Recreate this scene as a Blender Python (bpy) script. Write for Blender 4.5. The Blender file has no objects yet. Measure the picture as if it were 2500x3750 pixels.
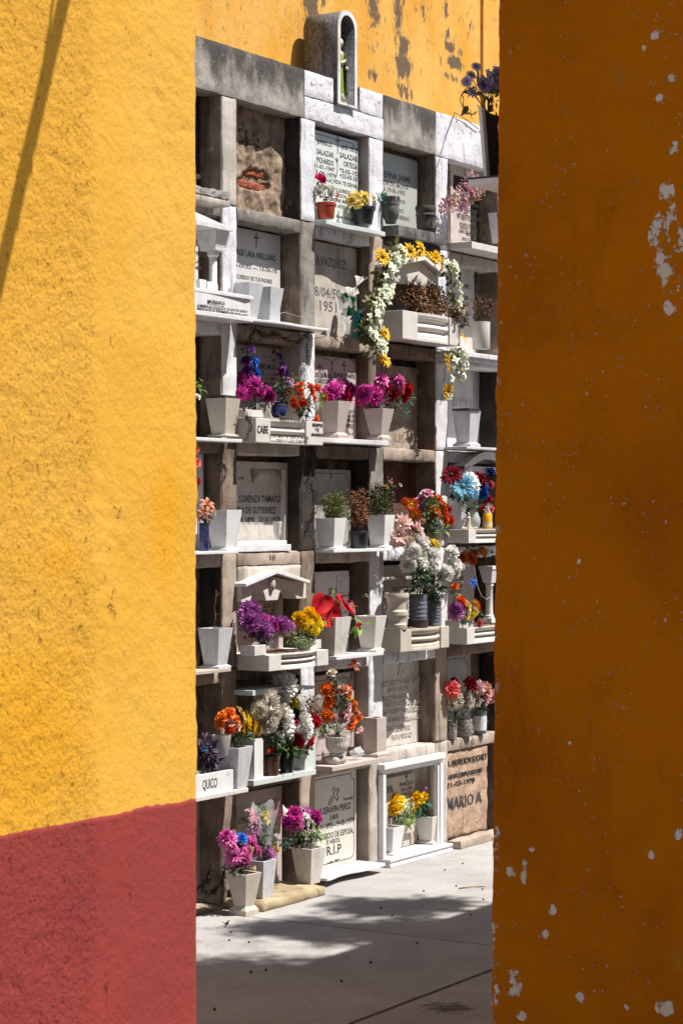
import bpy, math, random
from mathutils import Vector, Matrix, noise, Quaternion
R = random.Random(11)
C = bpy.context.scene.collection
PI = math.pi

# ------------------------------------------------------------------ places
# The niche wall is one vertical plane that recedes to the right.  u runs along
# it, w is the distance in front of it, z is up (metres).
F, CX, CY = 7972.0, 1250.0, 1875.0
TH = math.radians(31.9); S_, C_ = math.sin(TH), math.cos(TH)
P0 = (-.198, 11.8); CZ = 2.03
ROT = math.atan2(C_, S_)
ZO = {1: (700, 0), 2: (1250, 0), 3: (700, 600), 4: (1250, 600), 5: (700, 1200), 6: (1250, 1200), 7: (700, 1800), 8: (1250, 1800),
      9: (700, 2400), 10: (1250, 2400), 11: (700, 2900), 12: (1250, 2900), 0: (0, 0)}
G = .38265
def q(k, a, b):
    ox, oy = ZO[k]; g = G if k else 1.0
    return ox + a*g, oy + b*g
def at(k, a, b, w=0.0):
    """survey: a sighted point on the plane w in front of the niche wall -> u, z, sight units per metre"""
    x, y = q(k, a, b); t = (x-CX)/F
    u = (t*(P0[1]-S_*w)-P0[0]-C_*w)/(S_-C_*t)
    Y = P0[1]+C_*u-S_*w
    return u, CZ-(y-CY)/F*Y, F/Y/(G if k else 1.0)
def ground(k, a, b):
    """survey: a sighted point on the ground -> u, w"""
    x, y = q(k, a, b); Y = F*CZ/(y-CY); X = (x-CX)/F*Y
    dx, dy = X-P0[0], Y-P0[1]
    return dx*S_+dy*C_, dx*C_-dy*S_
def world(u, w, z):
    return Vector((P0[0]+S_*u+C_*w, P0[1]+C_*u-S_*w, z))

# ------------------------------------------------------------------ mesh builder
class MB:
    def __init__(s): s.v = []; s.f = []; s.t = []
    def add(s, vs, fs, t=None):
        n = len(s.v); s.v += [tuple(p) for p in vs]; s.f += [tuple(i+n for i in f) for f in fs]
        s.t += (t if t is not None else [0.0]*len(vs)); return s
    def box(s, x0, x1, y0, y1, z0, z1, ox=0, oz=0):
        vs = [(x0, y0, z0), (x1, y0, z0), (x1, y1, z0), (x0, y1, z0), (x0, y0, z1), (x1, y0, z1), (x1, y1, z1), (x0, y1, z1)]
        return s.add(vs, [(0, 3, 2, 1), (4, 5, 6, 7), (0, 1, 5, 4), (1, 2, 6, 5), (2, 3, 7, 6), (3, 0, 4, 7)])
    def taper(s, x, y, z0, z1, hx0, hy0, hx1, hy1):
        vs = [(x-hx0, y-hy0, z0), (x+hx0, y-hy0, z0), (x+hx0, y+hy0, z0), (x-hx0, y+hy0, z0),
              (x-hx1, y-hy1, z1), (x+hx1, y-hy1, z1), (x+hx1, y+hy1, z1), (x-hx1, y+hy1, z1)]
        return s.add(vs, [(0, 3, 2, 1), (4, 5, 6, 7), (0, 1, 5, 4), (1, 2, 6, 5), (2, 3, 7, 6), (3, 0, 4, 7)])
    def open_taper(s, x, y, z0, z1, h0, h1, th=.009, h1y=None):
        """square vase: tapered shell, open at the top, earth level inside"""
        rr = [(h0, z0), (h1, z1), (h1-th, z1), (h1-th*1.3, z1-.02)]
        vs = []
        for h, z in rr: vs += [(x-h, y-h, z), (x+h, y-h, z), (x+h, y+h, z), (x-h, y+h, z)]
        fs = [(0, 3, 2, 1)]
        for i in range(3):
            for j in range(4):
                a, b = i*4+j, i*4+(j+1) % 4; fs.append((a, b, b+4, a+4))
        fs.append((12, 13, 14, 15))
        return s.add(vs, fs)
    def rbox(s, x0, x1, y0, y1, z0, z1, step=.03, amp=.003, sc=9.0, seed=0.0):
        """box with a lumpy, hand-plastered surface"""
        n = [max(1, min(60, int(round(abs(d)/step)))) for d in (x1-x0, y1-y0, z1-z0)]
        idx = {}; vs = []; fs = []
        def vid(i, j, k):
            key = (i, j, k)
            if key not in idx:
                p = Vector((x0+(x1-x0)*i/n[0], y0+(y1-y0)*j/n[1], z0+(z1-z0)*k/n[2]))
                d = noise.noise_vector(p*sc+Vector((seed, 0, 0)))*amp + noise.noise_vector(p*sc*4+Vector((seed, 3, 0)))*amp*.5
                e = sum((i in (0, n[0]), j in (0, n[1]), k in (0, n[2])))
                if e >= 2:
                    c = Vector(((x0+x1)/2, (y0+y1)/2, (z0+z1)/2)); dd = c-p
                    if i in (0, n[0]): d.x += math.copysign(amp*.9, dd.x)
                    if j in (0, n[1]): d.y += math.copysign(amp*.9, dd.y)
                    if k in (0, n[2]): d.z += math.copysign(amp*.9, dd.z)
                idx[key] = len(vs); vs.append(p+d)
            return idx[key]
        for k, o in ((0, 1), (n[2], 0)):
            for i in range(n[0]):
                for j in range(n[1]):
                    f = [vid(i, j, k), vid(i+1, j, k), vid(i+1, j+1, k), vid(i, j+1, k)]; fs.append(f[::-1] if o else f)
        for j, o in ((0, 0), (n[1], 1)):
            for i in range(n[0]):
                for k in range(n[2]):
                    f = [vid(i, j, k), vid(i+1, j, k), vid(i+1, j, k+1), vid(i, j, k+1)]; fs.append(f[::-1] if o else f)
        for i, o in ((0, 1), (n[0], 0)):
            for j in range(n[1]):
                for k in range(n[2]):
                    f = [vid(i, j, k), vid(i, j+1, k), vid(i, j+1, k+1), vid(i, j, k+1)]; fs.append(f[::-1] if o else f)
        return s.add(vs, fs)
    def prism(s, poly, y0, y1):
        """polygon in x,z pushed from y0 (front) to y1 (back)"""
        n = len(poly)
        vs = [(x, y0, z) for x, z in poly] + [(x, y1, z) for x, z in poly]
        a = sum(poly[i][0]*poly[(i+1) % n][1]-poly[(i+1) % n][0]*poly[i][1] for i in range(n))
        fs = [tuple(range(n)), tuple(range(2*n-1, n-1, -1))] + [(i, i+n, (i+1) % n+n, (i+1) % n) for i in range(n)]
        if a < 0: fs = [f[::-1] for f in fs]
        return s.add(vs, fs)
    def slab(s, poly, z0, z1):
        """polygon in x,y between z0 and z1"""
        n = len(poly)
        a = sum(poly[i][0]*poly[(i+1) % n][1]-poly[(i+1) % n][0]*poly[i][1] for i in range(n))
        vs = [(x, y, z0) for x, y in poly] + [(x, y, z1) for x, y in poly]
        fs = [tuple(range(n-1, -1, -1)), tuple(range(n, 2*n))] + [(i, (i+1) % n, (i+1) % n+n, i+n) for i in range(n)]
        if a < 0: fs = [f[::-1] for f in fs]
        return s.add(vs, fs)
    def ring(s, outer, inner, y0, y1):
        n = len(outer); vs = [(x, y0, z) for x, z in outer]+[(x, y0, z) for x, z in inner]+[(x, y1, z) for x, z in outer]+[(x, y1, z) for x, z in inner]
        fs = []
        for i in range(n):
            j = (i+1) % n
            fs += [(i, j, n+j, n+i), (2*n+i, 3*n+i, 3*n+j, 2*n+j), (i, 2*n+i, 2*n+j, j), (n+i, n+j, 3*n+j, 3*n+i)]
        return s.add(vs, fs)
    def lathe(s, prof, x=0, y=0, z=0, seg=28, rib=0, ribn=0, tw=0):
        vs = []; m = len(prof)
        for i, (r, h) in enumerate(prof):
            for j in range(seg):
                a = 2*PI*j/seg; rr = r*(1+(rib*math.cos(ribn*a+tw*h) if ribn else 0))
                vs.append((x+rr*math.cos(a), y+rr*math.sin(a), z+h))
        fs = [(i*seg+j, i*seg+(j+1) % seg, (i+1)*seg+(j+1) % seg, (i+1)*seg+j) for i in range(m-1) for j in range(seg)]
        fs += [tuple(range(seg-1, -1, -1)), tuple((m-1)*seg+j for j in range(seg))]
        return s.add(vs, fs)
    def tube(s, pts, r, seg=6, r2=None):
        pts = [Vector(p) for p in pts]; vs = []; n = len(pts); up = Vector((.3, .5, .8))
        for i, p in enumerate(pts):
            d = (pts[min(i+1, n-1)]-pts[max(i-1, 0)])
            if d.length < 1e-7: d = Vector((0, 0, 1))
            d.normalize(); a = d.cross(up)
            if a.length < 1e-3: a = d.cross(Vector((1, 0, 0)))
            a.normalize(); b = d.cross(a); rr = r if r2 is None else r+(r2-r)*i/max(1, n-1)
            vs += [p+a*rr*math.cos(2*PI*j/seg)+b*rr*math.sin(2*PI*j/seg) for j in range(seg)]
        fs = [(i*seg+j, i*seg+(j+1) % seg, (i+1)*seg+(j+1) % seg, (i+1)*seg+j) for i in range(n-1) for j in range(seg)]
        fs += [tuple(range(seg-1, -1, -1)), tuple((n-1)*seg+j for j in range(seg))]
        return s.add(vs, fs)
    def petal(s, org, out, nrm, L, W, curl=0., cup=.15, seg=3, shape=0, t0=0., t1=1.):
        """one petal or leaf: starts at org, grows along out, bends towards nrm"""
        out = Vector(out).normalized(); nrm = Vector(nrm); side = out.cross(nrm).normalized(); nrm = side.cross(out).normalized()
        vs = []; ts = []; p = Vector(org); d = out.copy(); nn = nrm.copy()
        for i in range(seg+1):
            f = i/seg
            if shape == 0: wd = math.sin(PI*min(1, .12+f*.83))**.8
            elif shape == 1: wd = min(1, .35+f*1.2)*(1 if f < .8 else .72)      # blunt
            elif shape == 2: wd = math.sin(PI*(f**.75)*.97+.03)                     # pointed
            else: wd = math.sin(PI*min(1, .22+f*.75))**.6
            wd *= W/2; c = nn*(cup*wd*2)
            vs += [p-side*wd+c, p, p+side*wd+c]; ts += [t0+(t1-t0)*f]*3
            q_ = Quaternion(side, curl/seg); d = q_ @ d; nn = q_ @ nn; p = p+d*(L/seg)
        fs = []
        for i in range(seg):
            a = i*3; fs += [(a, a+1, a+4, a+3), (a+1, a+2, a+5, a+4)]
        return s.add(vs, fs, ts)
    def blob(s, c, r, seg=10, rings=6, amp=0, sc=3, t=0.):
        vs = []; c = Vector(c); r = Vector(r) if hasattr(r, '__len__') else Vector((r, r, r))
        for i in range(rings+1):
            ph = PI*i/rings
            for j in range(seg):
                a = 2*PI*j/seg; d = Vector((math.sin(ph)*math.cos(a), math.sin(ph)*math.sin(a), -math.cos(ph)))
                k = 1+amp*noise.noise(d*sc+c*7)
                vs.append((c.x+d.x*r.x*k, c.y+d.y*r.y*k, c.z+d.z*r.z*k))
        fs = [(i*seg+j, i*seg+(j+1) % seg, (i+1)*seg+(j+1) % seg, (i+1)*seg+j) for i in range(rings) for j in range(seg)]
        return s.add(vs, fs, [t]*len(vs))
    def mesh(s, name, mat, smooth=False, bevel=0, ang=30):
        me = bpy.data.meshes.new(name); me.from_pydata(s.v, [], s.f)
        at_ = me.attributes.new('t', 'FLOAT', 'POINT'); at_.data.foreach_set('value', s.t)
        if bevel:
            import bmesh
            bm = bmesh.new(); bm.from_mesh(me)
            es = [e for e in bm.edges if len(e.link_faces) == 2 and e.calc_face_angle(0) > math.radians(ang)]
            bmesh.ops.bevel(bm, geom=es, offset=bevel, segments=2, profile=.6, affect='EDGES', clamp_overlap=True)
            bm.to_mesh(me); bm.free()
        if smooth:
            me.shade_smooth()
            if smooth != 2:
                try: me.set_sharp_from_angle(angle=math.radians(40))
                except Exception: pass
        me.materials.append(mat); me.update(); return me
    def build(s, name, mat, parent=None, loc=(0, 0, 0), smooth=False, bevel=0, label=None):
        o = bpy.data.objects.new(name, s.mesh(name, mat, smooth, bevel)); C.objects.link(o)
        o.parent = parent; o.location = loc
        if label: o['label'] = label
        return o
def share(name, me, parent, loc, rot=None, sc=1.0):
    o = bpy.data.objects.new(name, me); C.objects.link(o); o.parent = parent; o.location = loc
    if rot is not None: o.rotation_mode = 'QUATERNION'; o.rotation_quaternion = rot
    o.scale = (sc, sc, sc) if not hasattr(sc, '__len__') else sc
    return o
def tag(o, label, cat, group=None, kind=None):
    if label: o['label'] = label
    if cat: o['category'] = cat
    if group: o['group'] = group
    if kind: o['kind'] = kind
    return o
def thing(name, label, cat, u, w, z, group=None, rz=0.0):
    o = bpy.data.objects.new(name, None); C.objects.link(o); o.empty_display_size = .05
    o.location = world(u, w, z); o.rotation_euler = (0, 0, ROT+rz); tag(o, label, cat, group); return o

# ------------------------------------------------------------------ materials
class NT:
    def __init__(s, name):
        s.m = bpy.data.materials.new(name); s.m.use_nodes = True; s.t = s.m.node_tree
        s.b = s.t.nodes['Principled BSDF']; s.geo = s.t.nodes.new('ShaderNodeNewGeometry'); s.P = s.geo.outputs['Position']
    def n(s, ty, ins=None, **props):
        d = s.t.nodes.new(ty)
        for k, v in props.items(): setattr(d, k, v)
        for k, v in (ins or {}).items():
            if hasattr(v, 'is_linked') or hasattr(v, 'links'): s.t.links.new(v, d.inputs[k])
            else: d.inputs[k].default_value = v
        return d
    def math(s, op, a, b=0., clamp=False):
        return s.n('ShaderNodeMath', {0: a, 1: b}, operation=op, use_clamp=clamp).outputs[0]
    def noise(s, sc, det=4, rough=.55, vec=None, dist=0.):
        return s.n('ShaderNodeTexNoise', {'Vector': vec or s.P, 'Scale': sc, 'Detail': det, 'Roughness': rough, 'Distortion': dist}).outputs[0]
    def stretch(s, v):
        return s.n('ShaderNodeMapping', {'Vector': s.P, 'Scale': v}).outputs[0]
    def ramp(s, x, lo, hi, a=0., b=1.):
        return s.n('ShaderNodeMapRange', {'Value': x, 'From Min': lo, 'From Max': hi, 'To Min': a, 'To Max': b}, interpolation_type='SMOOTHSTEP' if lo < hi else 'LINEAR').outputs[0]
    def mix(s, f, a, b):
        d = s.t.nodes.new('ShaderNodeMix'); d.data_type = 'RGBA'
        for i, v in ((0, f), (6, a), (7, b)):
            if hasattr(v, 'links'): s.t.links.new(v, d.inputs[i])
            else: d.inputs[i].default_value = v if not isinstance(v, tuple) or len(v) == 4 else v+(1,)
        return d.outputs[2]
    def bump(s, h, dist=.002, st=1.0, prev=None):
        ins = {'Height': h, 'Distance': dist, 'Strength': st}
        if prev is not None: ins['Normal'] = prev
        return s.n('ShaderNodeBump', ins).outputs[0]
    def done(s, col=None, rough=.8, nrm=None, **kw):
        if col is not None:
            if hasattr(col, 'links'): s.t.links.new(col, s.b.inputs['Base Color'])
            else: s.b.inputs['Base Color'].default_value = col if len(col) == 4 else col+(1,)
        if hasattr(rough, 'links'): s.t.links.new(rough, s.b.inputs['Roughness'])
        else: s.b.inputs['Roughness'].default_value = rough
        if nrm is not None: s.t.links.new(nrm, s.b.inputs['Normal'])
        for k, v in kw.items():
            i = s.b.inputs[k.replace('_', ' ')]
            if hasattr(v, 'links'): s.t.links.new(v, i)
            else: i.default_value = v
        return s.m
def stone(name, c1, c2, sc=6., stains=(), rough=.85, bsc=90., bd=.0015, bsc2=14., bd2=.004, lo=.35, hi=.65, spec=.3):
    """plaster, concrete, stone: two mixed tones, stains (colour, scale, low, high, amount, vertical stretch), two bumps"""
    c1, c2 = tuple(x*.80 for x in c1), tuple(x*.76 for x in c2)
    m = NT(name); col = m.mix(m.ramp(m.noise(sc, 5), lo, hi), c1, c2)
    if spec == .3: stains = tuple(stains)+((tuple(x*.28 for x in c2), 13, .53, .66, .62, .10),)
    for (c, s_, l, h, a, vs) in stains:
        v = m.stretch((1, 1, vs)) if vs != 1 else None
        col = m.mix(m.ramp(m.noise(s_, 8, .68, v), l, h, 0, a), col, c)
    nb = m.bump(m.noise(bsc2, 6, .6), bd2, 1.0); nb = m.bump(m.noise(bsc, 5, .7), bd, 1.0, nb)
    return m.done(col, rough, nb, Specular_IOR_Level=spec)
def marble(name, base=(.76, .76, .78), vein=(.42, .43, .46), sc=5., amt=.8, rough=.35, dirt=(.30, .23, .16), dirta=.6):
    base = tuple(x*.86 for x in base); m = NT(name); n1 = m.noise(sc, 8, .62, m.stretch((1, 1.3, .6)), 1.6)
    v = m.ramp(m.math('ABSOLUTE', m.math('SUBTRACT', n1, .5)), .0, .05, amt, 0)
    v2 = m.ramp(m.noise(sc*.7, 4), .5, .75, 0, amt*.45)
    col = m.mix(m.math('MAXIMUM', v, v2), base, vein)
    col = m.mix(m.ramp(m.noise(8, 8, .7), .55, .8, 0, dirta), col, dirt)
    nb = m.bump(m.noise(60, 4), .0006, 1.0)
    return m.done(col, rough, nb, Specular_IOR_Level=.45)
def terrazzo(name, base, dark, sc=260., rough=.6):
    base = tuple(x*.84 for x in base); m = NT(name); col = m.mix(m.ramp(m.noise(12, 5), .4, .7, 0, .35), base, tuple(c*.72 for c in base))
    vo = m.n('ShaderNodeTexVoronoi', {'Vector': m.P, 'Scale': sc}).outputs
    spk = m.ramp(m.noise(sc*.8, 2), .60, .66, 0, .75)
    col = m.mix(spk, col, dark)
    col = m.mix(m.ramp(m.noise(7, 8, .7), .58, .8, 0, .4), col, (.30, .22, .15))
    return m.done(col, rough, m.bump(m.noise(140, 3), .0007, 1.0), Specular_IOR_Level=.35)
def plain(name, c, rough=.5, var=.25, spec=.4, **kw):
    m = NT(name); col = m.mix(m.ramp(m.noise(30, 6, .65), .35, .7), c, tuple(x*(1-var) for x in c))
    col = m.mix(m.ramp(m.noise(14, 8, .75), .56, .72, 0, .35), col, (.28, .23, .18))
    return m.done(col, rough, m.bump(m.noise(70, 3), .0006, 1.0), Specular_IOR_Level=spec, **kw)

DK = (.05, .045, .04)
M = {}
M['white'] = stone('whitewash', (.86, .88, .93), (.76, .77, .83), 7, [((.33, .31, .30), 9, .56, .68, .8, 1), (DK, 18, .62, .70, .85, .6)], .9, 85, .003, 16, .006)
M['white_soft'] = stone('whitewash_smooth', (.84, .84, .87), (.68, .67, .69), 6, [((.38, .33, .28), 7, .54, .72, .75, .5), (DK, 22, .65, .72, .7, 1)], .85, 70, .0015, 14, .003)
M['grey'] = stone('grey_concrete', (.36, .33, .30), (.25, .23, .21), 8, [((.11, .10, .09), 5, .5, .68, .75, .45), ((.52, .49, .45), 14, .60, .72, .6, 1)], .95, 90, .0025, 18, .006)
M['brown'] = stone('brown_render', (.31, .24, .19), (.18, .135, .105), 8, [((.08, .055, .04), 6, .5, .68, .8, .45), ((.55, .49, .43), 15, .62, .72, .6, 1)], .95, 80, .003, 18, .006)  # brown render, toned down so jambs and niche backs look more shaded
M['tan'] = stone('tan_render', (.50, .41, .34), (.40, .32, .26), 8, [((.14, .10, .08), 9, .58, .74, .8, .5), ((.66, .62, .58), 11, .58, .72, .5, 1)], .95, 80, .0025, 16, .005)
M['pale'] = stone('pale_limewash', (.62, .57, .52), (.50, .44, .39), 8, [((.20, .15, .11), 10, .6, .74, .7, .5)], .9, 80, .002, 16, .004)
M['dark'] = stone('dark_shaded_render', (.075, .058, .048), (.035, .027, .023), 7, [((.30, .25, .21), 12, .6, .72, .7, .6)], .95, 80, .002, 18, .006)  # dark render, darkened further to deepen the shade in jambs and recesses
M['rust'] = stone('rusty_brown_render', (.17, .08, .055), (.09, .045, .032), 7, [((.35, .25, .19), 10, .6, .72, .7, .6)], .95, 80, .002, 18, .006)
M['blackstone'] = stone('weathered_dark_stone', (.20, .195, .19), (.10, .098, .095), 14, [((.42, .40, .38), 22, .58, .7, .6, .3)], .8, 60, .001, 20, .002)
M['stonegrey'] = stone('rough_broken_stone', (.40, .39, .38), (.26, .25, .24), 20, [(DK, 30, .58, .66, .8, 1)], .9, 90, .003, 30, .008)
M['marble'] = marble('white_marble', (.78, .78, .79), (.50, .51, .54), 4, .45)
M['marble_grey'] = marble('grey_veined_marble', (.60, .61, .64), (.34, .35, .38), 9, .55)
M['marble_warm'] = marble('aged_marble', (.68, .65, .61), (.42, .38, .34), 5, .6, .5, (.35, .27, .19), .6)
M['marble_shade'] = marble('shaded_grey_marble', (.42, .41, .40), (.24, .22, .20), 6, .7, .5, (.20, .15, .11), .7)  # toned-down copy of the marble, with shade mixed into its colour
M['marble_pink'] = marble('pinkish_marble', (.55, .46, .45), (.40, .32, .31), 6, .6, .55, (.25, .17, .14), .6)
M['mint'] = marble('pale_green_marble', (.62, .68, .66), (.48, .55, .53), 4, .5, .4, (.34, .30, .24), .3)
M['terr'] = terrazzo('cream_terrazzo', (.60, .54, .46), (.16, .12, .09))
M['terr_pink'] = terrazzo('pink_terrazzo', (.56, .48, .44), (.20, .13, .10))
M['terr_white'] = terrazzo('white_terrazzo', (.72, .69, .65), (.34, .30, .26))
M['ink'] = plain('engraved_black_letters', (.03, .028, .026), .7, .3)
M['ink_soft'] = plain('faded_letters', (.13, .12, .11), .8, .4)
M['relief'] = M['marble_warm']
M['red_pot'] = plain('terracotta_red_plastic', (.42, .055, .02), .45)
M['black_pot'] = plain('black_plastic', (.018, .019, .024), .35)
M['brown_pot'] = plain('brown_plastic', (.085, .035, .022), .45)
M['blue_jar'] = plain('dark_blue_glaze', (.02, .035, .13), .12, .3, .6)
M['tin'] = plain('blue_grey_painted_tin', (.13, .155, .19), .45, .3, .4)
M['tin_label'] = plain('white_paper_label', (.66, .67, .70), .6)
M['rubber'] = plain('dark_rubber', (.05, .04, .04), .8)
M['green_paint'] = plain('faded_green_paint', (.07, .17, .10), .7)
M['juice'] = plain('yellow_orange_liquid', (.85, .42, .01), .2, .1, .5)
M['wirem'] = plain('dark_wire', (.06, .055, .06), .5)
M['wirel'] = plain('pale_wire', (.5, .48, .46), .4)
M['soil'] = stone('dry_soil', (.22, .14, .10), (.13, .085, .06), 30, (), .95, 120, .004, 40, .01)
M['brick'] = stone('exposed_red_brick', (.42, .12, .055), (.30, .085, .045), 25, [((.5, .38, .3), 40, .6, .7, .6, 1)], .95, 120, .002, 30, .004)
M['whitepaint'] = plain('white_painted_metal', (.72, .72, .74), .5, .12)
M['statue'] = plain('painted_plaster_skin', (.66, .56, .44), .6, .15)
M['statue_white'] = plain('painted_plaster_cream', (.50, .45, .33), .6, .15)
M['statue_green'] = plain('painted_plaster_green', (.20, .29, .02), .5, .2)
M['drystem'] = stone('dried_brown_stems', (.38, .18, .09), (.16, .075, .04), 40, (), .9)
M['drystraw'] = stone('dried_straw', (.42, .30, .16), (.25, .16, .08), 40, (), .9)
M['drydark'] = stone('dried_dark_twigs', (.055, .04, .035), (.03, .022, .02), 40, (), .9)
def leafmat(name, c, tr=.25, rough=.5):
    m = NT(name); r = m.n('ShaderNodeObjectInfo').outputs['Random']
    col = m.mix(m.ramp(m.noise(60, 3), .3, .7), c, tuple(x*.5 for x in c))
    m.done(col, rough, None, Specular_IOR_Level=.35)
    tb = m.n('ShaderNodeBsdfTranslucent', {'Color': col}).outputs[0]
    mx = m.n('ShaderNodeMixShader', {0: tr, 1: m.b.outputs[0], 2: tb}).outputs[0]
    m.t.links.new(mx, m.t.nodes['Material Output'].inputs[0]); return m.m
M['leaf'] = leafmat('green_leaves', (.07, .14, .035))
M['leaf_dark'] = leafmat('dark_green_leaves', (.025, .06, .022))
M['leaf_bright'] = leafmat('bright_green_leaves', (.20, .34, .05))
M['leaf_blue'] = leafmat('blue_green_plastic_leaves', (.04, .20, .14))
M['leaf_olive'] = leafmat('olive_leaves', (.17, .19, .05))
M['leaf_purple'] = leafmat('purple_leaves', (.065, .035, .075))
M['leaf_teal'] = leafmat('teal_foil', (.01, .17, .20), .1, .25)
def flower_mat(key, c0, c1, c2):
    m = NT('petals_'+key); a = m.n('ShaderNodeAttribute', attribute_name='t').outputs['Fac']
    col = m.mix(m.ramp(a, 0, 1), c0, c1); col = m.mix(m.ramp(a, 1.4, 1.6), col, c2)
    col = m.mix(m.ramp(m.noise(55, 3), .42, .75, 0, .35), col, tuple(x*.6 for x in c1))
    m.done(col, .6, None, Specular_IOR_Level=.25)
    tb = m.n('ShaderNodeBsdfTranslucent', {'Color': col}).outputs[0]
    mx = m.n('ShaderNodeMixShader', {0: .28, 1: m.b.outputs[0], 2: tb}).outputs[0]
    m.t.links.new(mx, m.t.nodes['Material Output'].inputs[0]); return m.m
COL = {  # petal base, petal tip, centre
 'white': ((.80, .79, .72), (.90, .89, .86), (.55, .50, .25)), 'whitegreen': ((.70, .76, .50), (.90, .91, .84), (.70, .60, .15)),
 'cream': ((.65, .48, .30), (.80, .68, .50), (.45, .30, .10)), 'ivory': ((.58, .50, .40), (.80, .75, .66), (.3, .2, .1)),
 'magenta': ((.28, .005, .14), (.72, .06, .42), (.10, .0, .04)), 'pinkmag': ((.62, .05, .32), (.80, .25, .55), (.7, .55, .5)),
 'magdark': ((.20, .003, .10), (.42, .015, .26), (.10, .0, .04)), 'purple': ((.20, .02, .22), (.50, .16, .48), (.08, .0, .08)),
 'violet': ((.10, .02, .20), (.16, .04, .24), (.05, .0, .08)), 'lilac': ((.30, .22, .45), (.50, .42, .66), (.2, .15, .25)),
 'mauve': ((.55, .12, .42), (.74, .38, .66), (.2, .0, .1)), 'red': ((.32, .002, .008), (.66, .012, .022), (.12, .0, .0)),
 'darkred': ((.10, .0, .01), (.25, .004, .02), (.05, .03, .01)), 'crimson': ((.35, .0, .04), (.62, .01, .10), (.15, .0, .02)),
 'coral': ((.72, .03, .06), (.80, .22, .20), (.55, .02, .04)), 'orange': ((.74, .10, .01), (.88, .26, .03), (.45, .03, .0)),
 'redorange': ((.66, .035, .01), (.86, .13, .03), (.35, .01, .0)), 'peach': ((.42, .12, .05), (.72, .36, .22), (.05, .02, .01)),
 'salmon': ((.62, .20, .12), (.78, .46, .38), (.6, .1, .1)), 'pink': ((.62, .24, .30), (.82, .58, .60), (.65, .10, .16)),
 'blossom': ((.60, .10, .28), (.84, .56, .66), (.5, .1, .2)), 'palepink': ((.60, .30, .28), (.80, .62, .56), (.30, .22, .10)),
 'yellow': ((.86, .58, .012), (.92, .72, .03), (.35, .16, .0)), 'paleyellow': ((.82, .60, .10), (.88, .76, .30), (.5, .3, .02)),
 'gold': ((.78, .42, .004), (.92, .60, .01), (.5, .2, .0)), 'sunflower': ((.72, .34, .003), (.90, .64, .04), (.07, .025, .008)),
 'sky': ((.05, .28, .45), (.30, .62, .84), (.1, .3, .3)), 'blue': ((.01, .07, .45), (.03, .20, .70), (.0, .03, .2)),
 'navy': ((.005, .01, .10), (.01, .05, .30), (.0, .0, .1)), 'green': ((.002, .07, .02), (.01, .22, .07), (.0, .05, .02)),
 'brown': ((.16, .075, .03), (.30, .17, .08), (.1, .05, .02)), 'fire': ((.72, .42, .02), (.60, .03, .01), (.80, .45, .02)),
 'dryrose': ((.30, .14, .12), (.45, .28, .22), (.2, .1, .1)), 'teal': ((.0, .10, .12), (.02, .28, .32), (.0, .1, .1))}
FM = {}; BLOOMS = {}
def fmat(c):
    if c not in FM: FM[c] = flower_mat(c, *COL[c])
    return FM[c]
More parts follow.
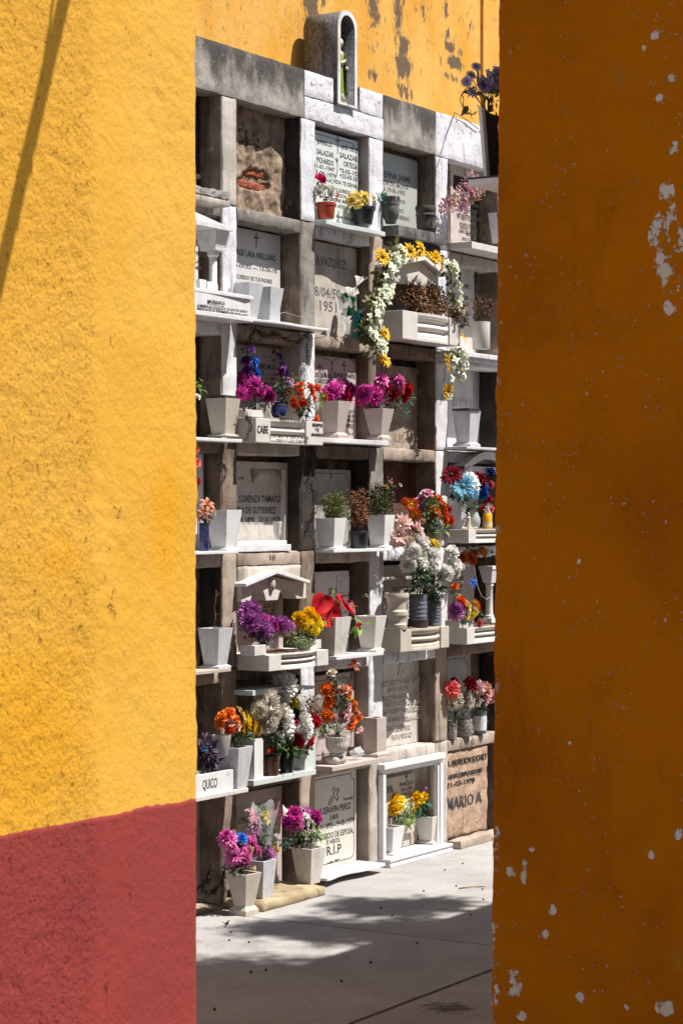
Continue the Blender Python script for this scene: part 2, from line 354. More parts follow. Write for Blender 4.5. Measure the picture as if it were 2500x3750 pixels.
# ------------------------------------------------------------------ flowers (unit size, facing +z)
def bloom_mesh(ty, c):
    key = (ty, c)
    if key in BLOOMS: return BLOOMS[key]
    b = MB(); r = random.Random(sum(map(ord, ty+c))); Z = Vector((0, 0, 1))
    def ringp(n, tilt, L, W, z0=0., r0=.08, curl=.5, cup=.15, shape=0, off=0., seg=3, jit=.12, t0=0., t1=1.):
        for i in range(n):
            a = 2*PI*(i+off)/n+r.uniform(-jit, jit); tl = tilt+r.uniform(-jit, jit)
            h = Vector((math.cos(a), math.sin(a), 0)); out = h*math.cos(tl)+Z*math.sin(tl); nrm = Z*math.cos(tl)-h*math.sin(tl)
            b.petal(h*r0+Z*z0, out, nrm, L*r.uniform(.86, 1.1), W*r.uniform(.85, 1.1), curl, cup, seg, shape, t0, t1)
    if ty == 'mum':          # pompom of many narrow petals
        N = 125
        for i in range(N):
            f = (i+.5)/N; ph = math.acos(1-f*1.5); a = i*2.39996
            d = Vector((math.sin(ph)*math.cos(a), math.sin(ph)*math.sin(a), math.cos(ph)))
            tang = Vector((math.cos(ph)*math.cos(a), math.cos(ph)*math.sin(a), -math.sin(ph)))
            out = (d+tang*.25+Vector((r.uniform(-.2, .2), r.uniform(-.2, .2), r.uniform(-.2, .2)))).normalized()
            b.petal(d*.30, out, -tang+d*.1, r.uniform(.60, .80), .27, r.uniform(.2, .9), .45, 3, 1, .1, 1.)
    elif ty == 'dahlia':     # shaggy with broad drooping petals
        for k, (n, tl) in enumerate(((14, -.35), (14, -.05), (12, .3), (10, .65), (7, 1.05))):
            ringp(n, tl, 1.0-.13*k, .36-.03*k, .03*k, .10, -.5+.15*k, .35, 0, .5*(k % 2), 3, .2, .0, 1.)
    elif ty == 'daisy':
        ringp(15, .12, .9, .27, 0, .12, -.25, .15, 1, 0, 3, .09); ringp(13, .38, .72, .24, .03, .1, -.2, .2, 1, .5, 3, .12)
        b.blob((0, 0, .07), (.22, .22, .12), 10, 5, .15, 6, 2.)
    elif ty == 'sunflower':
        ringp(13, .10, .88, .30, 0, .14, -.3, .25, 2, 0, 3, .12); ringp(11, .42, .78, .28, .02, .12, -.3, .3, 2, .5, 3, .15)
        b.blob((0, 0, .06), (.26, .26, .14), 12, 6, .12, 8, 2.)
    elif ty == 'rose':
        for k, (n, tl, L, W) in enumerate(((6, .05, .85, .85), (5, .55, .78, .78), (5, .95, .72, .62), (4, 1.2, .66, .46), (3, 1.38, .6, .32))):
            ringp(n, tl, L, W, .0+.03*k, .13-.02*k, .75-.55*(k < 1)-.25*(k < 2), .38, 3, .37*k, 4, .14, .0, 1.)
        b.tube([(0, 0, .1), (.02, 0, .5), (0, .02, .62)], .12, 8, .03)
    elif ty == 'lily':
        ringp(3, .35, 1.0, .42, 0, .05, -.9, .3, 2, 0, 5, .06); ringp(3, .45, .95, .38, .02, .04, -.8, .3, 2, .5, 5, .06)
        for i in range(5):
            a = i*1.256; b.tube([(0, 0, .05), (.12*math.cos(a), .12*math.sin(a), .45)], .018, 4); b.blob((.13*math.cos(a), .13*math.sin(a), .47), .045, 6, 4, 0, 1, 2.)
    elif ty == 'lotus':
        ringp(8, .15, .95, .42, 0, .1, .2, .25, 2, 0, 4, .1); ringp(8, .55, .85, .38, .02, .1, .2, .3, 2, .5, 4, .1)
        b.blob((0, 0, .1), (.2, .2, .16), 12, 6, .4, 12, 2.)
    elif ty == 'small':      # four-petal blossom
        ringp(4, .30, .95, .62, 0, .03, -.5, .2, 3, 0, 3, .15); b.blob((0, 0, .08), .10, 6, 4, 0, 1, 2.)
    elif ty == 'carnation':
        for k in range(5): ringp(9-k, .1+.3*k, .85-.06*k, .5-.05*k, .02*k, .06, .3*math.sin(k*2.), .6*(-1)**k, 3, .3*k, 4, .3)
    elif ty == 'tulip':
        ringp(3, 1.15, 1.1, .85, 0, .18, .35, .4, 3, 0, 4, .05); ringp(3, 1.25, 1.05, .8, .02, .13, .35, .4, 3, .5, 4, .05)
    elif ty == 'bud':
        b.blob((0, 0, .4), (.3, .3, .45), 9, 6, .1, 3, .6)
    elif ty == 'spray':      # head of tiny florets
        for i in range(26):
            d = Vector((r.gauss(0, .45), r.gauss(0, .45), r.gauss(.1, .4)))
            for j in range(5):
                a = j*1.256+i; h = Vector((math.cos(a), math.sin(a), 0)); b.petal(d, h+Z*.3, Z, .2, .16, -.2, .1, 2, 3)
    elif ty == 'calla':
        n = 16; vs = []; ts = []
        for i in range(7):
            f = i/6
            for j in range(n+1):
                a = 2*PI*j/n*.93; lift = (.55*max(0, math.cos(a))**1.5)*f**2
                rr = .06+.5*f**1.6; vs.append((rr*math.cos(a)+.25*lift, rr*math.sin(a), f*1.1-.15*f*f+lift)); ts.append(f)
        fs = [(i*(n+1)+j, i*(n+1)+j+1, (i+1)*(n+1)+j+1, (i+1)*(n+1)+j) for i in range(6) for j in range(n)]
        b.add(vs, fs, ts); k0 = len(b.v); b.tube([(0, 0, .3), (.02, 0, .9)], .06, 7, .03); b.t[k0:] = [2.]*(len(b.v)-k0)
    elif ty == 'anthurium':  # flat heart-shaped spathe and a pale spike
        n = 22; vs = [(0, 0, .02)]; ts = [0.]
        for i in range(1, 4):
            f = i/3
            for j in range(n):
                a = 2*PI*j/n; rr = f*(.72+.28*math.cos(a)+.30*abs(math.sin(a))*(1 if math.cos(a) < 0 else .5))
                x, y = rr*math.cos(a)*1.05+.18*f, rr*math.sin(a)*.92; vs.append((x, y, .10*f*f*math.sin(3*a)-.18*abs(y)+.2*x*x)); ts.append(f)
        fs = [(0, 1+j, 1+(j+1) % n) for j in range(n)]+[(1+i*n+j, 1+(i+1)*n+j, 1+(i+1)*n+(j+1) % n, 1+i*n+(j+1) % n) for i in range(2) for j in range(n)]
        b.add(vs, fs, ts); k0 = len(b.v); b.tube([(-.1, 0, .0), (.05, 0, .5)], .06, 7, .03); b.t[k0:] = [2.]*(len(b.v)-k0)
    BLOOMS[key] = b.mesh('bloom', fmat(c), 2); return BLOOMS[key]
def facing(d, r=R):
    d = Vector(d).normalized(); return Vector((0, 0, 1)).rotation_difference(d) @ Quaternion((0, 0, 1), r.uniform(0, 6.28))
class Fr:
    """frame of a thing standing on the niche wall: turns sighted points into local coordinates"""
    def __init__(s, o, u, w, z): s.o, s.u, s.w, s.z = o, u, w, z
    def L(s, k, a, b, w):
        u, z, sc = at(k, a, b, w); return Vector((u-s.u, -(w-s.w), z-s.z))
def leaves(b, c, rad, n, size, r, shape=2, down=.2, W=.42):
    c = Vector(c)
    for i in range(n):
        d = Vector((r.gauss(0, 1), r.gauss(0, 1), r.gauss(0, 1))).normalized()
        p = c+Vector((d.x*rad[0], d.y*rad[1], d.z*rad[2]))*r.uniform(.3, 1)
        o = (d+Vector((r.uniform(-.5, .5), r.uniform(-.8, .2), r.uniform(-.5, .5)-down))).normalized()
        nn = Vector((r.uniform(-.4, .4), r.uniform(-1, -.2), r.uniform(.1, 1)))
        if abs(o.dot(nn.normalized())) > .95: continue
        L = size*r.uniform(.6, 1.25); b.petal(p, o, nn, L, L*W, r.uniform(-.9, .3), .12, 4, shape)
def fern(b, p, d, L, r, W=.5):
    d = Vector(d).normalized(); side = d.cross(Vector((.1, -1, .2))).normalized(); nn = side.cross(d)
    for i in range(11):
        f = .12+.88*i/11; q0 = Vector(p)+d*L*f
        for s in (-1, 1): b.petal(q0, d*.7+side*s, nn, L*W*(1.05-f)*.8+.004, L*.085, -.3, .1, 2, 2)
    b.tube([p, Vector(p)+d*L*.5, Vector(p)+d*L], .0012, 4, .0005)
def bouquet(label, k, base, blooms, w, fol=(), cat='bouquet', name='flower_bouquet', group=None, stems='leaf_dark', up=.45, wj=.03, spread=1.2, bw=None, sr=.0016):
    """base: sighted mouth of the vase; blooms: (type, colour, a, b, radius in sight units[, w offset])"""
    u, z, sc = at(k, base[0], base[1], w); T = thing(name, label, cat, u, w, z, group); f = Fr(T, u, w, z)
    r = random.Random(int(base[0]*7+base[1]*13+k))
    pts = []
    for bl in blooms:
        ty, c, a, b_, rad = bl[:5]; dw = (bl[5] if len(bl) > 5 else r.uniform(-wj, wj))
        p = f.L(k, a, b_, w+dw); pts.append((ty, c, p, rad/sc*{'carnation': 1.3, 'calla': 1.3, 'anthurium': 1.12, 'spray': 1.35}.get(ty, 1.2)))
    if pts:
        cen = sum((p[2] for p in pts), Vector())/len(pts)
    st = MB()
    for ty, c, p, rad in pts:
        d = (p-cen); d = Vector((d.x*spread/max(.03, rad)*.5, -1.0+r.uniform(-.3, .2), d.z*spread/max(.03, rad)*.5+up))
        d += Vector((r.uniform(-.3, .3), 0, r.uniform(-.2, .2)))
        if ty in ('calla', 'tulip', 'bud'): d = Vector((r.uniform(-.3, .3), -.6, 1))
        rot = facing(d, r); share('bloom', bloom_mesh(ty, c), T, p-d.normalized()*rad*.25, rot, (rad*r.uniform(.92, 1.06), rad, rad*r.uniform(.85, 1.05)))
        b0 = Vector((r.uniform(-.012, .012), r.uniform(-.012, .012), -.01)); m_ = (b0+p)*.5+Vector((0, .01, .0))
        st.tube([b0, b0*.4+m_*.6+Vector((0, 0, .01)), p-d.normalized()*rad*.2], sr, 5)
    if st.v: st.build('stems', M[stems], T, smooth=True)
    for (key, a, b_, ra, rb, n, size) in fol:
        m = MB(); c = f.L(k, a, b_, w-.005)
        if key.startswith('fern:'):
            key = key[5:]
            for i in range(n):
                aa = r.uniform(0, 6.28); p = c+Vector((ra/sc*math.cos(aa)*.3, -.01, rb/sc*math.sin(aa)*.3))
                fern(m, p, (math.cos(aa), -.35, math.sin(aa)*.8+.2), size/sc, r)
            m.build('fern_fronds', M[key], T)
        else:
            leaves(m, c, (ra/sc, min(.05, ra/sc), rb/sc), n, size/sc, r); m.build('leaves', M[key], T, smooth=True)
    return T, f
def dry(label, k, base, cen, rad, w, n=60, key='drystem', key2='drystraw', size=.03, cat='dried flowers', curl=1., T=None, f=None, seedheads=0):
    """a tangle of thin stems and curled dead leaves"""
    if T is None:
        u, z, sc = at(k, base[0], base[1], w); T = thing('dried_bouquet', label, cat, u, w, z); f = Fr(T, u, w, z)
    else: sc = at(k, base[0], base[1], w)[2]
    r = random.Random(int(cen[0]*3+cen[1]*17+k)); c = f.L(k, cen[0], cen[1], w); rx, rz = rad[0]/sc, rad[1]/sc
    a, b = MB(), MB()
    b0 = f.L(k, base[0], base[1], w)
    for i in range(n):
        p = c+Vector((r.uniform(-1, 1)*rx, r.uniform(-1, 1)*min(rx, .05), r.uniform(-1, 1)*rz*.9))
        if (p.x-c.x)**2/rx/rx+(p.z-c.z)**2/rz/rz > 1.05: continue
        s = b0+Vector((r.uniform(-.5, .5)*rx, r.uniform(-.02, .02), 0)); pts = []
        for j in range(6):
            g = j/5; pts.append(s.lerp(p, g)+noise.noise_vector(Vector((i*3.1, g*2.5, 1)))*.022*curl*g)
        (a if i % 3 else b).tube(pts, .0013, 4, .0006)
        for j in range(3):
            p2 = p+Vector((r.gauss(0, .008), r.gauss(0, .008), r.gauss(0, .008))); o = Vector((r.gauss(0, 1), r.gauss(0, 1), r.gauss(0, 1)-.4))
            nn = Vector((r.gauss(0, 1), -1, r.gauss(0, 1)))
            (b if r.random() < .6 else a).petal(p2, o, nn, size*r.uniform(.5, 1.1), size*.22, r.uniform(-2.5, 2.5)*curl, .3, 4, 2)
    a.build('dried_stems', M[key], T); b.build('dried_leaves', M[key2], T)
    for i in range(seedheads):
        p = c+Vector((r.uniform(-.8, .8)*rx, -.02, r.uniform(-.2, .9)*rz)); h = MB().blob(p, .007, 7, 5, .3, 60)
        h.build('seed_head', M[key2], T)
    return T, f
def vine(label, k, pts, w, cat='garland', name='dead_vine', key='drydark', tang=3, r_=.0018, amp=.02, twigs=0, wj=0.):
    u, z, sc = at(k, pts[0][0], pts[0][1], w); T = thing(name, label, cat, u, w, z); f = Fr(T, u, w, z); m = MB(); r = random.Random(len(pts)*7+int(pts[0][0]))
    P = [f.L(k, p[0], p[1], w) for p in pts]
    for t in range(tang):
        Q = []
        for i in range(len(P)-1):
            for j in range(6):
                g = j/6; p = P[i].lerp(P[i+1], g); Q.append(p+noise.noise_vector(p*28+Vector((t*9.3, 0, 0)))*amp)
        Q.append(P[-1]); m.tube(Q, r_, 4, r_*.7)
        for i in range(twigs):
            p = Q[r.randrange(len(Q))]; m.tube([p, p+Vector((r.uniform(-.03, .03), -.01, r.uniform(-.03, .03)))], r_*.6, 4, r_*.3)
    m.build('stem', M[key], T); return T, f

# ------------------------------------------------------------------ vases, pots, shelves, plaques
def square_vase(label, k, xm, yb, wf, W, wb, H, mat, foot=0, insert=None, cat='vase', group='square stone flower vases', wz=None, skew=0):
    """front-left edge meets its base at (xm, yb) on the plane wf"""
    u, z, sc = at(k, xm, yb, wf)
    if wz is not None: z = wz
    H = H/sc; T = thing('square_vase', label, cat, u+wb/2, wf-wb/2, z, group, skew+R.uniform(-.07, .07))
    f0 = 0
    if foot:
        f0 = foot; MB().taper(0, 0, 0, f0*.55, wb/2+.016, wb/2+.016, wb/2+.016, wb/2+.016).taper(0, 0, f0*.55, f0, wb/2+.016, wb/2+.016, wb/2+.001, wb/2+.001).build('foot', mat, T, bevel=.0015)
    MB().open_taper(0, 0, f0, H, wb/2, W/2, .012).build('body', mat, T, bevel=.0015)
    h = W/2-.0135; MB().taper(0, 0, H-.019, H-.012, h, h, h, h).build('soil', M['soil'], T)
    if insert: MB().open_taper(0, 0, H-.018, H+insert[1], W/2-.018, W/2-.016, .003).build('inner_pot', insert[0], T)
    return T, u+wb/2, wf-wb/2, z+H
def round_pot(label, name, cat, k, xc, yb, w, rb, rt, H, mat, rim=.0, prof=None, ribs=0, tw=0, group=None, soil=True, handles=False, inner=None, wz=None, hollow=True):
    u, z, sc = at(k, xc, yb, w)
    if wz is not None: z = wz
    rb, rt, H = rb/sc, rt/sc, H/sc; T = thing(name, label, cat, u, w, z, group)
    if prof is None:
        prof = [(rb*.94, 0), (rb, .004), (rb+(rt-rb)*.8, H*.8)]
        prof += [(rt*1.04+rim, H*.82), (rt*1.06+rim, H*.98), (rt*1.02+rim, H)] if rim >= 0 else [(rt, H)]
        if hollow: prof += [(rt*.94, H), (rt*.9, H-.016)]
    else:
        prof = [(a*rt, b*H) for a, b in prof]
        if hollow: prof += [(prof[-1][0]*.86, H), (prof[-1][0]*.8, H-.016)]
    MB().lathe(prof, seg=36 if not ribs else 96, rib=ribs, ribn=24 if ribs else 0, tw=tw).build('body', mat, T, smooth=True)
    if soil and hollow: MB().lathe([(rt*.9, H-.02), (rt*.9, H-.014)], seg=20).build('soil', M['soil'], T)
    return T, u, w, z+H
def shelf(label, k, a0, b, a1, th, wf, mat, wb=-.10, wave=0, name='stone_shelf', cat='shelf', z=None, lip=0, group='grave shelves'):
    u0, z0, sc = at(k, a0, b, wf); u1 = at(k, a1, b, wf)[0]
    if z is not None: z0 = z
    t = th/sc; T = thing(name, label, cat, (u0+u1)/2, 0, z0-t, group); h = (u1-u0)/2; n = 24; poly = [(-h, -wb), (-h, -wf)]
    if wave:
        poly = [(-h, -wb)]+[(-h+2*h*i/n, -(wf+wave*math.sin(i/n*2*PI-.6)*(.5 if i > n/2 else 1)*(1-abs(2*i/n-1)**6))) for i in range(n+1)]+[(h, -wb)]
    else: poly += [(h, -wf), (h, -wb)]
    MB().slab(poly, 0, t).build('slab', mat, T, bevel=.003)
    return T, z0
def fluted(label, k, a0, bt, bb, a1, wf, mat, wb=-.10, l=.24, r_=.2, bulge=.0, name='stone_planter', cat='planter', z=None, soil=True, texts=(), grooves=2):
    """carved stone planter: square end blocks and a rounded middle with two grooves"""
    u0, zt, sc = at(k, a0, bt, wf); u1 = at(k, a1, bt, wf)[0]; zb = at(k, a0, bb, wf)[1]
    if z is not None: zb, zt = z, z+(zt-zb)
    H = zt-zb; W = u1-u0; T = thing(name, label, cat, (u0+u1)/2, 0, zb, 'carved stone planters'); h = W/2; xl, xr = -h+W*l, h-W*r_
    MB().box(-h, xl, -wf, -wb, 0, H).build('end_block', mat, T, bevel=.003); MB().box(xr, h, -wf, -wb, 0, H).build('end_block', mat, T, bevel=.003)
    # middle: swept vertical profile with grooves, curved in plan
    prof = []
    n = 30
    for i in range(n+1):
        v = i/n; g = 0
        for c in ((.36, .68) if grooves == 2 else (.5,)):
            g = max(g, math.exp(-((v-c)/.075)**2))
        prof.append((g*.028+(.004 if .1 < v < .9 else 0), v*H))
    m = MB(); nx = 24; vs = []
    for i, (dp, zz) in enumerate(prof):
        for j in range(nx+1):
            x = xl+(xr-xl)*j/nx; e = (2*j/nx-1); bul = bulge*(1-e*e)
            ed = min(1, (1-abs(e))*9)
            vs.append((x, -(wf-.010+bul)+dp*(ed**.5), zz))
    fs = [(i*(nx+1)+j, i*(nx+1)+j+1, (i+1)*(nx+1)+j+1, (i+1)*(nx+1)+j) for i in range(n) for j in range(nx)]
    m.add(vs, fs)
    top = [(xl+(xr-xl)*j/nx, -(wf-.010+bulge*(1-(2*j/nx-1)**2))) for j in range(nx+1)]
    m.slab([(xl, -wb)]+[(x, y+.001) for x, y in top]+[(xr, -wb)], H-.012, H-.001).slab([(xl, -wb)]+[(x, y+.001) for x, y in top]+[(xr, -wb)], .001, .012)
    m.build('fluted_front', mat, T, smooth=2)
    if soil: MB().rbox(xl+.004, xr-.004, -wf+.03, -wb-.01, H-.02, H+.004, .015, .004, 40).build('soil', M['soil'], T)
    return T, (u0+u1)/2, zb, H
def words(lines, k, w, parent, f, mat='ink', depth=.0012, name='inscription'):
    """lines: (text, a0, a1, baseline b at a0, cap height) measured on the plane w; blocks that stand apart become parts of their own"""
    got = []
    for ln in lines:
        s, a0, a1, b, h = ln[:5]
        p0 = f.L(k, a0, b, w); u1 = at(k, a1, b, w)[0]-f.u; H = h/at(k, (a0+a1)/2, b, w)[2]
        cu = bpy.data.curves.new('t', 'FONT'); cu.body = s; cu.size = 1; cu.resolution_u = 2; cu.offset = .010; cu.extrude = .5
        ob = bpy.data.objects.new('t', cu); me = bpy.data.meshes.new_from_object(ob)
        vs = [v.co.copy() for v in me.vertices]
        if vs:
            x0 = min(v.x for v in vs); x1 = max(v.x for v in vs); sx = (u1-p0.x)/(x1-x0); sz = H/.73
            got.append(([p0.x, u1, p0.z, p0.z+H], [(p0.x+(v.x-x0)*sx, p0.y-(.5+v.z)*depth+.0002, p0.z+v.y*sz) for v in vs], [tuple(p.vertices) for p in me.polygons]))
        bpy.data.objects.remove(ob); bpy.data.meshes.remove(me); bpy.data.curves.remove(cu)
    groups = []
    for g in got:
        near = [q_ for q_ in groups if any(a[0][0] < g[0][1]+.015 and g[0][0] < a[0][1]+.015 and a[0][2] < g[0][3]+.03 and g[0][2] < a[0][3]+.03 for a in q_)]
        m_ = [g]
        for q_ in near: m_ += q_; groups.remove(q_)
        groups.append(m_)
    o = None
    for q_ in groups:
        m = MB()
        for _, vs, fs in q_: m.add(vs, fs)
        o = m.build(name, M[mat], parent)
    return o
def cross(m, x, y, z, h, w, t, kind=0, d=.0014):
    """latin cross (0) or flared cross (1), centre x, foot z"""
    if kind == 0: m.box(x-t/2, x+t/2, y-d, y, z, z+h).box(x-w/2, x-t/2, y-d*.9, y, z+h*.62, z+h*.62+t).box(x+t/2, x+w/2, y-d*.9, y, z+h*.62, z+h*.62+t)
    else:
        cz = z+h*.55; a = t*.35
        for ang, L in ((90, h*.45), (-90, h*.55), (0, w/2), (180, w/2)):
            c, s = math.cos(math.radians(ang)), math.sin(math.radians(ang)); pts = [(0, -a/2), (L, -t), (L, t), (0, a/2)]
            m.prism([(x+px*c-py*s, cz+px*s+py*c) for px, py in pts], y-d, y)
def outline(m, pts, t, y, d=.001, closed=True):
    n = len(pts)
    for i in range(n if closed else n-1):
        a = Vector((pts[i][0], pts[i][1])); b = Vector((pts[(i+1) % n][0], pts[(i+1) % n][1])); e = (b-a)
        if e.length < 1e-6: continue
        e = e.normalized()*t/2; nn = Vector((-e.y, e.x)); a -= e; b += e
        m.prism([tuple(a-nn), tuple(b-nn), tuple(b+nn), tuple(a+nn)], y-d, y)
COLS = [(-1.50, -.776), (-.641, -.036), (.107, .683), (.835, 1.447), (1.592, 2.25)]
ZR = [4.165, 3.61, 3.005, 2.40, 1.82, 1.225, .65, .02]
BT = .072
def plaque(label, c, r, mat, w=-.085, m=(.004, .02, .0, .02), th=.02, rect=None, name='grave_plaque', cat='plaque', border=0, group=None):
    """slab closing niche column c, row r; m = margins left, right, bottom, top"""
    if rect is None:
        u0, u1 = COLS[c]; z0, z1 = ZR[r+1], ZR[r]-(BT if r else 0); rect = (u0+m[0], u1-m[1], z0+m[2]+.002, z1-m[3])
    u0, u1, z0, z1 = rect; T = thing(name, label, cat, (u0+u1)/2, w, z0, group); f = Fr(T, (u0+u1)/2, w, z0); h = (u1-u0)/2
    MB().box(-h, h, 0, th, 0, z1-z0).build('slab', mat, T, bevel=.002)
    if border:
        b = MB(); i = border; hh = z1-z0; c_ = i*1.6
        outline(b, [(-h+i+c_, i), (h-i-c_, i), (h-i-c_*.3, i+c_*.3), (h-i, i+c_), (h-i, hh-i-c_), (h-i-c_*.7, hh-i-c_*.7), (h-i-c_, hh-i), (-h+i+c_, hh-i), (-h+i+c_*.7, hh-i-c_*.7), (-h+i, hh-i-c_), (-h+i, i+c_), (-h+i+c_*.3, i+c_*.3)], .0035, -.0001)
        b.build('border_line', M['ink'], T)
    return T, f
# ------------------------------------------------------------------ the niche wall itself
def npart(b, name, mat, T, **k): return b.build(name, M[mat], T, smooth=True, **k)
wall = thing('niche_wall', 'tall white and grey plastered cemetery wall of stacked burial niches, stained black along its top', 'burial wall', 0, 0, 0)
for z0, z1, u0, u1, mt, sd in ((4.165, 4.432, -2.5, .0, 'par_dark', 1), (4.165, 4.29, .0, .835, 'par_white', 2), (4.29, 4.432, .0, .30, 'par_white', 3),
                               (4.29, 4.432, .575, .835, 'par_white', 4), (4.165, 4.432, .835, 1.447, 'par_dark', 5), (4.165, 4.432, 1.447, 3.2, 'par_white', 6)):
    m = MB().rbox(u0, u1, 0, .14, z0, z1, .02, .0042, 8, sd); pend = (m, mt)
    if mt not in M:
        mm = NT(mt)
        zc = mm.n('ShaderNodeSeparateXYZ', {0: mm.P}).outputs[2]
        n1 = mm.noise(5, 8, .68, mm.stretch((1, 1, .45))); n2 = mm.noise(26, 8, .7)
        if mt == 'par_dark':
            base = mm.mix(mm.ramp(mm.noise(12, 6), .35, .65), (.36, .33, .30), (.25, .225, .21))
            f = mm.math('ADD', mm.math('MULTIPLY', mm.math('SUBTRACT', n1, .5), 3.4), mm.ramp(zc, 4.14, 4.44, -.35, .75))
            col = mm.mix(mm.ramp(f, -.1, .75, 0, .93), base, (.06, .053, .05))
            col = mm.mix(mm.ramp(n2, .60, .68, 0, .45), col, (.50, .46, .42))
        else:
            base = mm.mix(mm.ramp(mm.noise(9, 6), .35, .65), (.68, .68, .72), (.56, .56, .61))
            col = mm.mix(mm.ramp(mm.math('ADD', n2, mm.ramp(zc, 4.2, 4.44, 0, .04)), .60, .66, 0, .85), base, (.10, .10, .11))
        nb = mm.bump(mm.noise(16, 6, .6), .009); nb = mm.bump(mm.noise(85, 5, .7), .003, 1.0, nb)
        M[mt] = mm.done(col, .93, nb, Specular_IOR_Level=.2)
    npart(m, 'parapet', mt, wall)
PW = {0: ['white']*7, 1: ['pale', 'white', 'white_soft', 'brown', 'tan', 'tan', 'brown'], 2: ['white', 'grey', 'white', 'dark', 'brown', 'white', 'tan'],
      3: ['white', 'tan', 'brown', 'grey', 'white', 'white', 'pale'], 4: ['white', 'white', 'white_soft', 'white_soft', 'white_soft', 'tan', 'pale'], 5: ['white_soft']*7, 6: ['white_soft']*7, -1: ['grey']*7}
PU = {-1: (-2.5, -2.36), 0: (-1.64, -1.50), 1: (-.776, -.641), 2: (-.036, .107), 3: (.683, .835), 4: (1.447, 1.592), 5: (2.25, 2.39), 6: (3.06, 3.2)}
for p, (a, b) in PU.items():
    for r in range(7):
        npart(MB().rbox(a, b, 0, .15, max(0, ZR[r+1]), ZR[r], .018, .005, 9, p*3+r), 'pillar', PW[p][r], wall)
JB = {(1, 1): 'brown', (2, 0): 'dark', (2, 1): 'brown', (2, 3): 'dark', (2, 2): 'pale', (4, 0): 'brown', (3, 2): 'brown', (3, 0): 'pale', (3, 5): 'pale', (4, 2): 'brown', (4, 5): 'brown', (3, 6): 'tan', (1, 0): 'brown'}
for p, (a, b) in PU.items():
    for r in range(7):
        npart(MB().rbox(a-.006, a+.01, .007, .142, max(0, ZR[r+1]), ZR[r]-BT*(r > 0), .03, .002, 14, p*5+r), 'jamb', JB.get((p, r), ('dark', 'brown', 'brown')[(p*2+r) % 3]), wall)  # jambs without whitewash, their colour deepened to stand in for shade
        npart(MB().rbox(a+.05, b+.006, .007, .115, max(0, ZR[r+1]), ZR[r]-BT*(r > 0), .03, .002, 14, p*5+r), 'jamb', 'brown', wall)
CB = {-1: (-2.36, -1.64), 0: COLS[0], 1: COLS[1], 2: COLS[2], 3: COLS[3], 4: COLS[4], 5: (2.39, 3.06)}
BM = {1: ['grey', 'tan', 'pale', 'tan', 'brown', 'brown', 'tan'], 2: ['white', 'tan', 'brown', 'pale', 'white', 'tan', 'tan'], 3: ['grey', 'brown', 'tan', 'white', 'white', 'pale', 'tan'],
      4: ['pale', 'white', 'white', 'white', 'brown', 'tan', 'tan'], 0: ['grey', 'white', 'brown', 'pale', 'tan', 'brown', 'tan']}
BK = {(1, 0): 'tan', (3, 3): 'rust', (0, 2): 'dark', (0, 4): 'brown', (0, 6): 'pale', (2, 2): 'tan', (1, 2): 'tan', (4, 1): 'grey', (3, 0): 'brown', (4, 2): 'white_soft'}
for c, (a, b) in CB.items():
    for r in range(1, 8):
        z = ZR[r]
        npart(MB().rbox(a, b, .001, .15, z-BT if r < 7 else 0, z, .018, .005, 9, c+r*5), 'ledge', BM.get(c, ['tan']*7)[r-1], wall)
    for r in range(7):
        npart(MB().rbox(a-.02, b+.02, .138, .20, ZR[r+1]-.02, ZR[r]+.01, .04, .004, 8, c*9+r), 'niche_back', BK.get((c, r), 'brown' if r % 2 else 'dark'), wall)  # recess backs use the darkened renders, so part of their shade is colour
MB().box(-2.5, 3.2, .18, .25, 0, 4.43).build('wall_core', M['grey'], wall)
npart(MB().rbox(1.57, 3.2, -.10, .0, -.01, .055, .03, .008, 9), 'base_curb', 'tan', wall)
npart(MB().rbox(-.70, -.0, -.0, .0, .0, .001), 'base_curb', 'tan', wall) if False else None
f = Fr(wall, 0, 0, 0)
words([('10', 755, 805, 655, 55)], 7, .0035, wall, f, 'ink_soft', .0012, 'painted_number')
words([('13 G', 1185, 1262, 868, 55)], 10, .0035, wall, f, 'ink_soft', .0012, 'painted_number')

# ------------------------------------------------------------------ ground, back wall, foreground walls
def struct(o): o['kind'] = 'structure'; return o
m = NT('brushed_concrete_floor')
dn = m.n('ShaderNodeVectorMath', {0: m.P, 1: (S_, C_, 0)}, operation='DOT_PRODUCT').outputs['Value']
dw = m.n('ShaderNodeVectorMath', {0: m.P, 1: (C_, -S_, 0)}, operation='DOT_PRODUCT').outputs['Value']
ou = P0[0]*S_+P0[1]*C_; ow = P0[0]*C_-P0[1]*S_
wob = m.math('MULTIPLY', m.math('SUBTRACT', m.noise(6, 5), .5), .035)
wf_ = m.math('MULTIPLY', m.math('SUBTRACT', m.noise(60, 3), .5), .007)
g1 = ground(0, 949, 3347); g2 = ground(0, 1788, 3476); g3 = ground(0, 1301, 3750); g4 = ground(0, 1788, 3550)
uj = (g1[0]+g2[0])/2; wj_ = (g3[1]+g4[1])/2
du = m.math('ABSOLUTE', m.math('ADD', m.math('ADD', m.math('SUBTRACT', dn, ou+uj), wob), wf_))
dv = m.math('ABSOLUTE', m.math('ADD', m.math('ADD', m.math('SUBTRACT', dw, ow+wj_), m.math('MULTIPLY', wob, .4)), wf_))
j1 = m.ramp(du, .003, .010, 1, 0); j2 = m.ramp(dv, .006, .014, 1, 0); jj = m.math('MAXIMUM', m.math('MULTIPLY', j1, .6), j2)
dist = m.noise(2.2, 3, .5, None, .6)
sv = m.n('ShaderNodeCombineXYZ', {0: m.math('ADD', m.math('MULTIPLY', dn, 3.), m.math('MULTIPLY', dist, 6)), 1: m.math('ADD', m.math('MULTIPLY', dw, 40.), m.math('MULTIPLY', dist, 20.)), 2: 0.0}).outputs[0]
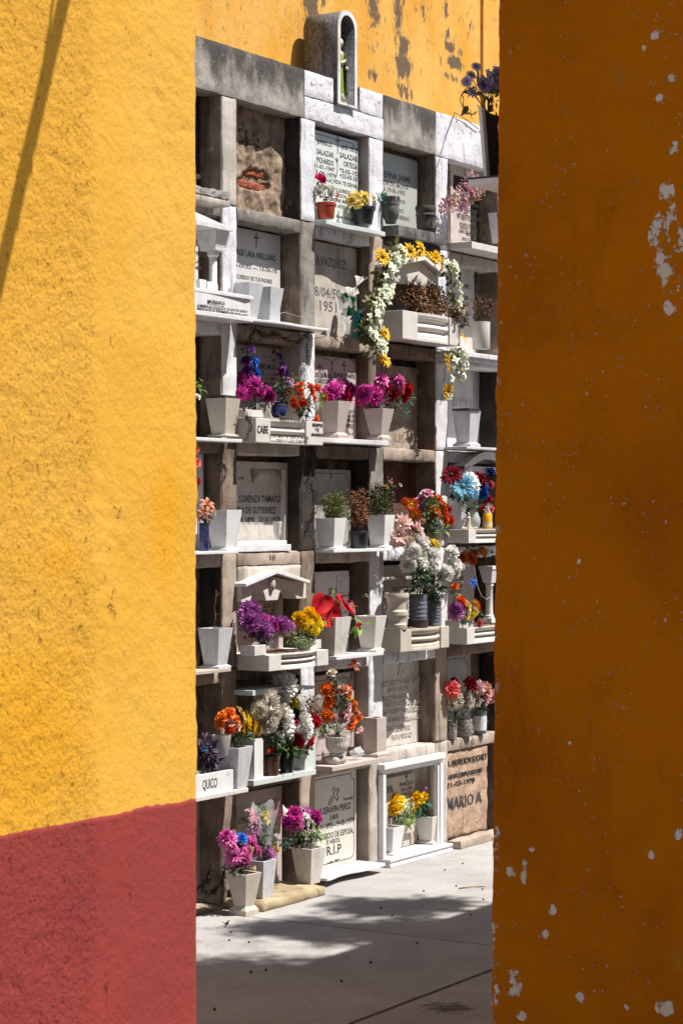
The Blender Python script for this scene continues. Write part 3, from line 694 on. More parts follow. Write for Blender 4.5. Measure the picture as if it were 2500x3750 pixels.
streak = m.noise(1.0, 4, .6, sv); band = m.ramp(dv, .06, .09, 0, 1)
col = m.mix(m.ramp(m.noise(1.6, 7, .65), .35, .68), (.37, .36, .352), (.285, .278, .275))
col = m.mix(m.ramp(m.noise(5, 8, .7), .52, .72, 0, .5), col, (.33, .275, .24))
col = m.mix(m.math('MULTIPLY', m.ramp(streak, .50, .68, 0, .34), band), col, (.20, .185, .18))
col = m.mix(m.ramp(m.noise(14, 10, .8), .58, .68, 0, .6), col, (.15, .135, .13))
col = m.mix(m.ramp(m.noise(2.6, 9, .75), .5, .62, 0, .35), col, (.24, .225, .215))
col = m.mix(m.ramp(m.noise(70, 4, .8), .68, .74, 0, .6), col, (.12, .10, .09))
bx_ = ground(0, 1640, 3690)
bd_ = m.n('ShaderNodeVectorMath', {0: m.P, 1: world(bx_[0], bx_[1], 0)[:]}, operation='DISTANCE').outputs['Value']
col = m.mix(m.ramp(m.math('ADD', m.ramp(bd_, 0, .30, .45, 0), m.noise(22, 8, .8)), .80, .93, 0, .85), col, (.05, .045, .042))
col = m.mix(m.math('MULTIPLY', jj, .93), col, (.045, .035, .03))
nb = m.bump(m.math('SUBTRACT', 1, jj), .012); nb = m.bump(streak, .003, 1., nb); nb = m.bump(m.noise(70, 6, .7), .0015, 1., nb); nb = m.bump(m.noise(4, 5, .6), .010, 1., nb)
floor_m = m.done(col, .88, nb, Specular_IOR_Level=.25)
g = struct(MB().add([(-60, -60, 0), (60, -60, 0), (60, 60, 0), (-60, 60, 0)], [(0, 1, 2, 3)]).build('ground', floor_m))

def blobfield(m, ax, az, items, noise_sc, amp, vs=1., gated=False):
    """sum of soft spots (u, z, ru, rz, strength) broken up by noise"""
    tot = None
    for (u0, z0, ru, rz, a) in items:
        ru, rz = ru*(.88 if gated else 1), rz*(.88 if gated else 1); x = m.math('DIVIDE', m.math('SUBTRACT', ax, u0), ru); z = m.math('DIVIDE', m.math('SUBTRACT', az, z0), rz)
        d = m.math('SQRT', m.math('ADD', m.math('MULTIPLY', x, x), m.math('MULTIPLY', z, z)))
        v = m.math('MULTIPLY', m.math('SUBTRACT', 1., d, True), a); tot = v if tot is None else m.math('MAXIMUM', tot, v)
    n = m.math('MULTIPLY', m.math('SUBTRACT', m.noise(noise_sc, 9, .72, m.stretch((1, 1, vs))), .5), amp)
    if gated: n = m.math('MULTIPLY', n, m.math('MULTIPLY', tot, 4., True))
    return m.math('ADD', tot, n)
m = NT('ochre_back_wall_plaster'); ax = m.math('SUBTRACT', m.n('ShaderNodeVectorMath', {0: m.P, 1: (S_, C_, 0)}, operation='DOT_PRODUCT').outputs['Value'], ou)
az = m.n('ShaderNodeSeparateXYZ', {0: m.P}).outputs[2]
WB = -.27
def sp(k, a, b, ra, rb, s_):
    u, z, sc = at(k, a, b, WB); return (u, z, ra/sc/.53, rb/sc, s_)
it = [sp(1, 1150, 60, 110, 330, 1.15), sp(1, 1260, 20, 60, 150, .7), sp(2, 310, 60, 95, 300, .95), sp(2, 300, 720, 90, 130, .75), sp(2, 300, 460, 60, 90, .45), sp(2, 545, 120, 75, 420, 1.0), sp(2, 590, 440, 90, 150, 1.3),
      sp(2, 590, 640, 125, 210, 1.2), sp(2, 600, 860, 110, 180, .8), sp(2, 780, 60, 45, 230, .7), sp(2, 1000, 120, 30, 150, .8), sp(2, 1020, 330, 45, 110, .75), sp(2, 1040, 450, 80, 70, 1.5),
      sp(2, 1080, 600, 115, 95, 1.5), sp(2, 1060, 740, 120, 60, .5), sp(2, 1140, 500, 40, 90, .6), sp(2, 1230, 250, 50, 200, .4), sp(2, 950, 550, 25, 90, .6)]
fb = blobfield(m, ax, az, it, 30, 3.4, .5)
col = m.mix(m.ramp(m.noise(4, 6, .6, m.stretch((1, 1, .5))), .35, .7), (.68, .38, .092), (.62, .30, .038))
col = m.mix(m.ramp(fb, .05, .5, 0, .45), col, (.42, .25, .10)); col = m.mix(m.ramp(fb, .34, .62, 0, .92), col, (.10, .075, .055))
nb = m.bump(m.noise(20, 7, .7, m.stretch((1, 1, .8))), .006); nb = m.bump(m.noise(110, 4, .7), .0025, 1., nb)
m.done(col, .9, nb, Specular_IOR_Level=.2)
bw_ = thing('ochre_back_wall', 'high sunlit ochre yellow wall with black mould streaks rising behind the burial niches', 'wall', 0, WB, 0)
MB().box(-6, 9, 0, .3, 0, 7.5).build('plaster_face', m.m, bw_)
uc = at(2, 1330, 300, WB)[0]; MB().box(uc, uc+3, -.02, -.0005, 0, 7.49).build('pilaster', m.m, bw_, bevel=.006)

def grid_wall(name, label, org, dirv, nrm, L, H, step, disp, mats, split=None, thick=.3, lean=0., zs=0.):
    """wall with a hand-plastered face: org at its visible vertical edge, face runs along dirv, outward normal nrm"""
    T = bpy.data.objects.new(name, None); C.objects.link(T); T.location = org; tag(T, label, 'wall')
    dv, nv = Vector(dirv), Vector(nrm)
    def patch(z0f, z1f, z0, z1, nm, mt):
        nx = int(L/step); nz = max(2, int((z1-z0)/step)); m = MB(); vs = []
        for j in range(nz+1):
            for i in range(nx+1):
                s = L*i/nx; a, b = z0f(s), z1f(s); z = a+(b-a)*j/nz
                p = dv*s+Vector((0, 0, z)); d = disp(s, z)
                p += nv*d
                if i == 0: p += dv*(noise.noise(Vector((z*9, 1, 2)))*.006+noise.noise(Vector((z*42, 5, 2)))*.004)-nv*.006
                if i == 1: p -= nv*.001
                p.x += lean*(z-.5); vs.append(p)
        fs = [(j*(nx+1)+i, j*(nx+1)+i+1, (j+1)*(nx+1)+i+1, (j+1)*(nx+1)+i) for j in range(nz) for i in range(nx)]
        k = len(vs)
        for j in range(nz+1): p = vs[j*(nx+1)]; vs.append(p-nv*thick*.5+dv*.002); 
        for j in range(nz+1): p = vs[j*(nx+1)]; vs.append(p-nv*thick)
        fs += [(j*(nx+1), (j+1)*(nx+1), k+j+1, k+j) for j in range(nz)]+[(k+j, k+j+1, k+nz+1+j+1, k+nz+1+j) for j in range(nz)]
        # back, top and far end
        b0 = len(vs); e0, e1 = nx, nz*(nx+1)+nx
        vs += [vs[e0]-nv*thick, vs[e1]-nv*thick]
        fs += [(k+nz+1, k+2*nz+1, b0+1, b0)]
        fs += [tuple(nz*(nx+1)+i for i in range(nx+1))+(b0+1, k+2*nz+1, k+nz)]
        m.add(vs, fs); m.build(nm, mt, T, smooth=2)
    if split is None: patch(lambda s: 0, lambda s: H, 0, H, 'plaster_face', mats[0])
    else:
        zb = lambda s: split+noise.noise(Vector((s*9, 3, 3)))*.004+noise.noise(Vector((s*60, 3, 3)))*.0025
        patch(lambda s: 0, zb, 0, split, 'red_dado', mats[1]); patch(zb, lambda s: H, split, H, 'yellow_upper', mats[0])
    return T
# left foreground wall, same direction as the niche wall
LO = Vector((-.2616, 4.0, 0)); SK = .31
def rough_mask(s, z):
    e = SK+noise.noise(Vector((z*2.5, 7, 7)))*.022+noise.noise(Vector((z*17, s*9, 7)))*.008
    if z < 2.12: e -= .11*max(0, 1-abs(z-1.93)/.25)*1.0
    return max(0, min(1, (s-e)/.03+.5))
def ldisp(s, z):
    a = rough_mask(s, z); p = Vector((s, 0, z))
    pit = max(0, noise.noise(p*Vector((1, 1, .8)).x*38+Vector((5, 1, 0)))-.28)
    top = .6*max(0, min(1, (z-2.3)*3))*max(0, 1-abs(s-.1)/.16)
    return noise.noise(p*6)*.004+noise.noise(p*40)*(.0004+.0010*a)+noise.noise(p*95)*(.0004+.0016*a)-pit*(.002+.005*a+.012*top)+.0012*(1-a)
def paint(name, c1, c2, c3, deep):
    m = NT(name)
    s = m.n('ShaderNodeVectorMath', {0: m.n('ShaderNodeVectorMath', {0: m.P, 1: LO[:]}, operation='SUBTRACT').outputs[0], 1: (-S_, -C_, 0)}, operation='DOT_PRODUCT').outputs['Value']
    a = m.ramp(m.math('ADD', s, m.math('MULTIPLY', m.math('SUBTRACT', m.noise(7, 5), .5), .05)), SK-.025, SK+.025)
    col = m.mix(m.ramp(m.noise(2.4, 5, .6), .42, .62), c1, c2); col = m.mix(m.math('MULTIPLY', a, .30), col, c3)
    col = m.mix(m.math('MULTIPLY', m.ramp(m.noise(150, 5, .7), .58, .68, 0, .22), m.math('ADD', m.math('MULTIPLY', a, .8), .15)), col, tuple(x*.35 for x in c3))
    h = m.noise(115, 5, .62, m.stretch((1, 1, .8)))
    nb = m.bump(h, .0062, m.math('ADD', m.math('MULTIPLY', a, .45), .45)); nb = m.bump(m.noise(30, 5, .6), .006, .5, nb)
    pits = m.ramp(m.noise(95, 4, .62, m.stretch((1, 1, .75))), .30, .37, 0, 1); nb = m.bump(pits, .008, m.math('ADD', m.math('MULTIPLY', a, .7), .25), nb)
    col = m.mix(m.math('MULTIPLY', m.math('SUBTRACT', 1, pits), m.math('ADD', m.math('MULTIPLY', a, .12), .04)), col, tuple(x*.5 for x in c3))
    big = m.noise(26, 3, .5, m.stretch((1, 1, .5))); hol = m.ramp(big, .22, .27, 0, 1); nb = m.bump(hol, .007, .8, nb)
    zz_ = m.n('ShaderNodeSeparateXYZ', {0: m.P}).outputs[2]
    fbp = blobfield(m, s, zz_, [(.50, 1.66, .30, .26, 1.2), (.40, 1.95, .12, .10, .8), (.10, 2.02, .09, .22, 1.0)], 9, 1.2, 1., True)
    col = m.mix(m.ramp(fbp, .1, .9, 0, .75), col, deep)
    sp_ = m.ramp(m.noise(9, 6, .7, m.stretch((1, 1, .6))), .58, .66, 0, 1); h2 = m.ramp(m.noise(48, 4, .65, m.stretch((1, 1, .6))), .36, .42, 0, 1)
    nb = m.bump(h2, .007, sp_, nb); col = m.mix(m.math('MULTIPLY', m.math('SUBTRACT', 1, h2), m.math('MULTIPLY', sp_, .6)), col, tuple(x*.5 for x in c3))
    return m.done(col, .85, nb, Specular_IOR_Level=.22)
ly = paint('yellow_wall_paint', (.53, .275, .028), (.55, .30, .042), (.49, .235, .018), (.55, .255, .005))
lr = paint('red_wall_paint', (.225, .030, .022), (.205, .028, .024), (.165, .023, .024), (.22, .028, .018))
grid_wall('yellow_and_red_wall', 'sunlit rough plastered wall in the left foreground, golden yellow above a brick red base band', LO, (-S_, -C_, 0), (C_, -S_, 0), 1.25, 4.6, .0085, ldisp, (ly, lr), 1.505, .28, -.0012)
# right block: its end face is in shade
RO = Vector((.4455, 6.5, 0)); BH = 4.2
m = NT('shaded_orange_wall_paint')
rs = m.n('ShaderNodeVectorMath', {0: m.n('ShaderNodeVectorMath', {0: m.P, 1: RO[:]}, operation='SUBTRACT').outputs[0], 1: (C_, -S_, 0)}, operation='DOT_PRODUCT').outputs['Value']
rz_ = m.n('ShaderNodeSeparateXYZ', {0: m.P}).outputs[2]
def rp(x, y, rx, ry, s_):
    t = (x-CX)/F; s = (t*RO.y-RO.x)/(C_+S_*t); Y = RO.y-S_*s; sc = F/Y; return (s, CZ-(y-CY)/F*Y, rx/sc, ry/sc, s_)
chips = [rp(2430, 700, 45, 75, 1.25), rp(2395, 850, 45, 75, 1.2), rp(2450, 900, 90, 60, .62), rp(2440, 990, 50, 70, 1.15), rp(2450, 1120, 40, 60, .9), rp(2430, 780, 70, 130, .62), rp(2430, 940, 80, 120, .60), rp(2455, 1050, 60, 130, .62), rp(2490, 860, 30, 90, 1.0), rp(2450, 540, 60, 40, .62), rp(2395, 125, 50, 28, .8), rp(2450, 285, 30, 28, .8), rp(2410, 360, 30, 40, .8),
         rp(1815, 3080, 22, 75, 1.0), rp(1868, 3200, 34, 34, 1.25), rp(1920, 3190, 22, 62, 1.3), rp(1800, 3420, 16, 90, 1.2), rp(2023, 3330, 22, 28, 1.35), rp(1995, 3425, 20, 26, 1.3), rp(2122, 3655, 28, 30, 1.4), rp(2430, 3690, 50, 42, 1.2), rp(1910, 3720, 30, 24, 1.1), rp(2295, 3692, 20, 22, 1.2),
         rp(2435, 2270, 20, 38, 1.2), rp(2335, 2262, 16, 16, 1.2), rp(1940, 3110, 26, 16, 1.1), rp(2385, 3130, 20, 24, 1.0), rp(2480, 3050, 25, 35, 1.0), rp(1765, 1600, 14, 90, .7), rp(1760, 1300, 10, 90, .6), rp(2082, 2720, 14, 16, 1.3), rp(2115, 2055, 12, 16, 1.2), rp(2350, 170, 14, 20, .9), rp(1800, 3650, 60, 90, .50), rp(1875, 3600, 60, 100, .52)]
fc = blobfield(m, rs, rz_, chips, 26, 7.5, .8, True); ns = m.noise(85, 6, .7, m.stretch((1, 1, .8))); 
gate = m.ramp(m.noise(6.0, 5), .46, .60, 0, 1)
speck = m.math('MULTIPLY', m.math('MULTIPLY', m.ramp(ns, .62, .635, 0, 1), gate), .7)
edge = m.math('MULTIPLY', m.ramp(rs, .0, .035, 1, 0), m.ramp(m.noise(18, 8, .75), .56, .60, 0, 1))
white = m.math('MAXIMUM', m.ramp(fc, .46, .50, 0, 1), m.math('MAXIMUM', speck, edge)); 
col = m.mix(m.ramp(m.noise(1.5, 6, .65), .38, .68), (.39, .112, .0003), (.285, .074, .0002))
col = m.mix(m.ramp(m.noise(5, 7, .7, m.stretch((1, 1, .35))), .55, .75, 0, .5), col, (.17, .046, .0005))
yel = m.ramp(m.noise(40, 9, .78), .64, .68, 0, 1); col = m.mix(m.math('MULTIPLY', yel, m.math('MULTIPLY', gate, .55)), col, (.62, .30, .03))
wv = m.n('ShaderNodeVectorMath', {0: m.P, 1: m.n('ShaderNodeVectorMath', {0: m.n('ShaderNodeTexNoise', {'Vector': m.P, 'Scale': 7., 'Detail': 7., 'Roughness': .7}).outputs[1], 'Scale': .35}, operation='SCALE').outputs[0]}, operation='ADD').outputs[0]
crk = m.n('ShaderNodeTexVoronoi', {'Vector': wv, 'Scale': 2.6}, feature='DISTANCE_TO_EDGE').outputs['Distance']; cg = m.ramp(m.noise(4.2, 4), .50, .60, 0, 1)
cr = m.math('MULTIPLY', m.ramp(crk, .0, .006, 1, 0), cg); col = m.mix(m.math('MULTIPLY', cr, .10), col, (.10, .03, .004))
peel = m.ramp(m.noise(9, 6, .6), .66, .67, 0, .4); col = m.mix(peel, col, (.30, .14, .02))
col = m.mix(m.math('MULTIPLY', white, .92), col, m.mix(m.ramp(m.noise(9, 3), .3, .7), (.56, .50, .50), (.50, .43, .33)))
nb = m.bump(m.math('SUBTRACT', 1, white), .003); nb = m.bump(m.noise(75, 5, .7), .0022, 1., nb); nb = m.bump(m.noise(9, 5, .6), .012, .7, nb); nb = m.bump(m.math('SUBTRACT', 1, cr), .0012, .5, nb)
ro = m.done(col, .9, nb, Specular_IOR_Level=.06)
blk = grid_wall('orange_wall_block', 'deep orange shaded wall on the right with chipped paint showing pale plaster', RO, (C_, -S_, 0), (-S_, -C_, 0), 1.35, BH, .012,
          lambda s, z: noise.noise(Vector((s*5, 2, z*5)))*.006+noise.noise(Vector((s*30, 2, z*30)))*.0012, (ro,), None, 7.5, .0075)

# grey skin added over the unseen long side and roof to curb orange bounce
T_ = blk; dv = Vector((S_, C_, 0)); nv = Vector((C_, -S_, 0))
sm = MB(); sm.box(-.012, 1.36, .06, 7.5, BH+.002, BH+.05); sm.box(-.014, -.004+.0, .10, 7.5, 0, BH+.001)
so_ = sm.build('added_grey_skin', M['grey'], T_); so_.rotation_euler = (0, 0, math.atan2(-S_, C_))
# ================================================================== row 0
# shrine with its saint
us0 = at(1, 1372, 980)[0]; us1 = at(1, 1553, 980)[0]; zs0 = 4.292; zap = at(1, 1465, 110)[1]
T = thing('arched_shrine', 'small grey stone shrine with a round arched top standing on the niche wall', 'shrine', (us0+us1)/2, 0, zs0); h = (us1-us0)/2; t = .026; H = zap-zs0
def arch(h, H, n=18): return [(-h, 0)]+[(-h*math.cos(PI*i/n), H-h+h*math.sin(PI*i/n)) for i in range(n+1)]+[(h, 0)]
MB().ring(arch(h, H), [(x, max(z, .012)) for x, z in arch(h-t, H-t)], -.02, .20).build('arched_shell', stone('dark_grey_shrine_stone', (.20, .19, .20), (.10, .098, .10), 60, [((.40, .40, .42), 30, .6, .7, .5, .5)], .9, 120, .001, 30, .002), T, smooth=2)
MB().prism([(x*.99, z*.998) for x, z in arch(h, H)], .18, .205).build('back_panel', stone('black_shrine_inside', (.04, .038, .04), (.025, .025, .025), 30, (), .9), T)
MB().ring([(x*1.01, z*1.004) for x, z in arch(h, H)], [(x, max(z, .010)) for x, z in arch(h-t*.95, H-t*.95)], -.0235, -.018).build('white_rim', M['white_soft'], T)
MB().box(-h+t, h-t, -.018, .18, -.002, .014).build('floor_slab', M['white_soft'], T)
zb = at(1, 1400, 985, -.03)[1]; stx = (us0+us1)/2+.004
T = thing('saint_statue', 'painted robed saint statue in a green mantle standing inside the arched shrine', 'statue', stx+.018, -.05, zs0+.014); f = Fr(T, 0, 0, 0); T.scale = (1.12, 1.0, 1.06)
HS = .36
MB().box(-.036, .036, -.03, .03, 0, .022).build('plinth', M['statue_white'], T, bevel=.002)
m = MB(); prof = [(.042, .022), (.036, .05), (.030, .12), (.029, .17), (.034, .22), (.038, .262), (.030, .282), (.013, .292), (.012, .300), (.019, .308), (.024, .325), (.024, .338), (.018, .352), (.006, .360)]
sg = 28; vs = []
for r0, zz in prof:
    for j in range(sg):
        a = 2*PI*j/sg; fold = 1+.08*math.sin(7*a+zz*20)*(zz < .2)
        fl = .72 if .12 < zz < .29 else .9
        nose = .004 if (zz > .31 and zz < .335 and abs(a-1.5*PI) < .25) else 0
        vs.append((r0*fold*math.cos(a), r0*fl*fold*math.sin(a)-nose, zz))
m.add(vs, [(i*sg+j, i*sg+(j+1) % sg, (i+1)*sg+(j+1) % sg, (i+1)*sg+j) for i in range(len(prof)-1) for j in range(sg)]+[tuple(range(sg-1, -1, -1))])
m.tube([(-.034, 0, .262), (-.044, -.012, .225), (-.026, -.036, .215), (-.006, -.044, .228)], .0125, 9, .008).tube([(.034, 0, .262), (.044, -.012, .222), (.030, -.036, .195), (.012, -.044, .190)], .0125, 9, .008)
m.blob((-.004, -.046, .230), .009, 8, 6).blob((.010, -.047, .190), .009, 8, 6)
m.build('body', M['statue_white'], T, smooth=2)
m = MB(); vs = []
for i in range(12):
    zz = .272-.21*i/11; rr = .040+.014*i/11
    for j in range(17):
        a = PI*1.5+math.radians(14)+(2*PI-math.radians(28))*j/16
        rj = rr*(1+.07*math.sin(j*2.1+zz*12)); vs.append((rj*math.cos(a), rj*.85*math.sin(a), zz+.01*math.cos(j)))
m.add(vs, [(i*17+j, i*17+j+1, (i+1)*17+j+1, (i+1)*17+j) for i in range(11) for j in range(16)]).build('green_mantle', M['statue_green'], T, smooth=2)
MB().blob((0, .002, .334), (.0235, .023, .029), 12, 8, .12, 9).build('hair', M['brown_pot'], T, smooth=2)
MB().blob((0, -.008, .329), (.019, .0185, .026), 12, 8).blob((0, -.027, .327), (.003, .004, .005), 6, 4).build('face', M['statue'], T, smooth=2)

T, f = plaque('small pale plaque at the top left with thin letters, cut off by the yellow wall', 0, 0, M['marble_warm'], -.10, (.0, .10, .0, .12))
words([('RECUERDO DE SU ESPOSA E HIJOS TE', -520, 90, 1568, 34)], 1, -.10, T, f, 'ink_soft'); words([('Y NIETOS', -120, 72, 108, 44)], 3, -.10, T, f, 'ink_soft')
u1 = at(3, 385, 300, .10)[0]; z1 = at(3, 380, 300, .10)[1]
T = thing('broken_stone_ledge', 'rough broken grey stone ledge with a jagged top at the upper left pillar', 'ledge', u1-.25, 0, z1-.035)
MB().rbox(-.25, .245, -.10, .04, .0, .050, .012, .009, 30, 3).build('rough_top', M['stonegrey'], T); MB().box(-.25, .225, -.112, .04, -.03, .001).build('underside_slab', M['pale'], T, bevel=.008)

# B0: open niche with broken plaster
u0, u1 = COLS[1]; T = thing('bricked_up_niche_closure', 'crumbling tan plaster closing an empty niche, two red bricks showing through', 'plaster panel', (u0+u1)/2, -.112, ZR[1]); f = Fr(T, (u0+u1)/2, -.112, ZR[1]); hw = (u1-u0)/2
m = MB(); nx, nz = 60, 52; vs = []; H = ZR[0]-ZR[1]
def hole(x, z):
    a = at(3, 590, 195, -.112); b = at(3, 610, 110, -.112); hx = x+T_u; hz = z+ZR[1]
    e = 0
    for (cx_, cz_, rx, rz) in ((a[0]+.01, a[1], .19, .036), (b[0]+.02, b[1]+.004, .13, .034)):
        e = max(e, 1-math.sqrt(((hx-cx_)/rx)**2+((hz-cz_)/rz)**2)+noise.noise(Vector((hx*30, 0, hz*30)))*.3)
    return max(0, min(1, e*5))
T_u = (u0+u1)/2
for j in range(nz+1):
    for i in range(nx+1):
        x = -hw+2*hw*i/nx; z = H*j/nz; hh = hole(x, z)
        vs.append((x, .0+hh*.026+noise.noise(Vector((x*12, 1, z*12)))*.012+noise.noise(Vector((x*38, 1, z*38)))*.007+noise.noise(Vector((x*80, 1, z*80)))*.003-.004, z))
m.add(vs, [(j*(nx+1)+i, j*(nx+1)+i+1, (j+1)*(nx+1)+i+1, (j+1)*(nx+1)+i) for j in range(nz) for i in range(nx)])
m.build('plaster', stone('crumbling_tan_plaster', (.44, .33, .24), (.27, .19, .13), 12, [((.07, .05, .04), 12, .52, .66, .8, 1)], .95, 90, .004, 24, .008), T, smooth=2)
m = MB(); ub, zb_ = at(3, 600, 200, -.112)[:2]; 
for (uu, zz, L) in ((ub-.07-T_u, zb_-.030-ZR[1], .36), (ub-.03-T_u, zb_+.040-ZR[1], .25)): m.rbox(uu-L/2+.02, uu+L/2+.02, .009, .05, zz, zz+.05, .012, .006, 30, L)
m.build('exposed_bricks', M['brick'], T)
words([('SUS', 448, 665, 1365, 150)], 1, -.112, T, f, 'rust', .004, 'scratched_letters')

# C0
wq = -.052
T, f = plaque('pale green double plaque naming two people, thin cross between them, above the red pot', 2, 0, marble('green_white_marble', (.68, .72, .70), (.55, .60, .58), 4, .4, .3, (.4, .4, .35), .3), wq, (.0, .05, .0, .03), border=.020)
L = [('JUVENCIO', 1200, 1350, 1372, 44), ('SALAZAR', 1200, 1362, 1470, 52), ('PICHARDO', 1200, 1362, 1548, 52), ('JOSE CRUZ', 1437, 1588, 1424, 44), ('SALAZAR', 1420, 1590, 1505, 52), ('ORTEGA', 1456, 1588, 1590, 52)]
words(L, 1, wq, T, f)
L = [('31-01-1947', 1172, 1372, 30, 42), ('13-09-1979', 1172, 1386, 90, 42), ('*3-05-1970', 1420, 1622, 78, 42), ('+23-03-2016', 1420, 1626, 128, 42), ('SI LA VIDA TE SEPARA', 1268, 1612, 160, 38), ('DE UN SER QUERIDO...', 1268, 1540, 236, 36), ('EN SU SONRISA', 1300, 1580, 292, 34), ('BUSCAR MEJOR', 1290, 1560, 340, 34), ('SEGUIR ADELANTE', 1280, 1570, 392, 34), ('FAM. SALAZAR', 1385, 1600, 512, 24)]
words(L, 3, wq, T, f, 'ink', .0012, 'lower_inscription')
b = MB(); c = f.L(1, 1400, 1470, wq); cross(b, c.x, -.0002, c.z, .11*1, .05, .0055); c = f.L(1, 1393, 1568, wq)
b.tube([c+Vector((0, -.001, .035)), c+Vector((.006, -.001, -.02)), c+Vector((-.004, -.001, -.07))], .0018, 4); b.tube([c+Vector((-.018, -.001, .03)), c+Vector((0, -.001, .01)), c+Vector((.018, -.001, .03))], .002, 4); b.build('cross_and_emblem', M['ink'], T)
shelf('pale green wavy edged marble shelf below the double plaque', 3, 1290, 532, 1857, 44, .075, M['mint'], wave=-.016, wb=-.08)
T, u, w, z = round_pot('bright red plastic flower pot with white and red artificial flowers', 'flower_pot', 'pot', 3, 1288, 528, .02, 78, 92, 155, M['red_pot'], 0)
bouquet('white carnations and red flowers rising from the red plastic pot', 3, (1288, 380), [('carnation', 'white', 1240, 258, 62), ('carnation', 'white', 1345, 268, 66), ('carnation', 'crimson', 1235, 122, 52), ('carnation', 'crimson', 1255, 150, 40), ('lily', 'coral', 1405, 300, 40), ('small', 'whitegreen', 1375, 222, 26), ('small', 'coral', 1395, 335, 26)], .02,
        [('leaf_olive', 1245, 165, 50, 28, 12, 45), ('leaf_olive', 1300, 205, 60, 28, 14, 45), ('leaf', 1300, 330, 60, 30, 10, 40)], group='flowers in pots')
T, u, w, z = round_pot('shiny black plastic flower pot filled with yellow roses', 'flower_pot', 'pot', 4, 208, 585, .01, 84, 112, 172, M['black_pot'], 0)
bouquet('pale yellow roses with a green tulle sprig in the black plastic pot', 4, (205, 415), [('rose', 'paleyellow', 100, 345, 58), ('rose', 'paleyellow', 160, 300, 55), ('rose', 'paleyellow', 230, 295, 55), ('rose', 'paleyellow', 215, 355, 60), ('rose', 'paleyellow', 290, 340, 55), ('rose', 'paleyellow', 150, 375, 52)], .01,
        [('fern:leaf_blue', 360, 340, 70, 60, 6, 85), ('leaf_blue', 380, 360, 45, 50, 10, 50), ('leaf', 210, 385, 80, 30, 16, 45)], group='flowers in pots')
# D0
T, f = plaque('grey green plaque with thin engraved letters behind two dark urns', 3, 0, marble('dull_green_marble', (.50, .52, .48), (.40, .42, .38), 4, .4, .35, (.30, .24, .16), .5), -.112, (.0, .03, .0, .03))
words([('JOSEFINA JAIME', 320, 660, 100, 60), ('VIUDA DE MOYA', 330, 636, 178, 46), ('N.A 19-III-1905', 355, 607, 245, 48), ('M.O 6-IX-1979', 360, 607, 335, 42), ('RECUERDO', 380, 595, 425, 42), ('DE SU SOBRINO', 420, 650, 500, 42)], 4, -.112, T, f, 'ink_soft')
T = thing('dark_stone_ledge', 'thick weathered black stone ledge carrying two dark urns', 'ledge', 0, 0, 0); 
a = at(4, 545, 580, .10); b_ = at(4, 1008, 580, .10); T.location = world((a[0]+b_[0])/2, 0, a[1]-.062); h = (b_[0]-a[0])/2
MB().rbox(-h, h, -.10, .085, 0, .062, .03, .0018, 14).build('slab', M['blackstone'], T); MB().rbox(-h+.01, h-.012, -.06, .08, -.05, -.001, .03, .002, 14).build('support', M['dark'], T)
URN = [(.55, 0), (.60, .03), (.62, .10), (.80, .20), (.92, .38), (.95, .60), (.90, .64), (.97, .70), (.92, .76), (.97, .88), (1.02, .93), (1.02, 1.0)]
round_pot('small black mould stained stone urn on the left end of the dark ledge', 'stone_urn', 'urn', 4, 470, 572, .03, 60, 88, 255, M['blackstone'], prof=URN)
round_pot('wide dark stone urn with a pale worn rim on the right of the dark ledge', 'stone_urn', 'urn', 4, 805, 632, .02, 80, 100, 225, stone('brown_grey_stone_urn', (.17, .155, .13), (.09, .08, .07), 16, [((.60, .52, .42), 26, .60, .68, .7, .2)], .8, 60, .001, 20, .002), prof=[(.75, 0), (.86, .05), (.9, .3), (.92, .56), (1, .60), (.96, .66), (.9, .7), (.97, .8), (1.02, .9), (.98, 1.0)])
# E0
T, f = plaque('tall marble plaque with a dense block of small capitals behind the pink blossoms', 4, 0, M['marble_pink'], -.112, (.03, .17, .0, .14))
words([('FAMILIA MEDINA', 1150, 1312, 385, 40), ('FERNANDO AREVALO', 1110, 1310, 430, 36), ('1941 - 1989', 1180, 1290, 465, 32), ('RECUERDO DE SU ESPOSA', 1104, 1320, 500, 32), ('HIJOS Y FAMILIA', 1140, 1290, 535, 32), ('EN SAN EL CAMINO LA', 1128, 1300, 585, 32), ('VERDAD Y LA VIDA', 1130, 1300, 620, 32), ('QUIEN CREE EN MI AUN', 1118, 1300, 655, 32), ('NO MUERE', 1190, 1290, 690, 32), ('JESUS TE AMA', 1150, 1270, 728, 30)], 4, -.112, T, f)
m = MB(); c = f.L(4, 1085, 740, -.08); d = f.L(4, 1085, 90, -.08)
m.box(c.x-.028, c.x, -.02, .02, 0, d.z).box(c.x-.060, c.x-.034, -.035, .02, 0, d.z).box(c.x-.06, c.x+.40, -.03, .02, d.z+.004, d.z+.055)
m.build('moulded_frame', M['pale'], T, bevel=.003)
shelf('thick pale stone shelf under the pink blossoms at the upper right', 4, 1245, 740, 2050, 66, .15, M['terr_white'])
square_vase('grey square vase half hidden at the edge of the orange wall, upper right shelf', 4, 1560, 752, .06, .13, .09, 290, M['marble_grey'])
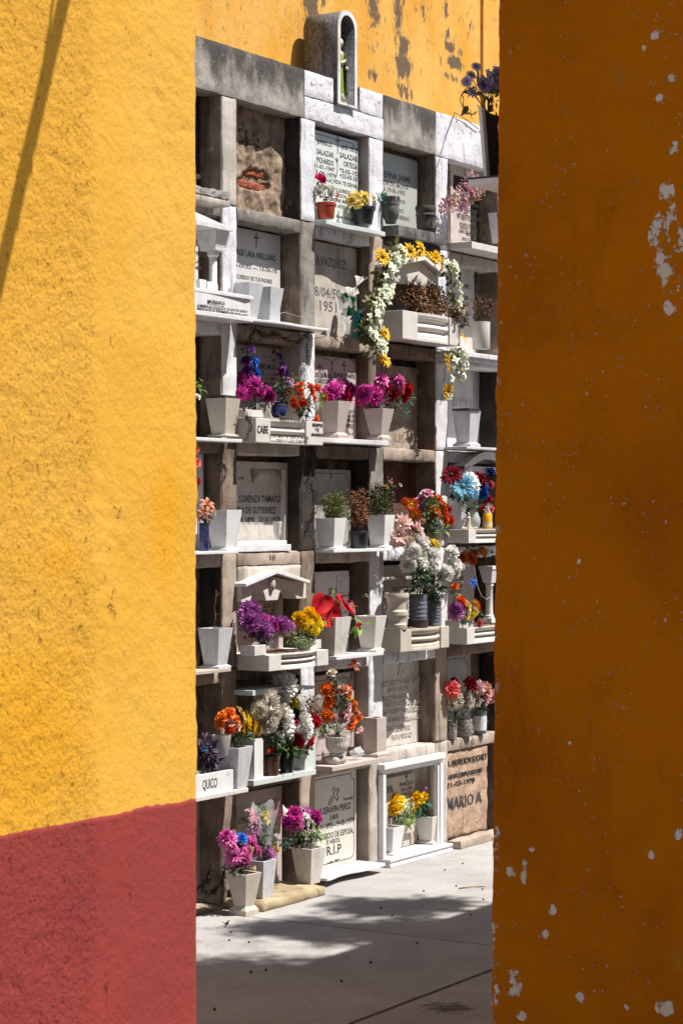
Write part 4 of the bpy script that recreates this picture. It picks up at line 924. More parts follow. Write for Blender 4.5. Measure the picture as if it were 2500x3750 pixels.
bouquet('branch of pink and white blossoms hanging across the upper right pillar', 4, (1330, 330), [('carnation', 'palepink', 1180, 340, 40), ('carnation', 'blossom', 1250, 270, 44), ('carnation', 'palepink', 1020, 360, 34), ('carnation', 'blossom', 1150, 410, 38), ('carnation', 'palepink', 1200, 200, 34), ('spray', 'blossom', 1215, 150, 62), ('spray', 'blossom', 1150, 230, 62), ('spray', 'palepink', 1265, 120, 45), ('spray', 'blossom', 1200, 300, 66), ('spray', 'palepink', 1290, 240, 62), ('spray', 'blossom', 1170, 370, 60), ('spray', 'blossom', 1145, 440, 55), ('spray', 'blossom', 1190, 435, 45),
         ('spray', 'palepink', 1045, 345, 50), ('spray', 'blossom', 985, 385, 58), ('spray', 'palepink', 990, 440, 42), ('small', 'yellow', 1240, 165, 18), ('small', 'yellow', 1305, 160, 18), ('small', 'yellow', 1060, 305, 18), ('small', 'yellow', 1075, 365, 22), ('spray', 'palepink', 1340, 260, 38), ('spray', 'palepink', 1120, 290, 45)], .13,
        [('leaf_olive', 1150, 300, 130, 100, 18, 40)], 'blossom branch', 'blossom_branch', stems='drystem', sr=.0012)
m_, f_ = vine('thin dark cable dangling across the whitewashed wall at the top right', 2, [(1310, 1235), (1200, 1150), (1085, 1075), (1000, 1300), (925, 1568), (915, 1610)], .012, 'cable', 'cable', 'wirem', 1, .0028, .002)

# ================================================================== row 1
# A1 memorial
wq = .02; uA = at(3, 315, 1240, .06)[0]
T = thing('marble_memorial', 'white marble memorial at the left, canopy on a small column above lettered trough', 'memorial', uA-.40, 0, at(3, 0, 1235, .06)[1]); f = Fr(T, uA-.40, 0, at(3, 0, 1235, .06)[1])
c = f.L(3, 405, 650, .14); d = f.L(3, 65, 545, .14)
MB().slab([(-.45, .10), (-.45, -.14), (c.x, -.14), (c.x, .10)], c.z, c.z+.026).build('canopy', M['marble'], T, bevel=.003)
m = MB(); m.prism([(-.45, c.z+.026), (c.x-.02, c.z+.026), (-.05, c.z+.085), (-.45, c.z+.10)], -.12, .08); m.build('canopy_top', M['marble'], T, bevel=.003)
cc = f.L(3, 210, 1210, .05); hs = .0
col_ = MB().lathe([(.024, .022), (.024, .06), (.020, .065), (.021, .3), (.020, (c.z-.13)), (.030, c.z-.12), (.030, c.z-.108), (.026, c.z-.10)], cc.x, -.05, 0, 20).build('column', M['marble'], T, smooth=True)
MB().box(cc.x-.038, cc.x+.038, -.088, -.012, -.0, .022).build('column_base', M['marble'], col_, bevel=.002)
MB().taper(cc.x, -.05, c.z-.098, c.z-.08, .048, .048, .05, .05).taper(cc.x, -.05, c.z-.08, c.z-.001, .05, .05, .066, .066).build('capital', M['marble'], col_, bevel=.002)
MB().box(-.42, .385, .09, .105, 0, c.z).build('back_slab', M['marble_warm'], T)
words([('LO', 20, 92, 745, 42), ('1997', 0, 102, 868, 44), ('LA', 30, 92, 945, 44), ('1949', -10, 98, 1005, 44)], 3, -.09, T, f, 'ink', .0012)
cr_ = f.L(3, 590, 1300, .14); cb = f.L(3, 580, 1510, .14)
t_ = MB().slab([(-.45, .05), (-.45, -.135)]+[(-.45+(cr_.x+.43)*i/12, -.135-.012*math.sin(PI*i/12)) for i in range(13)]+[(cr_.x, -.125), (cr_.x, .05)], cb.z+.022, cr_.z-.004).build('trough', M['marble'], T, bevel=.002)
MB().slab([(-.45, .05), (-.45, -.145), (cr_.x-.06, -.150), (cr_.x+.012, -.138), (cr_.x+.012, .05)], cr_.z-.003, cr_.z+.018).build('rim', M['marble'], t_, bevel=.004)
MB().slab([(-.45, .05), (-.45, -.150), (cr_.x-.06, -.155), (cr_.x+.006, -.14), (cr_.x+.006, .05)], cb.z-.004, cb.z+.021).build('base_moulding', M['marble'], t_, bevel=.004)
words([('MORENITA', 160, 325, 1330, 34), ('LA MUERTE DE LOS JUSTOS A LOS OJOS DEL SEÑOR Y', 60, 545, 1364, 25), ('MEJOR DE TI Y EL SUFRIMIENTO TE LLEVO A DIOS', 60, 548, 1402, 28)], 3, .1495, T, f, 'ink', .0014)
u, z, sc = at(3, 130, 1240, .10); T = thing('marble_book', 'small open marble book standing on the lettered trough', 'book ornament', u, .10, z+.006); MB().taper(-.03, 0, 0, .06, .022, .012, .03, .012).taper(.03, 0, 0, .055, .022, .012, .028, .012).build('pages', M['marble'], T, bevel=.002)
# B1
T, f = plaque('white plaque with small dark cross and bold name behind two empty stone vases', 1, 1, marble('warm_white_marble', (.66, .64, .63), (.52, .50, .50), 5, .35, .4, (.35, .28, .22), .4), -.112, (.0, .035, .0, .01))
words([('JORGE LARA ARELLANO', 390, 808, 862, 62), ('28-IX-52 --- 13-IX-75', 395, 820, 978, 36), ('RECUERDO DE TUS PADRES', 400, 772, 1088, 40)], 3, -.112, T, f)
b = MB(); c = f.L(3, 623, 797, -.112); cross(b, c.x, -.0002, c.z, .075, .052, .007); b.build('cross', M['ink'], T)
_, zs = shelf('long wavy white marble shelf with two empty square vases, running over the second pillar', 3, 590, 1478, 1320, 26, .10, M['marble'], wave=.018)
square_vase('empty square marble vase, left one of the pair beside the white plaque with a cross', 3, 542, 1468, .07, .135, .085, 345, M['marble_grey'], wz=zs)
square_vase('empty square marble vase, right one of the pair, its left side in deep shade', 3, 742, 1480, .07, .135, .09, 330, M['marble_grey'], wz=zs)
vine('loose bent silver wire lying across the wavy marble shelf', 3, [(830, 1445), (890, 1420), (960, 1440), (1060, 1465), (1200, 1470), (1330, 1462), (1420, 1438), (1500, 1400)], .06, 'wire', 'wire', 'wirel', 1, .0013, .004)
# C1
T, f = plaque('rough brown cement plaque with worn scratched hand lettering', 2, 1, M['pale'], -.075, (.0, .02, .0, .01))
words([('A.VAZQUEZ', 1190, 1480, 960, 90), ('8/04/50', 1180, 1425, 1258, 95), ('1951', 1230, 1390, 1400, 100)], 3, -.075, T, f, 'ink_soft', .0012, 'scratched_letters')
T, u, w, z = round_pot('tall teal foil wrapped vase holding green roses', 'foil_vase', 'vase', 4, 150, 1540, .05, 50, 42, 250, M['leaf_teal'], -1, soil=False)
T.location = world(u, w, at(4, 0, 1660, .05)[1]+.01)
bouquet('metallic green roses with white calla lilies standing in the teal foil vase', 4, (130, 1450), [('rose', 'green', 30, 1280, 48), ('rose', 'green', 105, 1300, 50), ('rose', 'green', 60, 1415, 52), ('calla', 'white', 150, 1160, 78), ('calla', 'white', 65, 1255, 66), ('calla', 'white', 120, 1260, 50), ('rose', 'teal', 150, 1430, 48)], .06, [('leaf_teal', 150, 1440, 50, 90, 14, 80)], wj=.02)
# cellophane sleeve
gl = NT('clear_cellophane'); gl.done((.95, .97, .98), .08, None, Alpha=.30, Specular_IOR_Level=.8); M['cello'] = gl.m
def sleeve(label, k, xc, yt, yb, w, rt, rb, seed=1):
    u, z, sc = at(k, xc, yb, w); T = thing('cellophane_sleeve', label, 'wrapping', u, w, z); H = (yb-yt)/sc; m = MB(); r = random.Random(seed); vs = []
    for i in range(9):
        for j in range(26):
            a = 2*PI*j/25*.94; rr = (rb+(rt-rb)*(i/8)**1.4)/sc*(1+.12*noise.noise(Vector((math.cos(a)*3, math.sin(a)*3, i*.7+seed)))+.05*math.sin(j*1.9)); vs.append((rr*math.cos(a), rr*.7*math.sin(a), H*i/8*(1+.10*math.sin(j*.9)*(i/8))))
    m.add(vs, [(i*26+j, i*26+j+1, (i+1)*26+j+1, (i+1)*26+j) for i in range(8) for j in range(25)]); m.build('film', M['cello'], T, smooth=2); return T
sleeve('crumpled clear plastic sleeve lying against the scratched brown plaque', 3, 1450, 1270, 1500, .05, 95, 40, 3)
sleeve('white plastic wrapping below the green roses', 3, 1490, 1490, 1630, .07, 60, 30, 5)
# D1 shrine
T, f = plaque('white marble plaque with a date in October, deep inside the flower framed shrine', 3, 1, M['marble_pink'], -.08, (.0, .03, .0, .03))
words([('8-X-2021', 560, 730, 1085, 34), ('J. PARRA MONTIEL', 450, 728, 1140, 36), ('1951', 610, 680, 1180, 30)], 4, -.08, T, f)
wf = .12; a = at(4, 575, 905, wf); b_ = at(4, 985, 1000, wf); ap = at(4, 800, 885, wf)
T = thing('marble_canopy', 'white marble gable canopy framed by sunflowers and white blossoms', 'canopy', ap[0], 0, 0); f = Fr(T, ap[0], 0, 0)
hl = ap[0]-a[0]-.03; hr = at(4, 1000, 1010, wf)[0]-ap[0]; za, ze = ap[1], ap[1]-.075
MB().prism([(-hl-.13, ze-.0), (0, za-.0), (hr, ze), (hr, ze-.022), (0, za-.022), (-hl-.13, ze-.022)], -wf, .06).build('gable_slab', M['marble'], T, bevel=.003)
MB().prism([(-hl-.11, ze-.095), (-hl-.11, ze-.023), (0, za-.024), (hr-.03, ze-.026), (hr-.03, ze-.095)], -wf+.035, .05).build('gable_front', M['marble_warm'], T, bevel=.003)
T, uu, zz, HH = fluted('white carved stone planter full of dried brown flowers under the sunflower canopy', 4, 585, 1398, 1672, 1135, .15, M['terr_white'], wb=-.08, bulge=.02, l=.25, r_=.19)
T, f = dry('heap of dried brown flowers and straw filling the white carved planter', 4, (830, 1470), (820, 1310), (300, 165), .08, 420, 'drystem', 'drystraw', .05)
dry('', 4, (830, 1470), (640, 1240), (120, 110), .06, 45, 'drystem', 'drystem', .06, T=T, f=f)
dry('', 4, (1080, 1500), (1110, 1440), (80, 130), .14, 70, 'drystem', 'drystraw', .05, T=T, f=f)
# the garland
def garland(label, path, k, w, dens, suns, extra=(), seed=1, col='whitegreen', lf='leaf_olive', wid=55, n=50):
    T, f = vine(label, k, path, w, 'garland', 'flower_garland', 'leaf_dark', 2, .0016, .01); r = random.Random(seed)
    P = [f.L(k, p[0], p[1], w) for p in path]; sc = at(k, path[0][0], path[0][1], w)[2]; lm = MB(); seglen = [(P[i+1]-P[i]).length for i in range(len(P)-1)]; tot = sum(seglen)
    for i in range(n):
        s = (i+.5)/n*tot; j = 0
        while j < len(seglen)-1 and s > seglen[j]: s -= seglen[j]; j += 1
        p = P[j].lerp(P[j+1], min(1, s/seglen[j]))+Vector((r.uniform(-1, 1)*wid/sc, r.uniform(-.035, .01), r.uniform(-1, 1)*wid/sc*.6))
        share('blossom', bloom_mesh('small', col), T, p+Vector((0, -.03, 0)), facing((r.uniform(-.6, .6), -1, r.uniform(-.4, .7)), r), r.uniform(38, 50)/sc)
        if r.random() < dens: leaves(lm, p+Vector((0, .01, 0)), (.03, .015, .03), 3, .040, r, 0, .3, .62)
    for (ty, c, a, b, rad) in suns: p = f.L(k, a, b, w+.03); share('bloom', bloom_mesh(ty, c), T, p, facing((r.uniform(-.4, .4), -1, r.uniform(-.2, .6)), r), rad/sc*1.2)
    lm.build('leaves', M[lf], T, smooth=True); return T
garland('thick garland of white blossoms hanging down left of the gable canopy, sunflowers at its tail', [(520, 800), (500, 900), (440, 960), (400, 1100), (390, 1220), (330, 1300), (300, 1400), (270, 1480), (240, 1600), (290, 1700), (330, 1800)], 4, .15, .9,
        [('sunflower', 'sunflower', 385, 890, 86), ('sunflower', 'sunflower', 410, 1620, 78), ('sunflower', 'sunflower', 405, 1870, 82)], seed=3, wid=82, n=150)
garland('sunflowers and white blossoms trailing along the gable canopy and down its right side', [(930, 930), (1040, 1000), (1040, 1120), (1060, 1230), (1070, 1330), (1090, 1440)], 4, .15, .7,
        [('sunflower', 'sunflower', 570, 860, 72), ('sunflower', 'sunflower', 650, 835, 76), ('lily', 'sunflower', 700, 870, 60), ('sunflower', 'sunflower', 755, 815, 82), ('sunflower', 'gold', 900, 895, 66), ('sunflower', 'sunflower', 955, 955, 62), ('sunflower', 'sunflower', 835, 880, 45)], seed=5, wid=34, n=22)
garland('lower right tail of the garland, yellow flowers beside the whitewashed pillar', [(1100, 190), (1010, 240), (1000, 330), (985, 430), (980, 560), (940, 740)], 6, .14, .35,
        [('lily', 'sunflower', 1165, 95, 48), ('lily', 'sunflower', 1010, 300, 55), ('lily', 'sunflower', 1015, 385, 55), ('sunflower', 'sunflower', 1015, 600, 72), ('lily', 'sunflower', 1010, 660, 45)], seed=8, wid=10, n=4)
garland('small white blossom strand hanging beside the whitewashed pillar', [(1110, 230), (1110, 330), (1100, 420), (1120, 500)], 6, .14, .5, [], seed=9, wid=30, n=16)
# E1
T, f = plaque('white tiled plaque with cursive script and two dark wreath ornaments', 4, 1, M['marble_warm'], -.112, (.0, .12, .0, .0))
words([('1989', 1160, 1218, 1190, 46), ('Mario Ulloa', 1020, 1212, 1272, 62), ('Ramirez', 1030, 1165, 1340, 56), ('Familia', 1060, 1165, 1370, 40), ('con todo amor', 1100, 1225, 1440, 30), ('tus hijos', 1120, 1218, 1480, 26), ('Te amamos', 1120, 1220, 1540, 26)], 4, -.112, T, f)
for (a, b) in ((1120, 1100), (1278, 1130)):
    m = MB(); c = f.L(4, a, b, -.075); r = random.Random(a)
    for i in range(46): m.blob((c.x+r.gauss(0, .010), c.y-.004, c.z+.022+r.gauss(0, .018)), .005, 5, 4)
    m.tube([c+Vector((0, 0, .03)), c+Vector((.002, 0, -.05))], .003, 5); m.build('wreath_ornament', M['leaf_dark'], T, smooth=True)
T, u, w, z = round_pot('tall cream ceramic vase painted with a green leafy tree', 'painted_vase', 'vase', 6, 1335, 205, .10, 84, 84, 260, M['terr_white'], -1)
m = MB(); r = random.Random(4)
for i in range(70):
    a = -PI/2+r.gauss(.35, .22); zz = .085+r.gauss(0, .028); m.petal((math.cos(a)*.0497, math.sin(a)*.0497, zz), (r.uniform(-1, 1)*-math.sin(a), r.uniform(-1, 1)*math.cos(a), r.uniform(-1, 1)), (math.cos(a), math.sin(a), 0), .014, .009, .0, .0, 2, 0)
m.build('painted_tree', M['leaf_blue'], T)
dry('dark withered flowers drooping from the painted vase beside the orange wall', 6, (1335, -50), (1350, -170), (120, 150), .09, 60, 'drydark', 'drystem', .04, seedheads=5)
u0 = at(6, 1040, 215, .12)[0]; zt = at(6, 1110, 222, .12)[1]; zb2 = at(6, 1110, 350, .12)[1]
T = thing('white_cornice_shelf', 'bright white stepped cornice shelf under the painted vase', 'shelf', u0+.4, 0, zb2, 'grave shelves')
hh = zt-zb2; MB().prism([(-.36, hh), (.5, hh), (.5, hh*.62), (-.36, hh*.62)], -.14, .10).prism([(-.34, hh*.61), (.5, hh*.61), (.5, hh*.3), (-.34, hh*.3)], -.125, .10).prism([(-.31, hh*.29), (.5, hh*.29), (.5, 0), (-.31, 0)], -.105, .10).build('mouldings', M['white_soft'], T, bevel=.006)
# ================================================================== row 2
# A2
shelf('white marble shelf at the left holding a square vase with a black rim', 5, -60, 1040, 490, 34, .11, M['marble'])
square_vase('square beige stone vase with a black plastic rim at the left edge', 5, 325, 1040, .085, .128, .085, 365, M['terr'], foot=.014, insert=(M['rubber'], .016))
bouquet('green leaves and one white blossom peeking past the edge of the yellow wall', 5, (20, 900), [('rose', 'white', 68, 655, 30)], .08, [('leaf_bright', 80, 520, 40, 60, 9, 60), ('leaf_bright', 92, 590, 30, 30, 6, 66)])
# B2
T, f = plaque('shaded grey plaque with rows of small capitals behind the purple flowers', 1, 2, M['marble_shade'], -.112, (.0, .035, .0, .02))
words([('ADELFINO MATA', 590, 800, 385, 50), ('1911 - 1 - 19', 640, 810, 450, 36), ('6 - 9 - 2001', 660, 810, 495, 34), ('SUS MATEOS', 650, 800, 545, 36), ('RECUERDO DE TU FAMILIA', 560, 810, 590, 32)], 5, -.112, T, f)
T, uu, zz, HH = fluted('white lettered planter with two carved grooves under the orange roses', 5, 620, 862, 1095, 1262, .115, M['terr_white'], l=.21, r_=.26, grooves=2); f = Fr(T, uu, 0, zz)
words([('CABE', 632, 736, 1006, 76), ('NUNCA TE OLVIDARE', 848, 1088, 903, 32), ('JUAN MARTIN GARCIA MATA', 752, 1120, 1053, 36), ('*11-11-72 +22-10', 820, 1110, 1088, 24), ('SIEMPRE', 1158, 1258, 945, 32), ('TE', 1186, 1222, 990, 30), ('AMAREMOS', 1146, 1264, 1036, 30)], 5, .1162, T, f)
u, z, sc = at(5, 585, 860, .09); T = thing('small_stone_block', 'small whitish stone block at the left end of the lettered planter', 'stone block', u, .06, z+.004); MB().box(-.07, .10, -.03, .05, 0, .036).build('block', M['terr_white'], T, bevel=.003)
bouquet('deep magenta shaggy flowers mixed with bright blue ones in the shaded niche', 5, (620, 850), [('dahlia', 'magenta', 620, 550, 85), ('dahlia', 'magenta', 535, 630, 95), ('dahlia', 'magenta', 680, 630, 70), ('dahlia', 'magenta', 770, 655, 85), ('dahlia', 'magenta', 480, 640, 62), ('dahlia', 'blue', 640, 420, 70), ('dahlia', 'blue', 610, 300, 60), ('dahlia', 'violet', 560, 410, 60), ('dahlia', 'violet', 540, 300, 60), ('dahlia', 'magdark', 490, 480, 58), ('dahlia', 'violet', 575, 190, 48)], .02,
        [('leaf_dark', 640, 740, 170, 50, 40, 60), ('leaf_dark', 540, 200, 70, 100, 18, 50)], up=.3)
bouquet('spray of dark violet flowers and leaves against the shaded grey plaque', 5, (880, 760), [('lily', 'violet', 850, 260, 62), ('lily', 'violet', 895, 360, 60), ('lily', 'magdark', 865, 430, 58), ('lily', 'violet', 925, 440, 50)], -.02, [('leaf_purple', 780, 280, 40, 40, 8, 60), ('leaf_purple', 870, 440, 70, 60, 14, 60)])
T, u, w, z = round_pot('round dark blue glazed jar between the magenta flowers and the orange roses', 'glazed_jar', 'jar', 5, 843, 862, .06, 48, 82, 150, M['blue_jar'], prof=[(.62, 0), (.86, .12), (1., .36), (.98, .55), (.80, .76), (.62, .86), (.60, .94), (.70, 1.0)])
bouquet('green leafy spray with small violet blossoms standing in the blue jar', 5, (850, 720), [('spray', 'mauve', 965, 525, 40), ('spray', 'violet', 880, 650, 42), ('spray', 'violet', 935, 520, 34)], .07, [('leaf', 870, 560, 70, 80, 30, 62), ('leaf_dark', 900, 640, 70, 80, 26, 60), ('leaf_bright', 980, 480, 40, 50, 10, 50)])
rs_ = [(1050, 545, 44), (985, 565, 40), (935, 605, 40), (1040, 605, 38), (1055, 645, 42), (1145, 560, 48), (1210, 575, 46), (1160, 610, 42), (1180, 675, 44), (990, 740, 42), (1070, 725, 46), (980, 690, 36), (1280, 665, 44), (1195, 872, 44)]
bouquet('orange rosebuds spilling right over the lettered planter with fine green sprigs', 5, (1040, 830), [('rose', 'redorange', a, b, r) for a, b, r in rs_], .08,
        [('leaf', 1000, 610, 90, 70, 18, 60), ('leaf_dark', 1070, 760, 130, 80, 46, 60), ('leaf_bright', 1215, 700, 60, 100, 60, 26), ('leaf_dark', 1190, 890, 80, 50, 14, 60), ('fern:leaf_bright', 1225, 700, 60, 60, 7, 70)], up=.3, wj=.035)
vine('dead thorny vine hanging like a curtain around the niche of purple flowers', 5, [(520, 240), (560, 90), (600, 10), (700, 90), (820, 60), (900, 110), (1000, 150), (1080, 90), (1110, 60), (1115, 180), (1100, 300), (1090, 420), (1075, 520)], .02, tang=5, twigs=24, amp=.030)
vine('dead twiggy vine drooping over the left end of the lettered planter', 5, [(500, 760), (520, 850), (560, 900), (570, 960), (540, 1020), (515, 1080)], .13, tang=4, twigs=8, amp=.022)
# C2
T, f = plaque('double arched plaque with two flared crosses behind the magenta flowers', 2, 2, M['marble_pink'], -.07, (.0, .04, .0, .035))
b = MB()
for (a, bb) in ((1228, 430), (1462, 415)): c = f.L(5, a, bb-10, -.07); cross(b, c.x, -.0002, c.z-.005, .055, .042, .0055, 1)
for (a0, a1, yy) in ((1100, 1350, 290), (1350, 1590, 300)):
    p0 = f.L(5, a0, yy+30, -.07); p1 = f.L(5, a1, yy+30, -.07); n = 14
    outline(b, [(p0.x+(p1.x-p0.x)*i/n, p0.z+.034*math.sin(PI*i/n)**.7) for i in range(n+1)], .003, -.0001, closed=False)
pm = f.L(5, 1347, 320, -.07); outline(b, [(pm.x, pm.z), (pm.x, .02)], .003, -.0001, closed=False); b.build('crosses_and_arches', M['ink'], T)
words([('LUIS ISAIAS', 1150, 1335, 468, 46), ('LARA SAUCEDO', 1130, 1338, 520, 42), ('1921-1975', 1180, 1335, 585, 40), ('JUANA RAMIREZ', 1362, 1590, 470, 46), ('RECUERDO', 1400, 1560, 808, 32), ('CON AMOR', 1390, 1560, 852, 32), ('DE SU FAMILIA', 1380, 1555, 895, 32), ('HIJOS Y NIETOS', 1380, 1553, 945, 32)], 5, -.07, T, f)
_, zs = shelf('long white shelf under the two vases of magenta and red flowers', 6, -190, 1050, 452, 46, .10, M['white_soft'])
MG = ('dahlia', 'magenta'); PK = ('dahlia', 'pinkmag'); CR = ('dahlia', 'crimson')
square_vase('footed pinkish stone vase, left one under the magenta flowers', 5, 1395, 1060, .075, .128, .08, 360, M['terr_pink'], foot=.035, wz=zs)
bouquet('magenta and crimson shaggy flowers in the left footed stone vase', 5, (1400, 740), [MG+(1350, 610, 85), PK+(1420, 540, 80), PK+(1480, 520, 66), CR+(1500, 610, 100), MG+(1560, 590, 80), CR+(1510, 680, 80), MG+(1390, 670, 70)], .02, [('leaf_dark', 1420, 680, 90, 40, 24, 50)], up=.1)
square_vase('footed pinkish stone vase, right one under the magenta and red flowers', 6, 378, 1062, .075, .13, .075, 310, M['terr_pink'], foot=.035, wz=zs)
bouquet('magenta and scarlet shaggy flowers with small green sprays in the right footed vase', 6, (350, 750), [MG+(200, 640, 90), PK+(240, 600, 70), CR+(180, 700, 60), MG+(320, 650, 100), PK+(350, 600, 66), PK+(390, 480, 85), MG+(420, 690, 85), CR+(450, 550, 78), PK+(570, 500, 86), ('carnation', 'coral', 560, 590, 70), ('carnation', 'red', 640, 590, 74), ('dahlia', 'red', 510, 630, 78), ('rose', 'red', 600, 670, 58), CR+(330, 720, 60)], .02,
        [('leaf_dark', 520, 730, 110, 50, 36, 50), ('leaf_blue', 640, 680, 90, 70, 60, 26), ('leaf_blue', 610, 800, 45, 70, 40, 24), ('leaf_dark', 350, 715, 100, 30, 20, 50)], up=.1)
# D2
T, f = plaque('worn cement plaque with raised lettering and I.P. at its foot', 3, 2, M['tan'], -.112, (.0, .035, .0, .04))
words([('AMALIA', 650, 735, 430, 46), ('CASTILLO', 520, 775, 615, 78), ('DE SUS', 640, 760, 830, 50), ('HIJOS Y NIETOS', 470, 760, 935, 46), ('I.P.', 512, 605, 1085, 76), ('FAMILIA', 616, 735, 1085, 38)], 6, -.112, T, f, 'tan', .004)
# E2
T, f = plaque('whitewashed panel with faint raised letters behind the black topped vase', 4, 2, M['white_soft'], -.112, (.0, .14, .0, .0))
words([('MARTINEZ', 1064, 1280, 755, 62), ('FAMILIA LOPEZ', 1050, 1270, 700, 34)], 6, -.112, T, f, 'white_soft', .004)
_, zs = shelf('thin white ledge under the black topped vase beside the orange wall', 6, 1190, 1135, 1900, 24, .15, M['white_soft'], z=None)
T, u, w, z = square_vase('footed white marble vase closed by a black slab, at the right edge', 6, 1225, 1150, .12, .125, .09, 345, M['marble_grey'], foot=.028, wz=zs)
MB().box(-.09, .045, -.07, .05, z-zs+.001, z-zs+.014).build('black_lid', M['black_pot'], T, bevel=.001)
# ================================================================== row 3
# A3
T, f = plaque('moulded marble plaque at the left edge reading 2002', 0, 3, M['marble_shade'], -.112, (.0, .12, .0, .10)); fr = MB(); uu = COLS[0]
h = (uu[1]-.12-uu[0])/2; fr.box(h+.002, h+.030, -.02, .02, 0, .50).box(h+.034, h+.056, -.04, .02, 0, .53).box(-h, h+.056, -.04, .02, .50, .535).build('frame', M['marble'], T, bevel=.003)
words([('RIVERA', -100, 145, 1362, 64), ('1951-2002', -130, 150, 1425, 46), ('FELIX', -60, 118, 1510, 58)], 5, -.112, T, f)
_, zs = shelf('white marble shelf at the left below the peach flowers', 7, -60, 578, 455, 30, .11, M['marble'])
square_vase('smooth grey marble vase beside peach coloured lilies at the left', 7, 332, 575, .085, .135, .09, 390, M['marble'], foot=.014, wz=zs)
T, u, w, z = round_pot('slim dark glass vase holding the peach flowers at the left edge', 'glass_vase', 'vase', 7, 125, 575, .06, 52, 48, 270, M['blue_jar'], -1, soil=False); T.location = world(u, w, zs)
bouquet('peach coloured artificial lilies with dark centres at the left edge', 7, (125, 330), [('lily', 'peach', 165, 105, 88), ('lily', 'peach', 215, 165, 66), ('lily', 'peach', 130, 190, 70), ('lily', 'peach', 190, 250, 95), ('bud', 'salmon', 165, 170, 28), ('lily', 'peach', 100, 240, 50)], .08, [('leaf_olive', 110, 230, 60, 60, 14, 50)])
bouquet('red pointed flowers just showing past the yellow wall edge', 5, (10, 1500), [('dahlia', 'coral', 55, 1290, 62), ('dahlia', 'coral', 50, 1145, 52), ('dahlia', 'crimson', 60, 1490, 40)], .10, [])
# B3
T, f = plaque('marble plaque carved with an arch above a long bold name, moulded border', 1, 3, M['marble_warm'], -.112, (.0, .036, .0, .05)); h = (COLS[1][1]-COLS[1][0]-.036)/2
MB().box(h+.001, h+.030, -.028, .02, 0, .44).box(-h, h+.030, -.028, .02, .441, .475).build('moulded_border', M['marble_warm'], T, bevel=.003)
c0 = f.L(5, 575, 1568, -.112); c1 = f.L(5, 865, 1568, -.112); zt = f.L(5, 700, 1360, -.112).z
b = MB(); rr = (c1.x-c0.x)/2; b.ring([(c0.x-.004+(2*rr+.008)*i/14, zt) for i in range(15)], [(c0.x+rr-rr*.92*math.cos(PI*i/14), zt-.075+.062*math.sin(PI*i/14)) for i in range(15)], -.007, -.0005)
b.build('carved_arch', M['marble_warm'], T)
words([('MA. LORENZA TAMAYO', 375, 852, 102, 70), ('VIUDA DE GUTIERREZ', 372, 808, 210, 66), ('10 IX 1890   23 XI 1978', 400, 848, 292, 48)], 7, -.112, T, f); words([('1978', 450, 500, 1455, 30)], 5, -.112, T, f, 'ink_soft', .001, 'small_inscription')
a = at(7, 450, 590, -.01); b_ = at(7, 885, 560, -.01); zt = at(7, 700, 475, -.03)[1]
T = thing('marble_step', 'low white marble block along the floor of the niche with the carved arch', 'stone block', (a[0]+b_[0])/2, 0, ZR[4]+.002); h = (b_[0]-a[0])/2+.06
MB().box(-h, h, .0, .08, 0, .035).box(-h, h-.012, .02, .08, .0355, zt-ZR[4]).build('block', M['marble'], T, bevel=.004)
u, z, sc = at(7, 840, 462, -.02); T = thing('holy_water_cup', 'small white marble holy water cup fixed at the right of the long name plaque', 'holy water cup', u, -.03, z)
MB().lathe([(.006, 0), (.014, .012), (.021, .04), (.0235, .085), (.0245, .088), (.0245, .098), (.020, .098), (.018, .085)], seg=24).build('cup', M['marble'], T, smooth=True)
m = MB(); cross(m, .006, -.0243, .045, .028, .014, .0022); m.build('cross', M['ink_soft'], T)
MB().rbox(-.05, .06, -.012, .012, 0, .007, .01, .001).build('broken_tile', M['terr_pink'], thing('broken_tile', 'thin broken tile lying on the ledge below the holy water cup', 'tile', at(7, 790, 560, .0)[0], -.01, ZR[4]+.003))
# C3
T, f = plaque('grey green plaque with a flared cross behind dried plants', 2, 3, M['marble_shade'], -.08, (.0, .08, .0, .06), border=.022)
b = MB(); c = f.L(5, 1337, 1445, -.08); cross(b, c.x, -.0002, c.z, .10, .05, .008, 1); b.build('cross', M['ink_soft'], T)
_, zs = shelf('white marble shelf with two marble vases and a black pot of dead plants', 7, 1365, 556, 1955, 30, .12, M['marble'])
square_vase('left white marble vase holding bushy dead greenery', 7, 1362, 556, .10, .125, .095, 300, M['marble'], foot=.014, wz=zs)
dry('bushy half dead grey green plant in the left of two marble vases', 7, (1340, 250), (1370, 130), (150, 120), .05, 240, 'leaf_olive', 'leaf_olive', .03, cat='dried plant')
T, u, w, z = round_pot('scuffed black plastic pot between the two white marble vases', 'flower_pot', 'pot', 8, 168, 505, .05, 76, 92, 168, M['black_pot'], 0); T.location = world(u, w, zs)
dry('curly brown dead plant in the black pot between marble vases', 8, (165, 340), (150, 150), (120, 180), .04, 190, 'drystem', 'drystem', .035, cat='dried plant')
square_vase('right white marble vase holding dead twiggy flowers', 8, 402, 552, .10, .12, .09, 318, M['marble'], foot=.016, wz=zs)
T, f = dry('tangled dead flowers with faded lilac heads in the right marble vase', 8, (360, 240), (370, 90), (170, 180), .05, 230, 'drydark', 'leaf_olive', .032, cat='dried plant', seedheads=6)
for (ty, c, a, b_, r_) in (('spray', 'dryrose', 460, -90, 40), ('carnation', 'ivory', 560, -60, 26), ('carnation', 'peach', 425, -40, 30)): p = f.L(8, a, b_, .08); share('bloom', bloom_mesh(ty, c), T, p, facing((0, -1, .4)), r_/1700)
